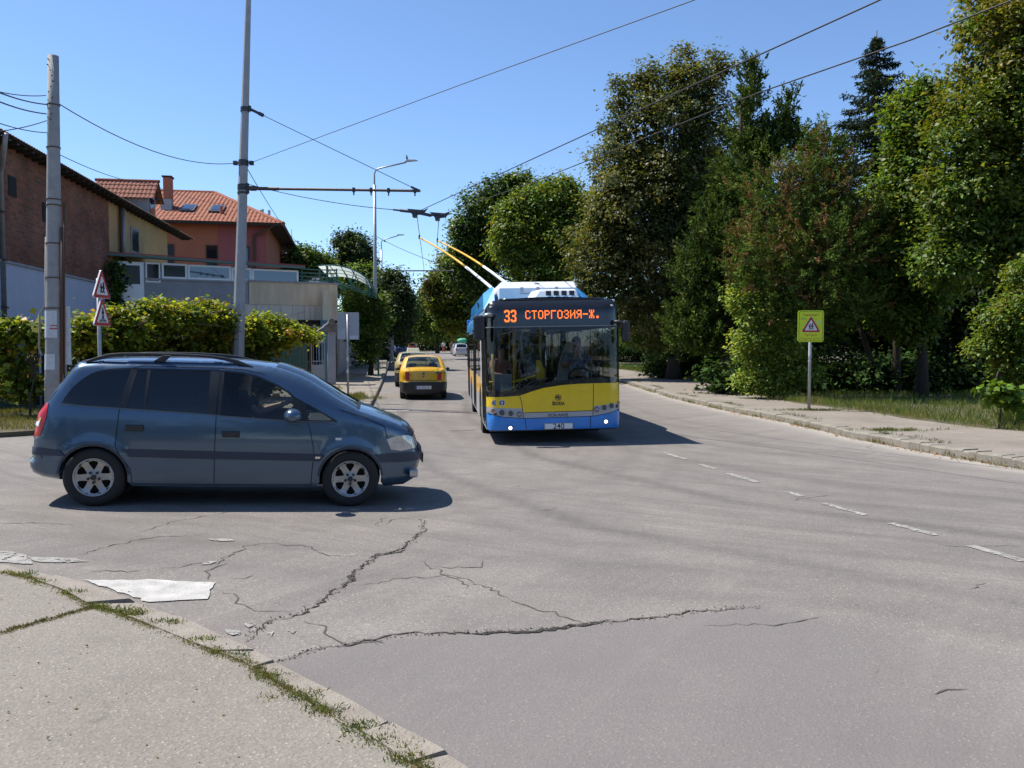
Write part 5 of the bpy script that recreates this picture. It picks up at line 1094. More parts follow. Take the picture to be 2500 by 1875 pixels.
# red tiled house further back
rz_ = math.atan2(.19, .98); rh = thing('tiled_house', 'terracotta house under an orange tiled hip roof with two skylights and a chimney', 'house', (-17.6, 60, 0), rz_)
MB().bb(-17, 0, 0, 16, -.5, 10.6).build('wall', M_oplaster, rh); MB().bb(-3.4, -.12, -.03, -.001, -.5, 10.4).build('maroon_wall', M_mplaster, rh)
A, B, C_, D = (-19, -1.15, 10.36), (1.2, -1.15, 10.36), (-4.7, 7.6, 13.9), (-19, 7.6, 13.9)
r = MB(); tiles(r, A, B, C_, D, .3, .05, 22); tiles(r, (1.2, -1.15, 10.36), (1.2, 17, 10.36), (-4.7, 9, 13.9), C_, .3, .05, 22)
r.tube([B, C_], .16, 8); r.tube([D, C_], .16, 8); r.build('roof', M_tile_red, rh, fix=True)
e = MB(); e.add([(-19, -1.05, 10.32), (1.1, -1.05, 10.32), (1.1, 17, 10.32), (0, 17, 10.35), (0, 0, 10.35), (-19, 0, 10.35)], [(0, 1, 4, 5), (1, 2, 3, 4)]); e.bb(-19, 1.1, -1.14, -1.06, 10.22, 10.44); e.bb(1.1, 1.19, -1.14, 17, 10.22, 10.44); e.build('eave', M_wood, rh)
ch = MB().bb(-7.45, -6.9, 2.0, 2.8, 11.4, 13.95); cho = ch.build('chimney', M_oplaster, rh, bevel=.03); MB().bb(-7.52, -6.83, 1.93, 2.87, 13.95, 14.05).build('chimney_cap', M_wood, cho); MB().bb(-7.55, -6.8, 1.6, 2.0, 11.3, 12.3).build('flashing', M_zinc, cho)
sl_ = 3.54 / 8.75
for x in (-6.2, -4.2):
    y0, y1 = 1.1, 2.9; z0, z1 = 10.38 + (y0 + 1.1) * sl_, 10.38 + (y1 + 1.1) * sl_
    f = MB().add([(x, y0, z0 + .1), (x + .98, y0, z0 + .1), (x + .98, y1, z1 + .1), (x, y1, z1 + .1), (x, y0, z0 + .22), (x + .98, y0, z0 + .22), (x + .98, y1, z1 + .22), (x, y1, z1 + .22)], [(4, 5, 6, 7), (0, 1, 5, 4), (1, 2, 6, 5), (2, 3, 7, 6), (3, 0, 4, 7)]); fo = f.build('skylight', M_dsteel, rh)
    MB().add([(x + .13, y0 + .2, z0 + .24 + .09), (x + .86, y0 + .2, z0 + .33), (x + .86, y1 - .2, z1 + .14), (x + .13, y1 - .2, z1 + .14)], [(0, 1, 2, 3)]).build('pane', M_winm, fo)
MB().tube([(-3.3, 1.0, 11.0), (-3.3, 1.0, 11.8)], .12, 8).build('vent_pipe', M_oplaster, rh)
for x in (-7.2, -4.25): window(rh, M_rust, M_win, x, x + .85, 7.0, 8.9, y=-.05, f=.08)
window(rh, M_dsteel, M_winm, -2.1, -1.25, 6.9, 8.85, y=-.08, f=.14)
MB().tube([(.6, -1, 10.3), (-.9, -.15, 9.6), (-.95, -.15, 9.2), (-.95, -.15, 3)], .1, 8).build('downpipe', M_rust, rh, True)
# terrace building with a long row of windows
tb_rz = math.atan2(.4735, .881); tb = thing('terrace_building', 'low building with a long glazed terrace on its upper floor behind the vine hedge', 'building', (-17.9, 37.1, 0), tb_rz)
MB().bb(1.4, 5.95, 0, 5, 3.2, 4.72).build('parapet', M_gplaster, tb); MB().bb(5.97, 10.3, -.04, 5, 3.72, 4.8).build('parapet', M_beige, tb)
MB().bb(1.35, 6, -.06, .3, 4.72, 4.8).build('coping', M_gplaster, tb); MB().bb(5.9, 10.35, -.1, .3, 4.8, 4.88).build('coping', M_gplaster, tb)
cp = MB()
for k in range(9): cp.bb(5.2 + k * .57, 5.2 + k * .57 + .54, -.03, .1, 3.0, 3.7)
cp.bb(5.2, 10.3, .0, 5, 3.0, 3.72); cp.build('cream_panels', M_cream, tb)
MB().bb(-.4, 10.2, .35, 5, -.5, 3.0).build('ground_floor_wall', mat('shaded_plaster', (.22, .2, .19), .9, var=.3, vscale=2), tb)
window(tb, M_pvc, M_win, 8.0, 10.0, .9, 2.7, y=.27, f=.06, bars=(8.7, 9.4)); MB().bb(5.2, 10.3, -.05, .35, 2.9, 3.0).build('lintel', M_wood, tb)
MB().bb(-.4, 1.4, .02, 5, -.5, 5.5).build('side_wall', M_gplaster, tb)
ro = MB(); ro.add([(-.5, -.35, 5.72), (8.6, -.35, 5.5), (8.6, 5, 6.0), (-.5, 5, 6.2), (-.5, -.35, 5.83), (8.6, -.35, 5.61), (8.6, 5, 6.1), (-.5, 5, 6.3)], [(3, 2, 1, 0), (4, 5, 6, 7), (0, 1, 5, 4), (1, 2, 6, 5), (2, 3, 7, 6), (3, 0, 4, 7)]); ro.build('roof', mat('dull_green_edge', (.1, .17, .15), .6), tb)
ro = MB(); ro.add([(-.5, -.36, 5.84), (8.6, -.36, 5.62), (8.6, 1, 5.75), (-.5, 1, 5.97), (-.5, -.36, 5.89), (8.6, -.36, 5.67), (8.6, 1, 5.8), (-.5, 1, 6.02)], [(4, 5, 6, 7), (0, 1, 5, 4), (1, 2, 6, 5)]); ro.build('roof_edge', mat('red_roof_sheet', (.35, .06, .06), .6), tb)
window(tb, M_pvc, M_win, .3, 1.35, 3.0, 5.5, y=-.02, f=.16, name='door'); MB().bb(.46, 1.19, -.03, .05, 3.1, 4.5).build('door_panel', M_pvc, tb)
window(tb, M_pvc, M_win, 1.42, 2.05, 4.6, 5.5, y=-.01, f=.07)
for x0, x1, g in ((2.1, 3.2, M_win), (3.22, 5.15, M_winm), (5.17, 6.1, M_winm), (6.12, 8.35, M_winm)): window(tb, M_pvc, g, x0, x1, 4.8, 5.55 - .02 * x0, y=-.02, f=.09)
MB().bb(1.4, 8.3, .3, .35, 4.8, 5.5).build('interior_wall', M_dark, tb)
rl = MB()
for k in range(4): rl.bb(8.4, 10.25, .0, .04, 4.95 + k * .18, 5.0 + k * .18)
for x in (8.5, 9.4, 10.25): rl.bb(x, x + .06, 0, .06, 4.8, 5.6)
rl.build('railing', M_teal, tb)
def polycarb():
    m = bpy.data.materials.new('polycarbonate'); m.use_nodes = True; n, l = m.node_tree.nodes, m.node_tree.links; b = n['Principled BSDF']
    b.inputs['Base Color'].default_value = (.5, .56, .52, 1); b.inputs['Roughness'].default_value = .35
    t = n.new('ShaderNodeBsdfTranslucent'); t.inputs[0].default_value = (.55, .62, .57, 1); x = n.new('ShaderNodeMixShader'); x.inputs[0].default_value = .55
    l.new(b.outputs[0], x.inputs[1]); l.new(t.outputs[0], x.inputs[2]); l.new(x.outputs[0], n['Material Output'].inputs[0]); return m
# translucent canopy on a trussed frame at the corner
cn = thing('canopy', 'curved translucent canopy on a green steel truss at the terrace corner', 'canopy', (-9.25, 42.1, 0), R(98))
def cpt(a, x): return (x, -2.3 * math.sin(a) , 4.25 + 1.55 * math.cos(a))
sk = MB(); N_ = 12; an = np.linspace(-.25, math.pi / 2, N_)
sk.add([cpt(a, x) for x in (0, 7) for a in an], [(i, i + 1, N_ + i + 1, N_ + i) for i in range(N_ - 1)]); 
sk.build('canopy_sheet', polycarb(), cn, True)
tr = MB()
for x in (0, 2.3, 4.6, 7):
    tr.tube([cpt(a, x) for a in an], .03, 6); lo = [(x, -2.3 * s + .0, 4.25 + (1 - s) * .9) for s in (0, .33, .66, 1)]
    tr.tube(lo, .03, 6)
    for i, s in enumerate((.15, .35, .5, .7, .85)): tr.tube([cpt(an[int(s * 11)], x), (x, -2.3 * min(1, s + (.12 if i % 2 else -.05)), 4.25 + (1 - s) * .9)], .022, 5)
for a in (0, .5, 1.0, 1.5): tr.tube([cpt(a, 0), cpt(a, 7)], .025, 6)
tr.build('truss', M_teal, cn); MB().tube([(0, .1, 0), (0, .1, 5.75)], .06, 8).build('post', M_teal, cn)
wl = thing('shop_wall', 'weathered wall with blue paint and dark doorway beside the pavement under the canopy', 'wall', (-8.5, 38.6, 0), R(98.5))
MB().bb(0, 1.3, 0, .4, -.3, 2.9).build('wall', M_bluewall, wl); MB().bb(1.32, 3, .05, .4, -.3, 4.4).build('wall', M_beige, wl); MB().bb(3.02, 30, .03, .4, -.3, 2.9).build('wall', M_gplaster, wl)
MB().bb(1.5, 2.3, -.01, .05, -.1, 2.2).build('door', mat('teal_door', (.03, .13, .16), .5), wl); MB().bb(4, 5, -.02, .03, -.1, 2.2).build('door', M_rust, wl); MB().bb(5.4, 5.9, -.08, .03, 1.3, 2.0).build('meter_box', M_gsteel, wl)
# gate pier with a tiled cap, wicket gate and green plank fence
gx, gy = P(810, 925, 36.5)[:2]
gpz = G(gx, gy) + .05
pr = thing('gate_pier', 'grey gate pier capped with old clay roof tiles', 'pier', (gx, gy, gpz), R(15))
MB().bb(-.17, .17, -.2, .2, -.2, 2.45).build('pillar', M_gplaster, pr)
cpb = MB()
for s in (-1, 1): tiles(cpb, (s * .62, -.4, 2.38), (s * .62, .45, 2.38), (0, .45, 2.85), (0, -.4, 2.85), .2, .05, 2)
cpb.tube([(0, -.45, 2.83), (0, .48, 2.83)], .15, 8); cpb.add([(-.45, -.33, 2.4), (.45, -.33, 2.4), (0, -.33, 2.8)], [(0, 1, 2)]); cpb.build('tile_cap', mat('grey_brown_tile', (.24, .2, .165), .9, var=.5, vscale=5), pr, fix=True)
gt = thing('wicket_gate', 'narrow grey steel wicket gate with open bars in its upper half', 'gate', (gx - .62, gy + .1, gpz), R(5))
mb = MB(); mb.bb(-.3, .3, -.02, .02, .05, .95); go_ = mb.build('panel', M_gsteel, gt)
mb = MB()
for x in (-.3, .27): mb.bb(x, x + .03, -.025, .025, 0, 2.05)
mb.bb(-.27, .27, -.02, .02, 2.0, 2.05); mb.bb(-.27, .27, -.02, .02, 1.1, 1.13)
for k in range(4): mb.bb(-.2 + k * .13, -.185 + k * .13, -.01, .01, .95, 2.0)
mb.build('gate_frame', M_gsteel, gt)
mb = MB()
for k in range(7):
    x = -.22 + k * .075; mb.tube([(x, -.02, 2.0), (x + .03, -.02, 1.9), (x + .05, -.02, 2.0)], .012, 5)
mb.build('scrollwork', M_pvc, gt)
fn_ = thing('plank_fence', 'flaking green plank fence under the right end of the vine hedge', 'fence', (gx - 1.0, gy + .15, gpz), R(3))
M_plank = mat('flaking_green_planks', (.04, .13, .095), .9, var=1, vscale=3, col2=(.11, .13, .1), stretch=(9, 9, .7))
mb = MB()
for k in range(26): x = -.15 - k * .14; mb.bb(x - .066, x + .066, -.015 + rnd.uniform(-.006, .006), .02, 0, 1.95 + rnd.uniform(-.06, .06))
mb.build('planks', M_plank, fn_); mb = MB(); mb.bb(-3.7, 0, .021, .07, .4, .5); mb.bb(-3.7, 0, .021, .07, 1.5, 1.6); mb.build('rail', M_wood, fn_); MB().bb(-.02, .12, -.06, .08, 0, 2.1).build('post', M_rust, fn_)
# yard fence glimpsed left of the concrete pole
yf = thing('yard_fence', 'dark green sheet fence with bare posts behind the concrete pole', 'fence', (-15.6, 21.9, 0), R(24))
mb = MB(); mb.bb(-3, 2.6, 0, .03, -.1, 1.25); mb.build('sheet_panel', mat('fence_green', (.025, .05, .03), .7, var=.4, vscale=3), yf)
for x in (-1.2, .9, 2.5): MB().bb(x - .05, x + .05, -.06, .04, -.2, 2.3).build('post', M_rust, yf)
MB().bb(1.4, 2.4, -.03, 0, 1.35, 2.0).build('blue_sheet', mat('dusty_blue', (.13, .18, .26), .7, var=.4, vscale=6), yf)
# far flats with aerials above the trees
fl_ = thing('apartment_block', 'distant pale flats with phone masts on the roof', 'building', (-46, 148, 0), R(12))
MB().bb(-9, 14, 0, 10, 0, 17.2).build('wall', mat('pale_render', (.5, .5, .5), .8, var=.1, vscale=.3), fl_); MB().bb(-2, 7, 1, 8, 17.2, 18.8).build('roof_house', M_gplaster, fl_)
for k in range(6): MB().bb(-8 + 3.6 * k, -6.5 + 3.6 * k, -.05, 0, 14, 15.6).build('window', M_win, fl_)
mb = MB()
mb.tube([(1.5, 3, 18.8), (1.5, 3, 26.5)], .2, 6)
for x in (.2, 1.2, 2.6): mb.bb(x - .2, x + .25, 2.5, 2.9, 22, 26.3)
for x in (-2.5, -.8, 6.5): mb.tube([(x, 3, 18), (x, 3, 23)], .06, 5)
mb.build('mast', M_gsteel, fl_)
# ---------------------------------------------------------------- poles, lamps, overhead line
def wire(label, pts, r=.012, sag=0.0, name='cable', group=None, n=14):
    pts = [Vector(p) for p in pts]; out = []
    for a, b in zip(pts[:-1], pts[1:]):
        for k in range(n): t = k / n; out.append(a.lerp(b, t) - Vector((0, 0, sag * 4 * t * (1 - t))))
    out.append(pts[-1]); o = MB().tube(out, r, 5).build(name, M_wire, None, True)
    return tag(o, label, 'cable', group)
lp0 = P(131, 1010, 17.0); lpt = P(130, 124, 17.0)
cpole = thing('utility_pole', 'short weathered concrete utility pole with posters, standing behind the minivan', 'pole', (lp0.x, 17, G(lp0.x, 17)))
hgt = lpt.z - G(lp0.x, 17); dx = lpt.x - lp0.x
prof = lambda t: (.185 - .085 * t) * 1.0
mb = MB(); mb.tube([(dx * t, 0, hgt * t - .1) for t in np.linspace(0, 1, 6)], [prof(t) for t in np.linspace(0, 1, 6)], 16); pole_ = mb.build('shaft', M_pole, cpole, True)
for t in (.33, .41, .5, .6, .615, .75, .86): 
    mb = MB().lathe([(prof(t) + .002, -.012), (prof(t) + .014, -.01), (prof(t) + .014, .01), (prof(t) + .002, .012)], (dx * t, 0, hgt * t), 'z', 18); mb.build('steel_band', M_rust, cpole)
mb = MB()
for k in range(12): mb.disc((dx * .9 + rnd.uniform(-.05, .05), -prof(.9), hgt * (.82 + .014 * k)), .012, 'y', 6, .015)
mb.build('bolt_holes', M_ink, cpole)
ca = MB(); ca.tube([(.2, -.05, 1.0), (.2 + dx * .5, -.04, 4.2)], .028, 8); ca.tube([(.235, 0, 1.2), (.225 + dx * .55, .0, 4.7)], .02, 8); ca.build('conduit', M_rust, cpole, True)
ca = MB(); ca.tube([(-.13 + dx * .45, -.03, 4.0), (-.155 + dx * .3, -.03, 2.6), (-.21, -.04, 2.45), (-.25, -.03, 1.75), (-.2, -.04, 1.62), (-.16, -.08, 1.6)], .018, 8); ca.build('cable_loop', mat('grey_hose', (.25, .23, .19), .7), cpole, True)
def curved_paper(z0, z1, a0, a1, nm='poster', m=M_paper):
    k = 9; vs = []
    for z in (z0, z1):
        rr = prof(z / hgt) + .006
        for a in np.linspace(a0, a1, k): vs.append((rr * math.sin(a) + dx * z / hgt, -rr * math.cos(a), z))
    return MB().add(vs, [(i, i + 1, k + i + 1, k + i) for i in range(k - 1)]).build(nm, m, cpole, True)
curved_paper(1.95, 2.5, -.95, .85); po = curved_paper(1.3, 1.62, -.8, .6); pz = curved_paper(2.12, 2.15, .0, .85, 'poster_stripe', mat('red_ink', (.45, .06, .06), .8)); curved_paper(2.185, 2.21, .1, .85, 'poster_stripe', MATS['red_ink'])
MB().bb(.24, .36, .02, .06, 1.4, 2.6).build('board', M_paper, cpole)
# tall tapered steel pole that carries the overhead wires
mp0, mp1 = P(582, 830, 26.0), P(606, 0, 26.0); zb = G(mp0.x, 26)
tp = thing('traction_pole', 'tall tapered grey pole in the vine hedge holding the trolley wire bracket', 'pole', (mp0.x, 26, zb))
H_ = 13.6; sl2 = (mp1.x - mp0.x) / (mp1.z - mp0.z)
ax_ = lambda z: sl2 * (z - (mp0.z - zb)); rad = lambda z: .205 - .0095 * z
mb = MB(); mb.tube([(ax_(z), 0, z) for z in np.linspace(-.3, H_, 8)], [rad(z) for z in np.linspace(-.3, H_, 8)], 8); mb.build('shaft', mat('pole_grey', (.36, .36, .37), .6, .2, var=.25, vscale=4), tp)
WZ = lambda py, d=26.0: P(600, py, d).z - zb
def pband(z, h=.1): 
    o = MB().lathe([(rad(z) + .0, -h / 2), (rad(z) + .02, -h / 2), (rad(z) + .02, h / 2), (rad(z), h / 2)], (ax_(z), 0, z), 'z', 16).build('pole_band', M_dsteel, tp); return o
za, zs, zt = WZ(460), WZ(398), WZ(265)
for z, h in ((za, .12), (za - .14, .06), (za + .1, .05), (zs, .18), (zt, .08), (zt - .08, .04)): pband(z, h)
mb = MB()
for s in (-1, 1): mb.box((ax_(zs) + s * .25, 0, zs), (.12, .12, .12))
mb.tube([(ax_(zs) - .3, -.05, zs), (ax_(zs) + .3, -.05, zs)], .03, 6); mb.build('clamp', M_dsteel, tp)
armend = P(1026, 466, 25.2); ae = Vector((armend.x - mp0.x, armend.y - 26, armend.z - zb)); ab = Vector((ax_(za) + .18, 0, za))
ar = MB(); ar.tube([ab, ab.lerp(ae, .18)], .055, 8); ar.tube([ab.lerp(ae, .17), ae], .042, 8)
aro = ar.build('bracket_arm', mat('arm_brown', (.12, .085, .07), .6, .3, var=.3, vscale=4), tp)
mb = MB(); mb.box(ab - Vector((.06, 0, 0)), (.14, .12, .32)); mb.box(ab + Vector((.14, 0, 0)), (.2, .1, .14)); mb.build('arm_socket', M_dsteel, aro, bevel=.01)
for t in (.62, .72, .82, .97):
    q = ab.lerp(ae, t); mb = MB().box(q, (.07, .12, .13)); mb.tube([q, q - Vector((0, 0, .16))], .022, 6); mb.build('arm_clamp', M_dsteel, aro)
mb = MB(); q0 = Vector((ax_(zt) + .12, 0, zt)); mb.tube([q0, q0.lerp(ae, .06)], .045, 8); mb.tube([q0.lerp(ae, .06), q0.lerp(ae, .085)], .06, 8); mb.tube([q0.lerp(ae, .01), ae + Vector((-.3, 0, .13))], .011, 5); mb.tube([ae + Vector((-.28, 0, .12)), ae], .035, 6); mb.box(q0, (.12, .1, .16)); mb.build('stay_rod', M_dsteel, tp)
def wp(v): return Vector((v.x + mp0.x, v.y + 26, v.z + zb))
# trolley wires: two parallel contact wires bending round the corner
WH = 5.72
A_ = [Vector((9.5, -1.2, WH)), P(1774, 170, 12.0), P(1481, 305, 15.0), P(1017, 518, 24.6), HEADS[0] + Vector((0, 0, .1)), P(1035, 654, 42), P(1030, 738, 75), P(1006, 790, 120)]
B_ = [Vector((10.6, -.6, WH)), P(2227, 96, 10.7), P(1853, 226, 13.1), P(1311, 441, 20.0), P(1072, 526, 25.0), HEADS[1] + Vector((0, 0, .1)), P(1066, 640, 40), P(1050, 738, 75), P(1020, 790, 120)]
wire('left hand trolley contact wire, on the side of the bracket arm', A_, .011, 0, 'trolley_wire', 'trolley wires', 6); wire('right hand trolley contact wire, on the side of the park trees', B_, .011, 0, 'trolley_wire', 'trolley wires', 6)
sp0 = wp(Vector((ax_(za) + .2, 0, za + .12))); a1, b1 = A_[3], B_[4]
wire('pull off cable from the bracket end of the tall pole to the wire hangers', [sp0, P(960, 512, 24.8)], .011, .1)
ins = thing('wire_hanger', 'pair of dark insulated hangers joining the two trolley wires', 'hanger', a1)
mb = MB(); rel = lambda p: p - a1
p_ = P(960, 512, 24.8); mb.tube([rel(p_), rel(p_.lerp(a1, .35))], .03, 6); mb.tube([rel(p_.lerp(a1, .3)), rel(p_.lerp(a1, .9))], .045, 8); mb.tube([rel(a1) + Vector((.06, 0, -.02)), rel(b1) + Vector((-.25, 0, .0))], .05, 8); mb.tube([rel(b1) + Vector((-.3, 0, 0)), rel(b1)], .025, 6); mb.build('insulator', M_dsteel, ins)
for c in (a1, b1):
    q = rel(c); mb = MB().add([q + Vector(v) for v in ((-.28, -.02, .1), (.22, -.02, .06), (.34, -.02, .12), (.2, -.02, -.06), (-.1, -.02, -.1), (-.28, .02, .1), (.22, .02, .06), (.34, .02, .12), (.2, .02, -.06), (-.1, .02, -.1))], [(4, 3, 2, 1, 0), (5, 6, 7, 8, 9), (0, 1, 6, 5), (1, 2, 7, 6), (2, 3, 8, 7), (3, 4, 9, 8), (4, 0, 5, 9)]); mb.box(q + Vector((-.05, 0, -.1)), (.12, .3, .1)); mb.build('hanger_bracket', M_dsteel, ins)
wire('span cable from the clamp of the tall pole over the road towards the top centre', [wp(Vector((ax_(zs) + .2, 0, zs))), P(1130, 205, 18.5), P(1690, 2, 13.6), Vector((8.5, 9.0, 8.3))], .009, .0)
wire('thin cable running steeply down from the clamp of the tall pole to the flats behind', [wp(Vector((ax_(zs) + .1, 0, zs - .15))), P(735, 600, 60)], .012, .3)
wire('sagging cable between the two tall poles on the left', [Vector((lp0.x + dx, 17, lpt.z - 1.0)), wp(Vector((ax_(zs) - .2, 0, zs)))], .011, .42)
wire('low thin cable from the concrete pole to the tiled house', [Vector((lp0.x, 17, P(145, 362, 17).z)), P(360, 448, 30), P(560, 500, 52)], .009, .15)
for (x0, y0), (x1, y1), lb in (((-40, 215), (112, 233), 'upper cable from the left to the concrete pole'), ((-40, 210), (113, 255), 'thick cable sagging from the left to the concrete pole'), ((-40, 232), (113, 278), 'cable from the left tied to the concrete pole below the thick cable'), ((-40, 287), (115, 324), 'lowest cable from the left to the concrete pole'), ((-60, 325), (115, 294), 'thin cable rising from the left to the concrete pole')):
    a = P(x0, y0, 13); b = P(x1, y1, 17); wire(lb, [a, b], .013 if 'thick' in lb else .009, .05, group='cables left of the concrete pole')
def lamp(label, px, ptop, d, arm=2.0, lean=0):
    pt = P(px, ptop, d); g = G(pt.x, d) + .13; r_ = thing('street_lamp', label, 'street lamp', (pt.x, d, g), 0, 'street lamps along the avenue'); h = pt.z - g
    MB().tube([(0, 0, 0), (0, 0, h - 1.0)], [.13, .1], 10).build('post', M_gsteel, r_, True)
    mb = MB(); mb.tube([(0, 0, h - 1.1), (0, 0, h - .3), (.08, 0, h - .1), (.25, -.03, h + .0), (arm, -.2, h + .35)], .05, 8); mb.build('arm', M_gsteel, r_, True)
    mb = MB().add([(arm - .1, -.32, .36), (arm + .75, -.3, .44), (arm + .75, -.1, .44), (arm - .1, -.08, .36), (arm, -.3, .52), (arm + .6, -.27, .54), (arm + .6, -.13, .54), (arm, -.1, .52)], [(3, 2, 1, 0), (4, 5, 6, 7), (0, 1, 5, 4), (1, 2, 6, 5), (2, 3, 7, 6), (3, 0, 4, 7)])
    mb.v = [(x, y, z + h) for x, y, z in mb.v]; mb.build('lamp_head', mat('lamp_grey', (.5, .5, .5), .5), r_, bevel=.03)
    return r_, h
l1, h1 = lamp('tall street lamp behind the bracket arm of the traction pole, a bird on its head', 914, 412, 52, 2.0)
lamp('second street lamp further up the avenue, beside the tall street lamp', 931, 585, 86, 1.7)
lamp('third street lamp nearly hidden by the dark tree on the left', 948, 655, 130, 2.0)
bird = MB().sphere((0, 0, .1), (.07, .13, .08), 10, 8); bird.sphere((0, -.12, .2), .05, 8, 6); bird.add([(0, .1, .1), (.05, .28, .04), (-.05, .28, .04)], [(0, 1, 2)])
bo_ = bird.build('bird', mat('bird_grey', (.12, .1, .1), .8), None, True); bo_.location = Vector(l1.location) + Vector((2.05, -.2, h1 + .52)); tag(bo_, 'small grey bird perched on the street lamp head', 'bird')
wire('cable from the tall street lamp down across the avenue', [P(915, 575, 52), P(1062, 640, 50)], .015, .1)
sb = thing('span_bracket', 'distant horizontal bracket arm over the avenue between the trees', 'bracket', P(960, 661, 62)); e_ = P(1105, 661, 60) - P(960, 661, 62)
MB().tube([(0, 0, 0), e_], .05, 6).build('arm', M_dsteel, sb)
tpost = thing('bollard', 'teal painted steel post at the left kerb beside the taxis', 'bollard', (*gp(924, 920, .13), G(*gp(924, 920, .13)) + .13))
MB().tube([(0, 0, 0), (0, 0, 1.0)], .055, 10).build('post', M_teal, tpost); MB().sphere((0, 0, 1.0), (.06, .06, .04)).build('cap', M_teal, tpost, True)
# ---------------------------------------------------------------- signs
M_sred = mat('sign_red', (.42, .02, .02), .45); M_swhite = mat('sign_white', (.7, .7, .7), .45); M_sgrey = mat('sign_back', (.36, .37, .38), .5, .3); M_syel = mat('sign_fluorescent', (.62, .75, .02), .5); M_sdk = mat('sign_green_edge', (.05, .1, .02), .5); M_stext = mat('sign_red_text', (.55, .22, .03), .5)
def tri(parent, c, side, kind, bottom_bar=True):
    """warning triangle, front face towards local -y"""
    h = side * .866; rr = .05
    def rounded(s, k=5):
        out = []
        hh = s * .866; cs = [(-s / 2, -hh / 3), (s / 2, -hh / 3), (0, 2 * hh / 3)]
        for i, (x, y) in enumerate(cs):
            f = math.atan2(y, x)
            for a in np.linspace(f - math.pi / 3, f + math.pi / 3, k): out.append((x * (1 - .12) + s * .05 * math.cos(a), y * (1 - .12) + s * .05 * math.sin(a)))
        return out
    fn = lambda a, b, q: (c[0] + a, c[1] + q, c[2] + b)
    o = MB().prism(rounded(side), fn, -.012, .02).build('triangle_board', M_swhite, parent)
    MB().prism(rounded(side * .97), fn, -.016, -.0125).build('red_border', M_sred, o)
    MB().prism(rounded(side * .66), fn, -.019, -.0165).build('white_field', M_swhite, o)
    y = c[1] - .022; f = side / .69
    mb = MB()
    def bar(pts, w): mb.tube([(c[0] + a * f, y, c[2] + b * f) for a, b in pts], w * f, 6)
    def dot(a, b, r): mb.disc((c[0] + a * f, y, c[2] + b * f), r * f, 'y', 12, .003)
    if kind == 'walk':
        dot(.0, .165, .022); bar([(0, .14), (.0, .03)], .02); bar([(0, .03), (.035, -.07)], .012); bar([(0, .03), (-.035, -.07)], .012); bar([(0, .125), (.045, .06)], .009); bar([(0, .125), (-.04, .06)], .009)
        for k in range(5): bar([(-.1 + .05 * k, -.075), (-.125 + .0625 * k, -.125)], .011)
    else:
        for s, q in ((-.05, 0), (.045, .03)):
            dot(s, .08 + q, .024); bar([(s, .055 + q), (s + .005, -.02)], .022); bar([(s, -.02), (s + .04, -.1)], .011); bar([(s, -.02), (s - .03, -.095)], .011); bar([(s, .04 + q), (s + .05, .0)], .009); bar([(s, .04 + q), (s - .045, .01)], .009)
    mb.build('symbol', M_ink, o)
    return o
sp_ = P(252, 1000, 18.5); ws = thing('warning_signs', 'pole with two red and white warning triangles, children above pedestrian crossing, before the vine hedge', 'road sign', (sp_.x, 18.5, G(sp_.x, 18.5)), R(88))
zt1 = P(258, 735, 18.5).z - G(sp_.x, 18.5)
MB().tube([(0, .05, -.1), (0, .05, P(255, 680, 18.5).z - G(sp_.x, 18.5))], .042, 10).build('post', M_gsteel, ws, True)
zc = lambda py: P(255, py, 18.5).z - G(sp_.x, 18.5)
tri(ws, (0, -.02, zc(704)), .72, 'kids'); tri(ws, (0, -.02, zc(772)), .72, 'walk')
# fluorescent school sign on the right pavement
yx, yy = gp(1975, 1002, .145); ys_ = thing('school_sign', 'fluorescent yellow children warning sign on a grey post on the right pavement', 'road sign', (yx, yy, G(yx, yy) + .14), R(-6))
hb = P(1975, 835, yy).z - ys_.location.z; ht = P(1975, 758, yy).z - ys_.location.z; wd2 = (2009 - 1948) / FPX * yy
MB().tube([(0, 0, 0), (0, 0, ht - .1)], .038, 12).build('post', M_gsteel, ys_, True)
mb = MB(); mb.tube([(0, 0, 1.3), (0, 0, 1.32)], .041, 12); mb.tube([(0, 0, 1.45), (0, 0, 1.75)], .0395, 12); mb.build('post_sticker', M_paper, ys_)
def rrect(w, h, r, k=5):
    out = []
    for cx, cy, a0 in ((w / 2 - r, h / 2 - r, 0), (-w / 2 + r, h / 2 - r, 90), (-w / 2 + r, -h / 2 + r, 180), (w / 2 - r, -h / 2 + r, 270)):
        out += [(cx + r * math.cos(R(a0 + q)), cy + r * math.sin(R(a0 + q))) for q in np.linspace(0, 90, k)]
    return out
zc_, hh = (hb + ht) / 2, ht - hb
bf = lambda a, b, q: (a, q - .05, zc_ + b)
sbd = MB().prism(rrect(wd2, hh, .06), bf, 0, .02).build('sign_board', M_syel, ys_)
MB().prism(rrect(wd2 * .93, hh * .94, .05), bf, -.003, -.0005).build('border', M_sdk, sbd); MB().prism(rrect(wd2 * .895, hh * .915, .045), bf, -.006, -.0035).build('field', M_syel, sbd)
tri(ys_, (0, -.058, zc_ + .0 - .015), wd2 * .72, 'kids')
for s, dz, w_ in (('Внимание!', .365, .62), ('Пресича', -.29, .46), ('Вашето дете!', -.4, .78)): text('lettering', s, .075, M_stext, sbd, facing((0, -.058, zc_ + dz * hh)), wd2 * w_, bold=.012)
MB().add([(-.26, -.0575, zc_ + .17), (-.12, -.0575, zc_ + .17), (-.12, -.0575, zc_ + .22), (-.26, -.0575, zc_ + .22)], [(0, 1, 2, 3)]).build('sticker', mat('faded_sticker', (.45, .5, .08), .6), sbd)
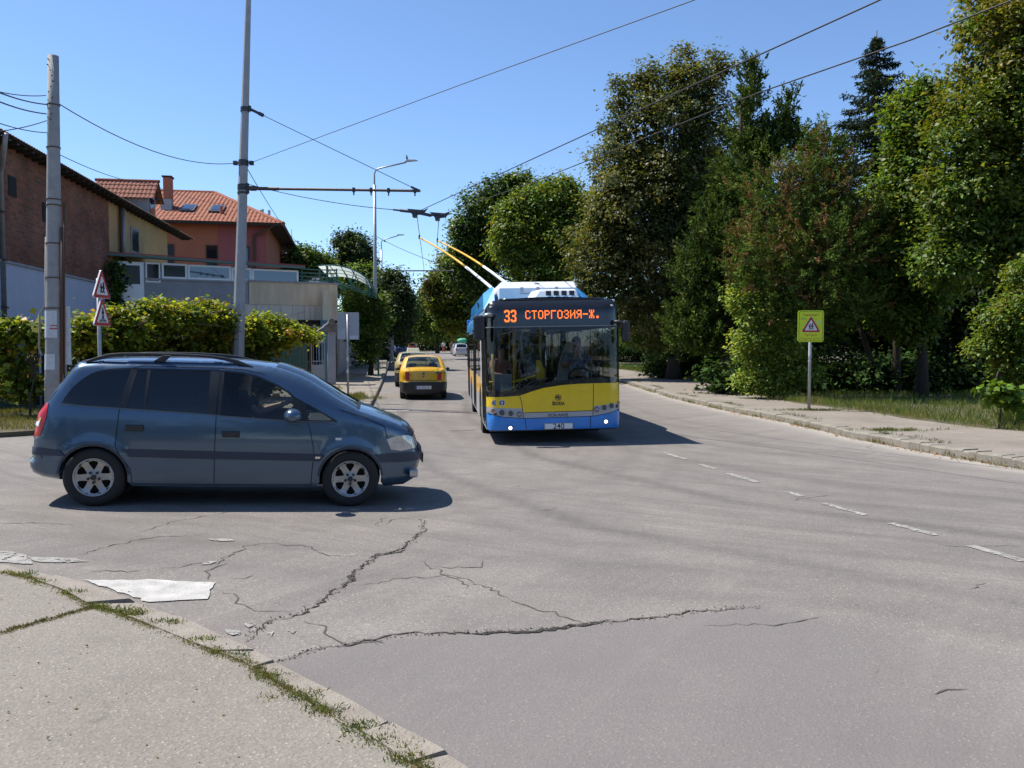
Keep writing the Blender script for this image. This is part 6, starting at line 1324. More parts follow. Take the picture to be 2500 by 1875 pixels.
MB().add([(.16, -.0575, zc_ + .06), (.25, -.0575, zc_ + .08), (.24, -.0575, zc_ + .15), (.15, -.0575, zc_ + .13)], [(0, 1, 2, 3)]).build('sticker', mat('pale_sticker', (.6, .65, .3), .6), sbd)
# back of the stop sign on the far left corner
bx, by = gp(850, 974, .138); bs_ = thing('stop_board', 'grey back of a sign board with paper notice, on the left corner pavement', 'road sign', (bx, by, G(bx, by) + .138), R(4))
z0b, z1b = P(850, 829, by).z - bs_.location.z, P(850, 763, by).z - bs_.location.z; wb = (878 - 826) / FPX * by
MB().tube([(0, 0, 0), (0, 0, z1b - .06)], .034, 10).build('post', M_gsteel, bs_, True)
bo2 = MB().bb(-wb / 2 + .02, wb / 2 + .02, .036, .05, z0b, z1b).build('sign_board', M_sgrey, bs_, bevel=.004)
nt_ = MB().bb(-wb / 2 + .03, -.08, .028, .0355, z0b + .04, z0b + .36).build('notice', M_paper, bo2); MB().bb(.08, wb / 2, .03, .0355, z0b + .01, z0b + .13).build('notice', M_paper, bo2)
mb = MB()
for k in range(8): mb.bb(-wb / 2 + .05, -.1 - .02 * (k % 3), .026, .0275, z0b + .07 + .034 * k, z0b + .078 + .034 * k + (.01 if k == 7 else 0))
mb.build('print_lines', mat('print_grey', (.2, .2, .22), .8), nt_)
for z in (.85, 1.25): MB().tube([(0, 0, z), (0, 0, z + .12)], .0355, 10).build('post_sticker', M_paper, bs_)
# ---------------------------------------------------------------- plants
ML = leafmat('leaf', .38, .5); MLC = leafmat('conifer_leaf', .2, .8, .1); MV = leafmat('vine_leaf', .5, .5, .25); MG = leafmat('grass_blade', .35, .6)
M_bark = mat('bark', (.075, .055, .04), .95, var=.5, vscale=6, bump=.8, bscale=18, stretch=(3, 3, .6)); M_lime = mat('limewashed_bark', (.42, .42, .42), .95, var=.3, vscale=6)
K = 1.1302
def lobes(items, d, dz=1.0):
    """crown lobes surveyed as (x, y, half width, half height[, depth]) in the 2212-pixel view -> centre and radii in metres"""
    out = []
    for it in items:
        dd = it[4] if len(it) > 4 else d
        c = P(it[0] * K, it[1] * K, dd); rx, rz = it[2] * K * dd / FPX, it[3] * K * dd / FPX
        out.append((np.array(c), np.array((rx, max(rx, rz) * .95 * dz, rz))))
    return out
def foliage(lb, n, size, tints, rc=.42, per=46, up=.75, out=.5, aspect=.62, spray=None, core=.25, jit=.26, patch=None, sprig=.16):
    """leaf-sized faces in clumps spread through the lobes; returns quads and one tint per leaf"""
    L2 = []
    for c, r in lb:                              # break every lobe into boughs so that light and dark hollows alternate
        L2.append((c, r * np.array((.74, .74, .78)), .6))
        k2 = 11 + int(rng.integers(0, 6))
        for _ in range(k2):
            d = unit(rng.normal(size=3)); f = rng.uniform(.3, .52); L2.append((c + d * r * rng.uniform(.5, .8), np.maximum(r * f * rng.uniform(.75, 1.25, 3), .12 * r.max()), 1.0))
    vol = np.array([(r[0] * r[2] + r[0] * r[1] * .5) * q for _, r, q in L2]); wgt = vol / vol.sum(); lb = [(c, r) for c, r, _ in L2]
    nc = max(4, n // per); li = rng.choice(len(lb), nc, p=wgt)
    C0 = np.array([c for c, _ in lb])[li]; R0 = np.array([r for _, r in lb])[li]
    dr = unit(rng.normal(size=(nc, 3))); u = np.where(rng.random(nc) < core, rng.uniform(.25, .8, nc), rng.uniform(.75, 1.08, nc))
    u = np.where(rng.random(nc) < sprig, rng.uniform(1.04, 1.24, nc), u)
    cc = C0 + dr * R0 * u[:, None]
    tt = np.array(tints)[rng.integers(0, len(tints), nc)] * rng.uniform(.72, 1.28, (nc, 1))
    if patch is not None: tt = patch(cc, tt)
    rcs = rc * rng.uniform(.6, 1.35, nc); small = u > 1.06; rcs[small] *= .6
    k = np.repeat(np.arange(nc), per); N = len(k)
    if spray is None:
        off = rng.normal(size=(N, 3)) * np.array((1, 1, .7)) * (rcs[k] * .55)[:, None]
        p = cc[k] + off
        nrm = np.array((0, 0, up)) + dr[k] * out + rng.normal(size=(N, 3)) * .45
        ax = dr[k] * .6 + rng.normal(size=(N, 3)) * .6 + np.array((0, 0, -.45))
    else:                                   # sprays: leaves strung along a short shoot in direction `spray`
        sd = unit(dr * spray[0] + np.array((0, 0, spray[1])) + rng.normal(size=(nc, 3)) * spray[2])
        t = rng.random(N); L = rcs[k] * 2.0
        p = cc[k] + sd[k] * (t * L)[:, None] + rng.normal(size=(N, 3)) * (rcs[k] * .2 * (1.15 - t))[:, None]
        ax = sd[k] + rng.normal(size=(N, 3)) * .45; nrm = rng.normal(size=(N, 3)) + dr[k] * .5 + np.array((0, 0, .35))
    sz = size * rng.uniform(.5, 1.45, N)
    tint = tt[k] * (1 + rng.normal(size=(N, 1)) * jit) * (1 + rng.normal(size=(N, 3)) * .06)
    return leafquads(p, nrm, sz, aspect, ax), np.clip(tint, .004, .7)
def limbs(mb, base, targets, r0, split=.45):
    base = Vector(base)
    for t in targets:
        t = Vector(t); j = base.lerp(Vector((base.x * .6 + t.x * .4, base.y * .6 + t.y * .4, t.z)), split); j.z = base.z + (t.z - base.z) * .55
        mb.tube([base, base.lerp(j, .5) + Vector((rnd.uniform(-.1, .1), rnd.uniform(-.1, .1), 0)), j, t], [r0 * .6, r0 * .5, r0 * .36, r0 * .1], 7)
def tree(name, label, cat, base, lb, n, size, tints, r0=.2, group=None, m=None, bark=None, trunk=None, fork=None, **kw):
    base = np.array(base, float); root = thing(name, label, cat, base, 0, group)
    loc = [(c - base, r) for c, r in lb]
    v, t = foliage(loc, n, size, tints, **kw)
    quads('crown', v, m or ML, root, t)
    mb = MB(); top = max(loc, key=lambda q: q[0][2]); fz = fork if fork else max(1.2, min(c[2] for c, _ in loc) * .8)
    tr = trunk or [(0, 0, -.2), (.05, 0, fz * .5), (top[0][0] * .25, top[0][1] * .25, fz), tuple(top[0] * np.array((.75, .75, 1)))]
    rr = np.linspace(r0, r0 * .25, len(tr)); rr[0] *= 1.25
    mb.tube(tr, list(rr), 10); fk = tr[2] if len(tr) > 2 else tr[1]
    limbs(mb, fk, [c for c, _ in loc], r0)
    mb.build('trunk', bark or M_bark, root, True)
    return root
def base_at(px, d, up=.1): x = (px * K - 1250) / FPX * d; return (x, d, G(x, d) + up)
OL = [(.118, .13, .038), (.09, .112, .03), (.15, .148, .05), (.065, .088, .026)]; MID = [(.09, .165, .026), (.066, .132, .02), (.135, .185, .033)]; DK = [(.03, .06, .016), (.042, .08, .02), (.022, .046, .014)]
YG = [(.16, .21, .026), (.12, .18, .024), (.2, .21, .03)]; BR = [(.17, .1, .03), (.13, .075, .025)]
park = 'trees in the park on the right'
tree('linden_tree', 'tall olive green linden tree rising behind the right end of the trolleybus', 'tree', base_at(1455, 41), lobes([(1500, 178, 62, 66), (1545, 150, 26, 40), (1480, 138, 24, 36), (1400, 215, 56, 64), (1392, 160, 22, 34), (1340, 215, 22, 40), (1330, 290, 26, 40), (1455, 275, 120, 90), (1370, 345, 85, 70), (1340, 405, 60, 60), (1460, 380, 110, 90), (1300, 520, 75, 60), (1480, 500, 100, 90), (1545, 320, 80, 120), (1400, 440, 135, 85), (1305, 465, 45, 45), (1300, 560, 80, 75), (1420, 560, 130, 100), (1375, 650, 105, 75), (1270, 645, 45, 60), (1480, 680, 80, 90)], 41), 120000, .17, OL, .38, park, rc=.55, per=46, sprig=.2)
tree('juniper_tree', 'dark green juniper with pointed top and one side spire, right of the linden', 'conifer', base_at(1560, 33), lobes([(1615, 200, 16, 60), (1612, 290, 36, 85), (1590, 400, 60, 90), (1570, 510, 80, 90), (1530, 620, 70, 90), (1500, 720, 60, 70), (1645, 330, 30, 70), (1706, 232, 12, 38), (1690, 285, 30, 22), (1735, 320, 34, 22), (1675, 325, 40, 35), (1610, 620, 60, 90)], 33), 75000, .17, [(.062, .1, .02), (.085, .125, .026), (.045, .078, .017)], .25, park, MLC, rc=.32, per=40, aspect=.3, spray=(.5, .8, .25), sprig=.12)
def brown(cc, tt):
    z = cc[:, 2]; f = (rng.random(len(cc)) < np.clip((z - 2.6) / 7, 0, .26) + .03)[:, None]
    return np.where(f, np.array((.17, .105, .045)) * rng.uniform(.7, 1.3, (len(cc), 1)), tt)
tb_ = gp(2190, 962, .15)
tree('thuja_tree', 'broad thuja with rusty brown patches and leaning trunks behind the yellow sign', 'conifer', (tb_[0], tb_[1], G(*tb_) + .15), lobes([(1765, 390, 75, 85), (1690, 440, 85, 85), (1812, 410, 45, 52), (1620, 570, 55, 90), (1725, 550, 135, 105), (1850, 525, 72, 80), (1790, 655, 120, 75), (1860, 630, 85, 85), (1690, 660, 70, 60), (1770, 330, 35, 45)], 27.5), 115000, .1, [(.092, .15, .03), (.125, .175, .036), (.07, .12, .026)], .17, park, MLC, rc=.3, per=44, aspect=.34, spray=(.7, .5, .3), patch=brown, sprig=.1,
     trunk=[(0, 0, -.2), (-.05, 0, 1.2), (-.12, -.1, 2.4), (-.3, -.3, 4), (-1.2, -.3, 7)])
tr2 = MB(); tr2.tube([(-.5, .2, -.2), (-.75, .2, .9), (-1.2, .1, 2.0), (-1.7, 0, 3.2)], [.12, .1, .09, .06], 8); tr2.build('trunk', M_bark, bpy.data.objects['thuja_tree'], True)
# spruce: whorls of drooping branches hung with needle sprays
def spruce(name, label, base, H, Wd, nbr, tint, group, droop=.5, per=60, size=.2):
    root = thing(name, label, 'conifer', base, 0, group); mb = MB(); mb.tube([(0, 0, -.2), (.05, 0, H * .5), (0, 0, H)], [H * .016, H * .01, .02], 8)
    p_, a_, n_, s_, t_ = [], [], [], [], []
    for k in range(nbr):
        f = (k + rnd.random()) / nbr; z = H * (.1 + .88 * f); L = Wd * (1 - f) ** .8 * rnd.uniform(.7, 1.12) + .12; q = rnd.uniform(0, 2 * math.pi); dx_, dy_ = math.cos(q), math.sin(q)
        pts = [Vector((dx_ * L * s, dy_ * L * s, z - L * droop * s + L * .35 * s * s + .12 * L * s)) for s in (0, .35, .7, 1)]
        mb.tube(pts, [.035 + .01 * L, .03, .02, .008], 5)
        m = int(per * (.4 + L)); s = rng.random(m) ** .7; P4 = np.array([list(v) for v in pts]); idx = np.minimum((s * 3).astype(int), 2); fr = (s * 3 - idx)[:, None]
        pp = P4[idx] * (1 - fr) + P4[idx + 1] * fr
        side = rng.choice((-1, 1), m); ax = np.column_stack([dx_ * .5 - dy_ * side * .7, dy_ * .5 + dx_ * side * .7, -.55 - .4 * rng.random(m)]) + rng.normal(size=(m, 3)) * .25
        p_.append(pp + rng.normal(size=(m, 3)) * .03 + np.column_stack([-dy_ * side, dx_ * side, -.3 * np.ones(m)]) * (rng.random(m) * .22 * (.3 + L * .4))[:, None]); a_.append(ax); n_.append(rng.normal(size=(m, 3)) + np.array((0, 0, .5))); s_.append(size * rng.uniform(.6, 1.4, m)); t_.append(np.array(tint) * rng.uniform(.6, 1.35, (m, 1)) * np.ones((m, 3)))
    quads('crown', leafquads(np.concatenate(p_), np.concatenate(n_), np.concatenate(s_), .3, np.concatenate(a_)), MLC, root, np.concatenate(t_)); mb.build('trunk', M_bark, root, True); return root
b0 = base_at(1880, 43); spruce('spruce_tree', 'dark pointed spruce standing alone against the sky on the right', b0, P(1882 * K, 66 * K, 43).z - b0[2], 6.0, 320, (.028, .044, .02), park, per=50)
tree('hornbeam_tree', 'green hornbeam with yellowing top, between the spruce and the tallest tree at the right edge', 'tree', base_at(1990, 28), lobes([(1975, 300, 55, 80), (1960, 430, 75, 80), (1990, 225, 38, 48), (1925, 540, 85, 75), (2000, 560, 75, 80), (1955, 660, 80, 70)], 28), 75000, .15, MID + YG[:1], .22, park, rc=.45, per=44)
def autumn(cc, tt):
    f = np.clip((cc[:, 2] - 3.5) / 8, 0, 1)[:, None] * rng.random((len(cc), 1)); return tt * (1 - f * .75) + np.array((.19, .125, .02)) * f * .9
tree('linden_tree', 'tallest tree, with yellowing leaves, at the right edge of the photo', 'tree', base_at(2170, 23.5), lobes([(2150, 130, 80, 120), (2210, 10, 80, 130), (2095, 300, 85, 110), (2190, 310, 100, 140), (2085, 440, 90, 90), (2175, 500, 100, 100), (2060, 560, 60, 70), (2290, 180, 100, 200), (2260, 480, 100, 120), (2230, -150, 120, 120)], 23.5), 120000, .14, MID, .33, park, rc=.45, per=46, patch=autumn)
tree('hornbeam_shrub', 'pale green feathery shrub at the pavement edge left of the yellow sign', 'shrub', base_at(1660, 27.5), lobes([(1640, 680, 50, 55), (1615, 740, 42, 50), (1690, 745, 50, 55), (1650, 810, 60, 35), (1600, 650, 24, 30), (1720, 800, 45, 40)], 27.5), 20000, .11, [(.22, .31, .06), (.27, .34, .08), (.15, .23, .045)], .06, 'shrubs along the right pavement', rc=.3, per=30, up=.9, out=.3)
tree('elder_shrub', 'leafy shrub with yellow green tips at the right edge of the photo', 'shrub', base_at(2190, 19.5), lobes([(2190, 690, 50, 60), (2150, 750, 50, 45), (2215, 610, 45, 50), (2215, 780, 60, 50)], 19.5), 14000, .1, YG + MID, .06, 'shrubs along the right pavement', rc=.25, per=28)
tree('vine_shrub', 'low broad leaved climbing plant in the grass under the shrub at the right edge', 'shrub', base_at(2160, 16.8), lobes([(2165, 858, 28, 16), (2145, 845, 18, 14), (2195, 866, 20, 14)], 16.8), 420, .15, [(.12, .2, .02), (.09, .16, .02)], .02, 'shrubs along the right pavement', rc=.2, per=9, aspect=1.0, up=.9)
tree('elder_shrub', 'green shrubs behind the right mirror of the trolleybus', 'shrub', base_at(1395, 46), lobes([(1380, 700, 45, 60), (1425, 720, 40, 60), (1350, 690, 25, 60)], 46), 12000, .15, MID, .08, 'shrubs along the right pavement', rc=.4, per=30)
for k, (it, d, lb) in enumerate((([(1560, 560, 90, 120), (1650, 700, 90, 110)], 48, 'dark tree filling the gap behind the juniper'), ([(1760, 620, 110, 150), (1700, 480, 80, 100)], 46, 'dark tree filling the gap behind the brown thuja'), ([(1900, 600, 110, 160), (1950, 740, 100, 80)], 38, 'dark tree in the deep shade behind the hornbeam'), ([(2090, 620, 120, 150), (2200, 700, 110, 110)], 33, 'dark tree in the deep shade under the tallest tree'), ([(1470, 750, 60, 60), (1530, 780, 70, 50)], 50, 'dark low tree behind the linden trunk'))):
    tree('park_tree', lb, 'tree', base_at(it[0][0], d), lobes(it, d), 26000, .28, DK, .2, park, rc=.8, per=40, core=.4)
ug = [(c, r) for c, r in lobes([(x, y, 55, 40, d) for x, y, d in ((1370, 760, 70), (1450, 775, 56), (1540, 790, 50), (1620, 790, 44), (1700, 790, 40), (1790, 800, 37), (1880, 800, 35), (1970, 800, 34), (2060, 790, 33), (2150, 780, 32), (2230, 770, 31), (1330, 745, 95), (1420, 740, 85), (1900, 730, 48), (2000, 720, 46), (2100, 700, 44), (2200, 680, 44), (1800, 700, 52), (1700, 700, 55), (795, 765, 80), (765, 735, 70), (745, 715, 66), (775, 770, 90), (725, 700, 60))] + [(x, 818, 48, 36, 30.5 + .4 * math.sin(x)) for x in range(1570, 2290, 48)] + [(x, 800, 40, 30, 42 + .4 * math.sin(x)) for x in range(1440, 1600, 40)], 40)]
v, t = foliage(ug, 120000, .2, DK, rc=.6, per=36, core=.5); struct(quads('shade_undergrowth', v, MLC, None, t), 'stuff')  # dark leaf mass added to give the deep shade under the trees
# along the avenue, right side
av = 'trees along the avenue'
tree('street_tree', 'bright green tree behind the roof of the trolleybus', 'tree', base_at(1215, 62), lobes([(1190, 440, 58, 50), (1135, 480, 62, 60), (1225, 510, 55, 85), (1150, 560, 60, 60), (1105, 540, 40, 50), (1185, 640, 80, 75), (1240, 440, 30, 40), (1262, 520, 30, 60), (1160, 425, 22, 22), (1215, 405, 22, 24)], 62), 65000, .24, YG + MID, .3, av, rc=.8, per=46)
tree('street_tree', 'dark green tree with rounded top left of the bright green tree', 'tree', base_at(1130, 76), lobes([(1080, 415, 42, 42), (1045, 465, 45, 55), (1120, 408, 35, 35), (1010, 520, 28, 45), (1065, 530, 60, 60), (1150, 440, 50, 40), (1005, 575, 42, 48), (1120, 520, 60, 70), (1030, 610, 50, 50)], 76), 52000, .28, MID + DK, .3, av, rc=.9, per=44)
tree('street_tree', 'yellowish tree overhanging the avenue right of the far gap of sky', 'tree', base_at(1050, 86), lobes([(1010, 605, 55, 45), (965, 640, 40, 40), (1030, 660, 50, 55), (985, 695, 45, 30), (935, 625, 22, 30), (1040, 580, 40, 40), (975, 575, 26, 34), (955, 600, 20, 26), (1060, 700, 50, 45)], 86), 44000, .28, YG + [(.13, .12, .02)], .3, av, rc=.8, per=44)
tree('street_tree', 'hazy green tree in the far gap between the avenue trees', 'tree', base_at(945, 125), lobes([(935, 690, 32, 36), (915, 660, 14, 30), (960, 700, 35, 35), (905, 700, 20, 30)], 125), 16000, .4, MID, .3, av, rc=1.2, per=40)
tree('bush', 'yellow green bush at the far end of the avenue', 'shrub', base_at(905, 150), lobes([(905, 722, 32, 14), (880, 722, 16, 12), (940, 730, 22, 10)], 150), 8000, .4, [(.16, .15, .03), (.12, .14, .03)], .15, av, rc=1.0, per=36)
tree('street_tree', 'dark tree closing the far end of the avenue', 'tree', base_at(985, 160), lobes([(980, 715, 60, 28), (1040, 710, 60, 30), (920, 700, 40, 35), (860, 700, 60, 45), (985, 745, 80, 20), (900, 745, 70, 20), (1060, 745, 60, 20)], 160), 16000, .5, DK, .3, av, rc=1.5, per=40)
# left side
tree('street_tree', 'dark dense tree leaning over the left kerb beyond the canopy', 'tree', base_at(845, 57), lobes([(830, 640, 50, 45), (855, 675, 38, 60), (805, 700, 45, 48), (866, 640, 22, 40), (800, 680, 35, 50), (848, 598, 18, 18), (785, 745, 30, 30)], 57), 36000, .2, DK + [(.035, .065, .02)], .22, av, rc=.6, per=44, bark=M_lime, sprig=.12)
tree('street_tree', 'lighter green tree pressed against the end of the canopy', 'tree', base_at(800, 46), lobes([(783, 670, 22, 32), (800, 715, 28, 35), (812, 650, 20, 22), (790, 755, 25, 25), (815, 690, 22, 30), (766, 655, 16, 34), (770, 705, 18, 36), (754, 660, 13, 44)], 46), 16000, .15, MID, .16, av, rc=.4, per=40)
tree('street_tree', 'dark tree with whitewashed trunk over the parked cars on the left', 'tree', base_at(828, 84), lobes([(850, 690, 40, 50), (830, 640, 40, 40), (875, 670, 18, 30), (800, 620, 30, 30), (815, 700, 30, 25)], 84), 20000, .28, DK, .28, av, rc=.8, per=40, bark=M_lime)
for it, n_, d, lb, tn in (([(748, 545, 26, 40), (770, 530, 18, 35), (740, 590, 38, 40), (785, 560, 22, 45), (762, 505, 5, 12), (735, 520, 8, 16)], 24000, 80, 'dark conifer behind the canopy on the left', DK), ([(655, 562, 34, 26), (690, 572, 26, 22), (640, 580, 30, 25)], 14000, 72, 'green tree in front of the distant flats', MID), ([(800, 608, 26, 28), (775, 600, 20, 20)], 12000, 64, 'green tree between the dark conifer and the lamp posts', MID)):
    tree('garden_tree', lb, 'tree', base_at(it[0][0], d), lobes(it, d), n_, .26, tn, .2, 'garden trees on the left', rc=.7, per=40, sprig=.14)
# vine hedge in front of the terrace building
VN = [(.25, .28, .03), (.18, .24, .026), (.3, .31, .035), (.12, .18, .022), (.08, .13, .02)]
def vy(cc, tt): f = (rng.random(len(cc)) < .05)[:, None]; return np.where(f, np.array((.34, .2, .02)), tt)
dh = lambda x: 20.5 + (x - 190) / 500 * 9.5
vh = lobes([(x, y + 14, rx, ry * .9, dh(x)) for x, y, rx, ry in ((185, 705, 40, 36), (250, 700, 55, 42), (320, 680, 55, 40), (390, 672, 60, 38), (455, 690, 50, 45), (530, 705, 40, 40), (590, 705, 55, 38), (632, 706, 40, 22), (668, 712, 14, 10), (345, 648, 12, 10), (440, 655, 25, 16), (470, 650, 18, 12))], 25, .75)
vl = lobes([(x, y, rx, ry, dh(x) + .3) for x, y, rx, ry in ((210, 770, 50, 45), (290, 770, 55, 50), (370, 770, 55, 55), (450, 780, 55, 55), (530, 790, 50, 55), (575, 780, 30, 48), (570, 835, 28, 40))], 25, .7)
bs = base_at(400, 25.2, 0); hd = thing('vine_hedge', 'overgrown grape vine hedge, yellow green in the sun, behind the minivan', 'hedge', bs)
lo_ = lambda L: [(c - np.array(bs), r) for c, r in L]
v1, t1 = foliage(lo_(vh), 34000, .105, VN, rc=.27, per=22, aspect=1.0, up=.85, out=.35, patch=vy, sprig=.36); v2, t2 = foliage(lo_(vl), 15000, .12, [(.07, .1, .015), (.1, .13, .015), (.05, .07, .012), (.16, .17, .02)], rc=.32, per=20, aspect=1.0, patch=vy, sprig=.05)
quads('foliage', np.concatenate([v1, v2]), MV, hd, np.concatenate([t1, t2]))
mb = MB()
for _ in range(70):
    c, r = rnd.choice(lo_(vh + vl)); p0 = Vector(c) + Vector((rnd.uniform(-1, 1) * r[0], -r[1] * rnd.uniform(.2, .9), rnd.uniform(-1, .6) * r[2])); mb.tube([p0, p0 + Vector((rnd.uniform(-.6, .6), rnd.uniform(-.2, .1), rnd.uniform(-.1, .3))), p0 + Vector((rnd.uniform(-1, 1), rnd.uniform(-.2, .2), rnd.uniform(-.4, .5)))], [.014, .012, .006], 5)
for x in np.linspace(-5, 1, 10): mb.tube([(x, (x + 1) * .35, -.1), (x + .1, (x + 1) * .35, 1.2), (x - .2, (x + 1) * .35, 2.4)], [.05, .04, .02], 6)
mb.build('stems', mat('vine_wood', (.14, .095, .06), .95), hd, True)
bw = thing('trellis_fence', 'dark wooden trellis fence buried in the vine hedge', 'fence', bs)
mb = MB()
for x in np.linspace(-5.2, 1.0, 40): mb.bb(x - .05, x + .05, (x + 1) * .36 + .35, (x + 1) * .36 + .38, -.2, 2.0)
mb.build('slats', M_wood, bw)
b2 = base_at(60, 19.6, 0)
tree('vine', 'straggling grape vine over the yard fence left of the concrete pole', 'vine', b2, lobes([(15, 712, 40, 16, 19.8), (65, 716, 40, 16, 19.6), (25, 790, 25, 40, 20), (85, 735, 20, 18, 19.8), (0, 740, 30, 25, 20), (120, 700, 14, 10, 19.8), (30, 840, 40, 25, 20.2), (75, 830, 25, 25, 20.2)], 20), 3000, .14, VN + [(.06, .1, .015)], .03, None, rc=.28, per=14, aspect=1.0, patch=vy)
tree('ivy', 'ivy climbing the corner between the brick house and the terrace building', 'vine', base_at(252, 36.4, 0), lobes([(250, 585, 7, 22), (252, 620, 9, 22), (248, 655, 12, 16)], 36.4, .5), 1500, .15, DK + MID, .05, None, rc=.3, per=24, aspect=.9)
# ---------------------------------------------------------------- grasses and ground cover
def grass(name, pts, n_per, h, spread, tints, up, aspect=.07, lean=.5, obj=True):
    pts = np.asarray(pts, float); k = np.repeat(np.arange(len(pts)), n_per); N = len(k)
    p = pts[k, :2] + rng.normal(size=(N, 2)) * spread; z = G(p[:, 0], p[:, 1]) + up
    ax = np.column_stack([rng.normal(size=(N, 2)) * lean, np.ones(N)]); nrm = np.column_stack([rng.normal(size=(N, 2)), rng.normal(size=N) * .2])
    tt = np.array(tints)[rng.integers(0, len(tints), len(pts))][k] * rng.uniform(.7, 1.35, (N, 1))
    o = quads(name, leafquads(np.column_stack([p, z]), nrm, h * rng.uniform(.45, 1.3, N), aspect, ax, 0), MG, None, tt)
    return struct(o, 'stuff')
GR = [(.11, .165, .03), (.15, .18, .045), (.075, .115, .022), (.22, .19, .08)]
# foreground kerb joint: the strip of weeds between pavement and kerb
def along(line, n, wob, lo=0, hi=1):
    L = np.array(line); seg = np.hypot(*np.diff(L, axis=0).T); cum = np.concatenate([[0], np.cumsum(seg)]); s = (lo + (hi - lo) * rng.random(n)) * cum[-1]
    return np.column_stack([np.interp(s, cum, L[:, 0]), np.interp(s, cum, L[:, 1])]) + rng.normal(size=(n, 2)) * wob
KS = KI[2:]
dens_ = lambda q: .25 + .75 * (np.sin(q[:, 0] * 7.3) * np.sin(q[:, 0] * 2.9 + 1) > -.15)
q = along(KS, 1300, .014); q = q[rng.random(len(q)) < dens_(q)]
grass('kerb_weeds', q, 16, .017, .02, [(.13, .155, .055), (.1, .13, .05), (.2, .19, .09), (.2, .16, .09)], .05, .24, 1.3)
tuft = np.array([gp(*z8(a, b), .05) for a, b in ((540, 522), (700, 572), (600, 535), (870, 655), (980, 700), (1150, 800), (1280, 880), (1400, 950), (1560, 1035), (1660, 1080), (1740, 1150), (60, 355), (200, 395), (310, 440), (420, 500))])
grass('kerb_weeds', np.repeat(tuft, 5, 0) + rng.normal(size=(5 * len(tuft), 2)) * np.array((.06, .03)), 40, .028, .03, [(.08, .125, .045), (.14, .17, .05), (.2, .2, .07)], .05, .2, 1.2)
q = along([gp(*z8(a, b), .05) for a, b in ((-200, 690), (0, 618), (130, 580), (260, 545), (390, 508))], 260, .012); grass('kerb_weeds', q, 6, .018, .012, [(.08, .1, .03), (.12, .1, .05)], .057, .25, 1)
# right kerb foot, pavement cracks and verge
q = along(RK, 1300, .06, .02, .42); q = q[rng.random(len(q)) < .25 + .6 * (np.sin(q[:, 1] * 2.1) > .1)]; grass('roadside_weeds', q, 10, .1, .05, GR + [(.22, .13, .05)], 0, .1, .8)
q = along(offs(RK, .36), 800, .05, .05, .42); q = q[np.sin(q[:, 1] * 1.3 + 1) > .1]; grass('roadside_weeds', q, 10, .07, .07, [(.07, .1, .03), (.1, .12, .03)], .14, .12, .9)
q = np.concatenate([rng.normal(size=(90, 2)) * np.array((.5, .12)) + np.array((yx, yy)), rng.normal(size=(70, 2)) * np.array((.4, .12)) + np.array(gp(1480 + 1510 / 2.1686, 850 + 438 / 2.1686, .14))] + [rng.normal(size=(16, 2)) * np.array((.3, .1)) + np.array((rnd.uniform(6.4, 9), rnd.uniform(17, 34))) for _ in range(0)])
grass('roadside_weeds', q, 14, .07, .05, [(.1, .13, .035), (.14, .15, .045)], .14, .12, .9)
lv = along(offs(GE, .35), 2600, .28, .0, .5); grass('verge_grass', lv, 14, .2, .1, GR, .15, .06, .55)
q = np.column_stack([rng.uniform(8.5, 22, 5200), rng.uniform(12, 46, 5200)]); vp = GE[::-1] + [(60, 9.5), (90, 60), (80, 210)]; q = q[inpoly(q, vp)]; grass('verge_grass', q, 10, .22, .16, GR[:3], .15, .06, .6)
q = np.column_stack([rng.uniform(10.5, 14, 900), rng.uniform(13.2, 18, 900)]); q = q[inpoly(q, vp)]; grass('verge_grass', q, 12, .45, .14, [(.11, .16, .03), (.08, .12, .025), (.18, .17, .05)], .15, .045, .4)
q = along(offs(GE, .55), 900, .22, .1, .36); n_ = 14; k = np.repeat(np.arange(len(q)), n_); p = q[k] + rng.normal(size=(len(k), 2)) * .16
gc = np.column_stack([p, G(p[:, 0], p[:, 1]) + .16 + rng.random(len(k)) * .32 * (np.sin(p[:, 1] * 1.7) * .35 + .65)])
struct(quads('ground_ivy', leafquads(gc, rng.normal(size=(len(k), 3)) * .4 + np.array((0, -.2, 1)), .085 * rng.uniform(.6, 1.3, len(k)), .9), ML, None, np.array([(.05, .09, .02), (.08, .13, .03), (.035, .065, .018)])[rng.integers(0, 3, len(k))]), 'stuff')
q = np.column_stack([rng.uniform(5.6, 9.5, 1500), rng.uniform(44, 60, 1500)]); q = q[inpoly(q, vp)]; grass('verge_grass', q, 14, .25, .2, [(.12, .17, .03), (.09, .14, .025)], .15, .07, .5)
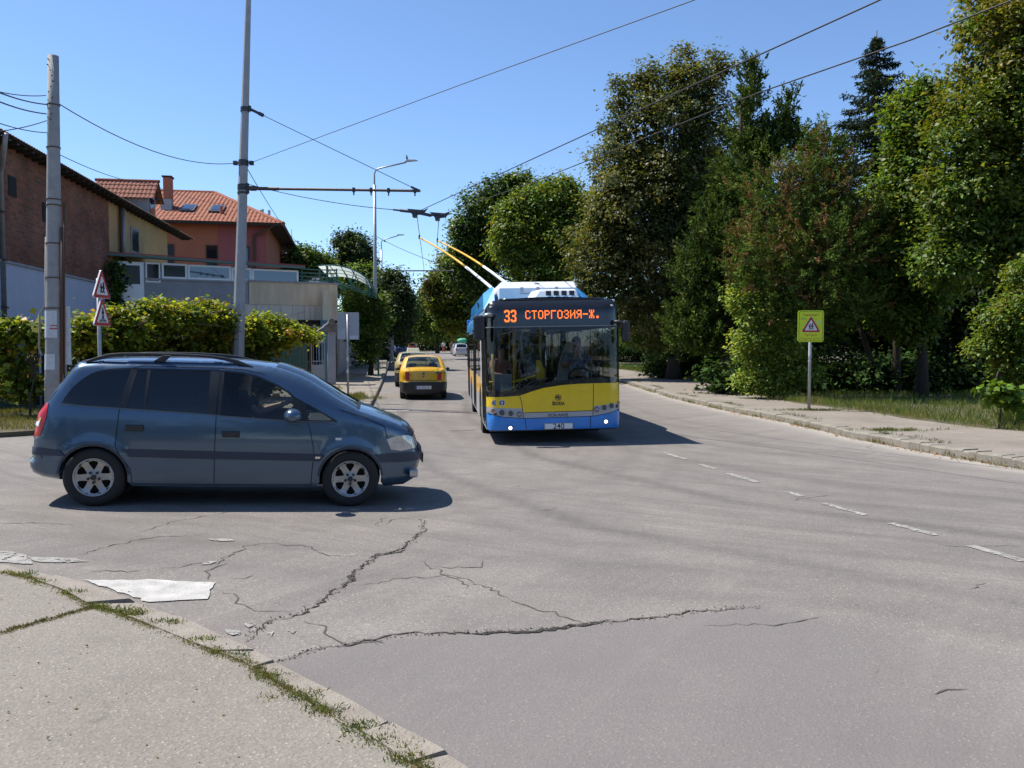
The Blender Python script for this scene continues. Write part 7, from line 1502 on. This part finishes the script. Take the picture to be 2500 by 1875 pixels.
# left verge and corner
VL = LK[:7] + [(-6.2, 22), (-9.7, 22.2), (-12, 22.5), (-24, 19)]
q = np.column_stack([rng.uniform(-20, -5, 5200), rng.uniform(11, 23, 5200)]); q = q[inpoly(q, VL)]; grass('verge_grass', q, 13, .13, .1, [(.11, .13, .03), (.15, .15, .04), (.08, .1, .025), (.22, .19, .08)], .1, .07, .7)
q = np.concatenate([rng.normal(size=(120, 2)) * np.array((.45, .2)) + np.array((bx, by - .1)), along(offs(LK[6:11], -.6), 160, .12), rng.normal(size=(220, 2)) * np.array((.9, .7)) + np.array((gx - .6, gy - 3.4))]); grass('roadside_weeds', q, 12, .16, .08, [(.13, .15, .03), (.17, .16, .05), (.09, .11, .025)], .13, .06, .7)
# leaf litter along the right kerb
q = along(RK, 1500, .09, .02, .4); struct(quads('fallen_leaves', leafquads(np.column_stack([q, G(q[:, 0], q[:, 1]) + .012]), rng.normal(size=(len(q), 3)) * .3 + np.array((0, 0, 1)), .07, .6), MG, None, np.array([(.24, .12, .05), (.3, .17, .08), (.16, .09, .04)])[rng.integers(0, 3, len(q))]), 'stuff')
q = np.column_stack([rng.uniform(-3.6, 1.2, 900), rng.uniform(2.6, 7, 900)]); q = q[inpoly(q, KI[::-1] + [(-20, KI[0][1]), (-20, -3), (KI[-1][0], -3)])][:150]
struct(quads('pavement_grit', leafquads(np.column_stack([q, G(q[:, 0], q[:, 1]) + .058]), rng.normal(size=(len(q), 3)) * .4 + np.array((0, 0, 1)), rng.uniform(.006, .022, len(q)), .8, fold=.3), MG, None, np.array([(.3, .27, .22), (.1, .08, .06), (.2, .14, .07)])[rng.integers(0, 3, len(q))]), 'stuff')
# woods added unseen behind the viewer, for glass and paint to reflect
wl_ = [(np.array((x, -24 + 3 * math.sin(x), 3.6 + .8 * math.sin(x * 2.1))), np.array((4.5, 2.5, 4.2))) for x in range(-30, 40, 6)]
v, t = foliage(wl_, 60000, .4, DK + MID, rc=1.0, per=40, core=.5); struct(quads('reflected_trees', v, ML, None, t), 'stuff')
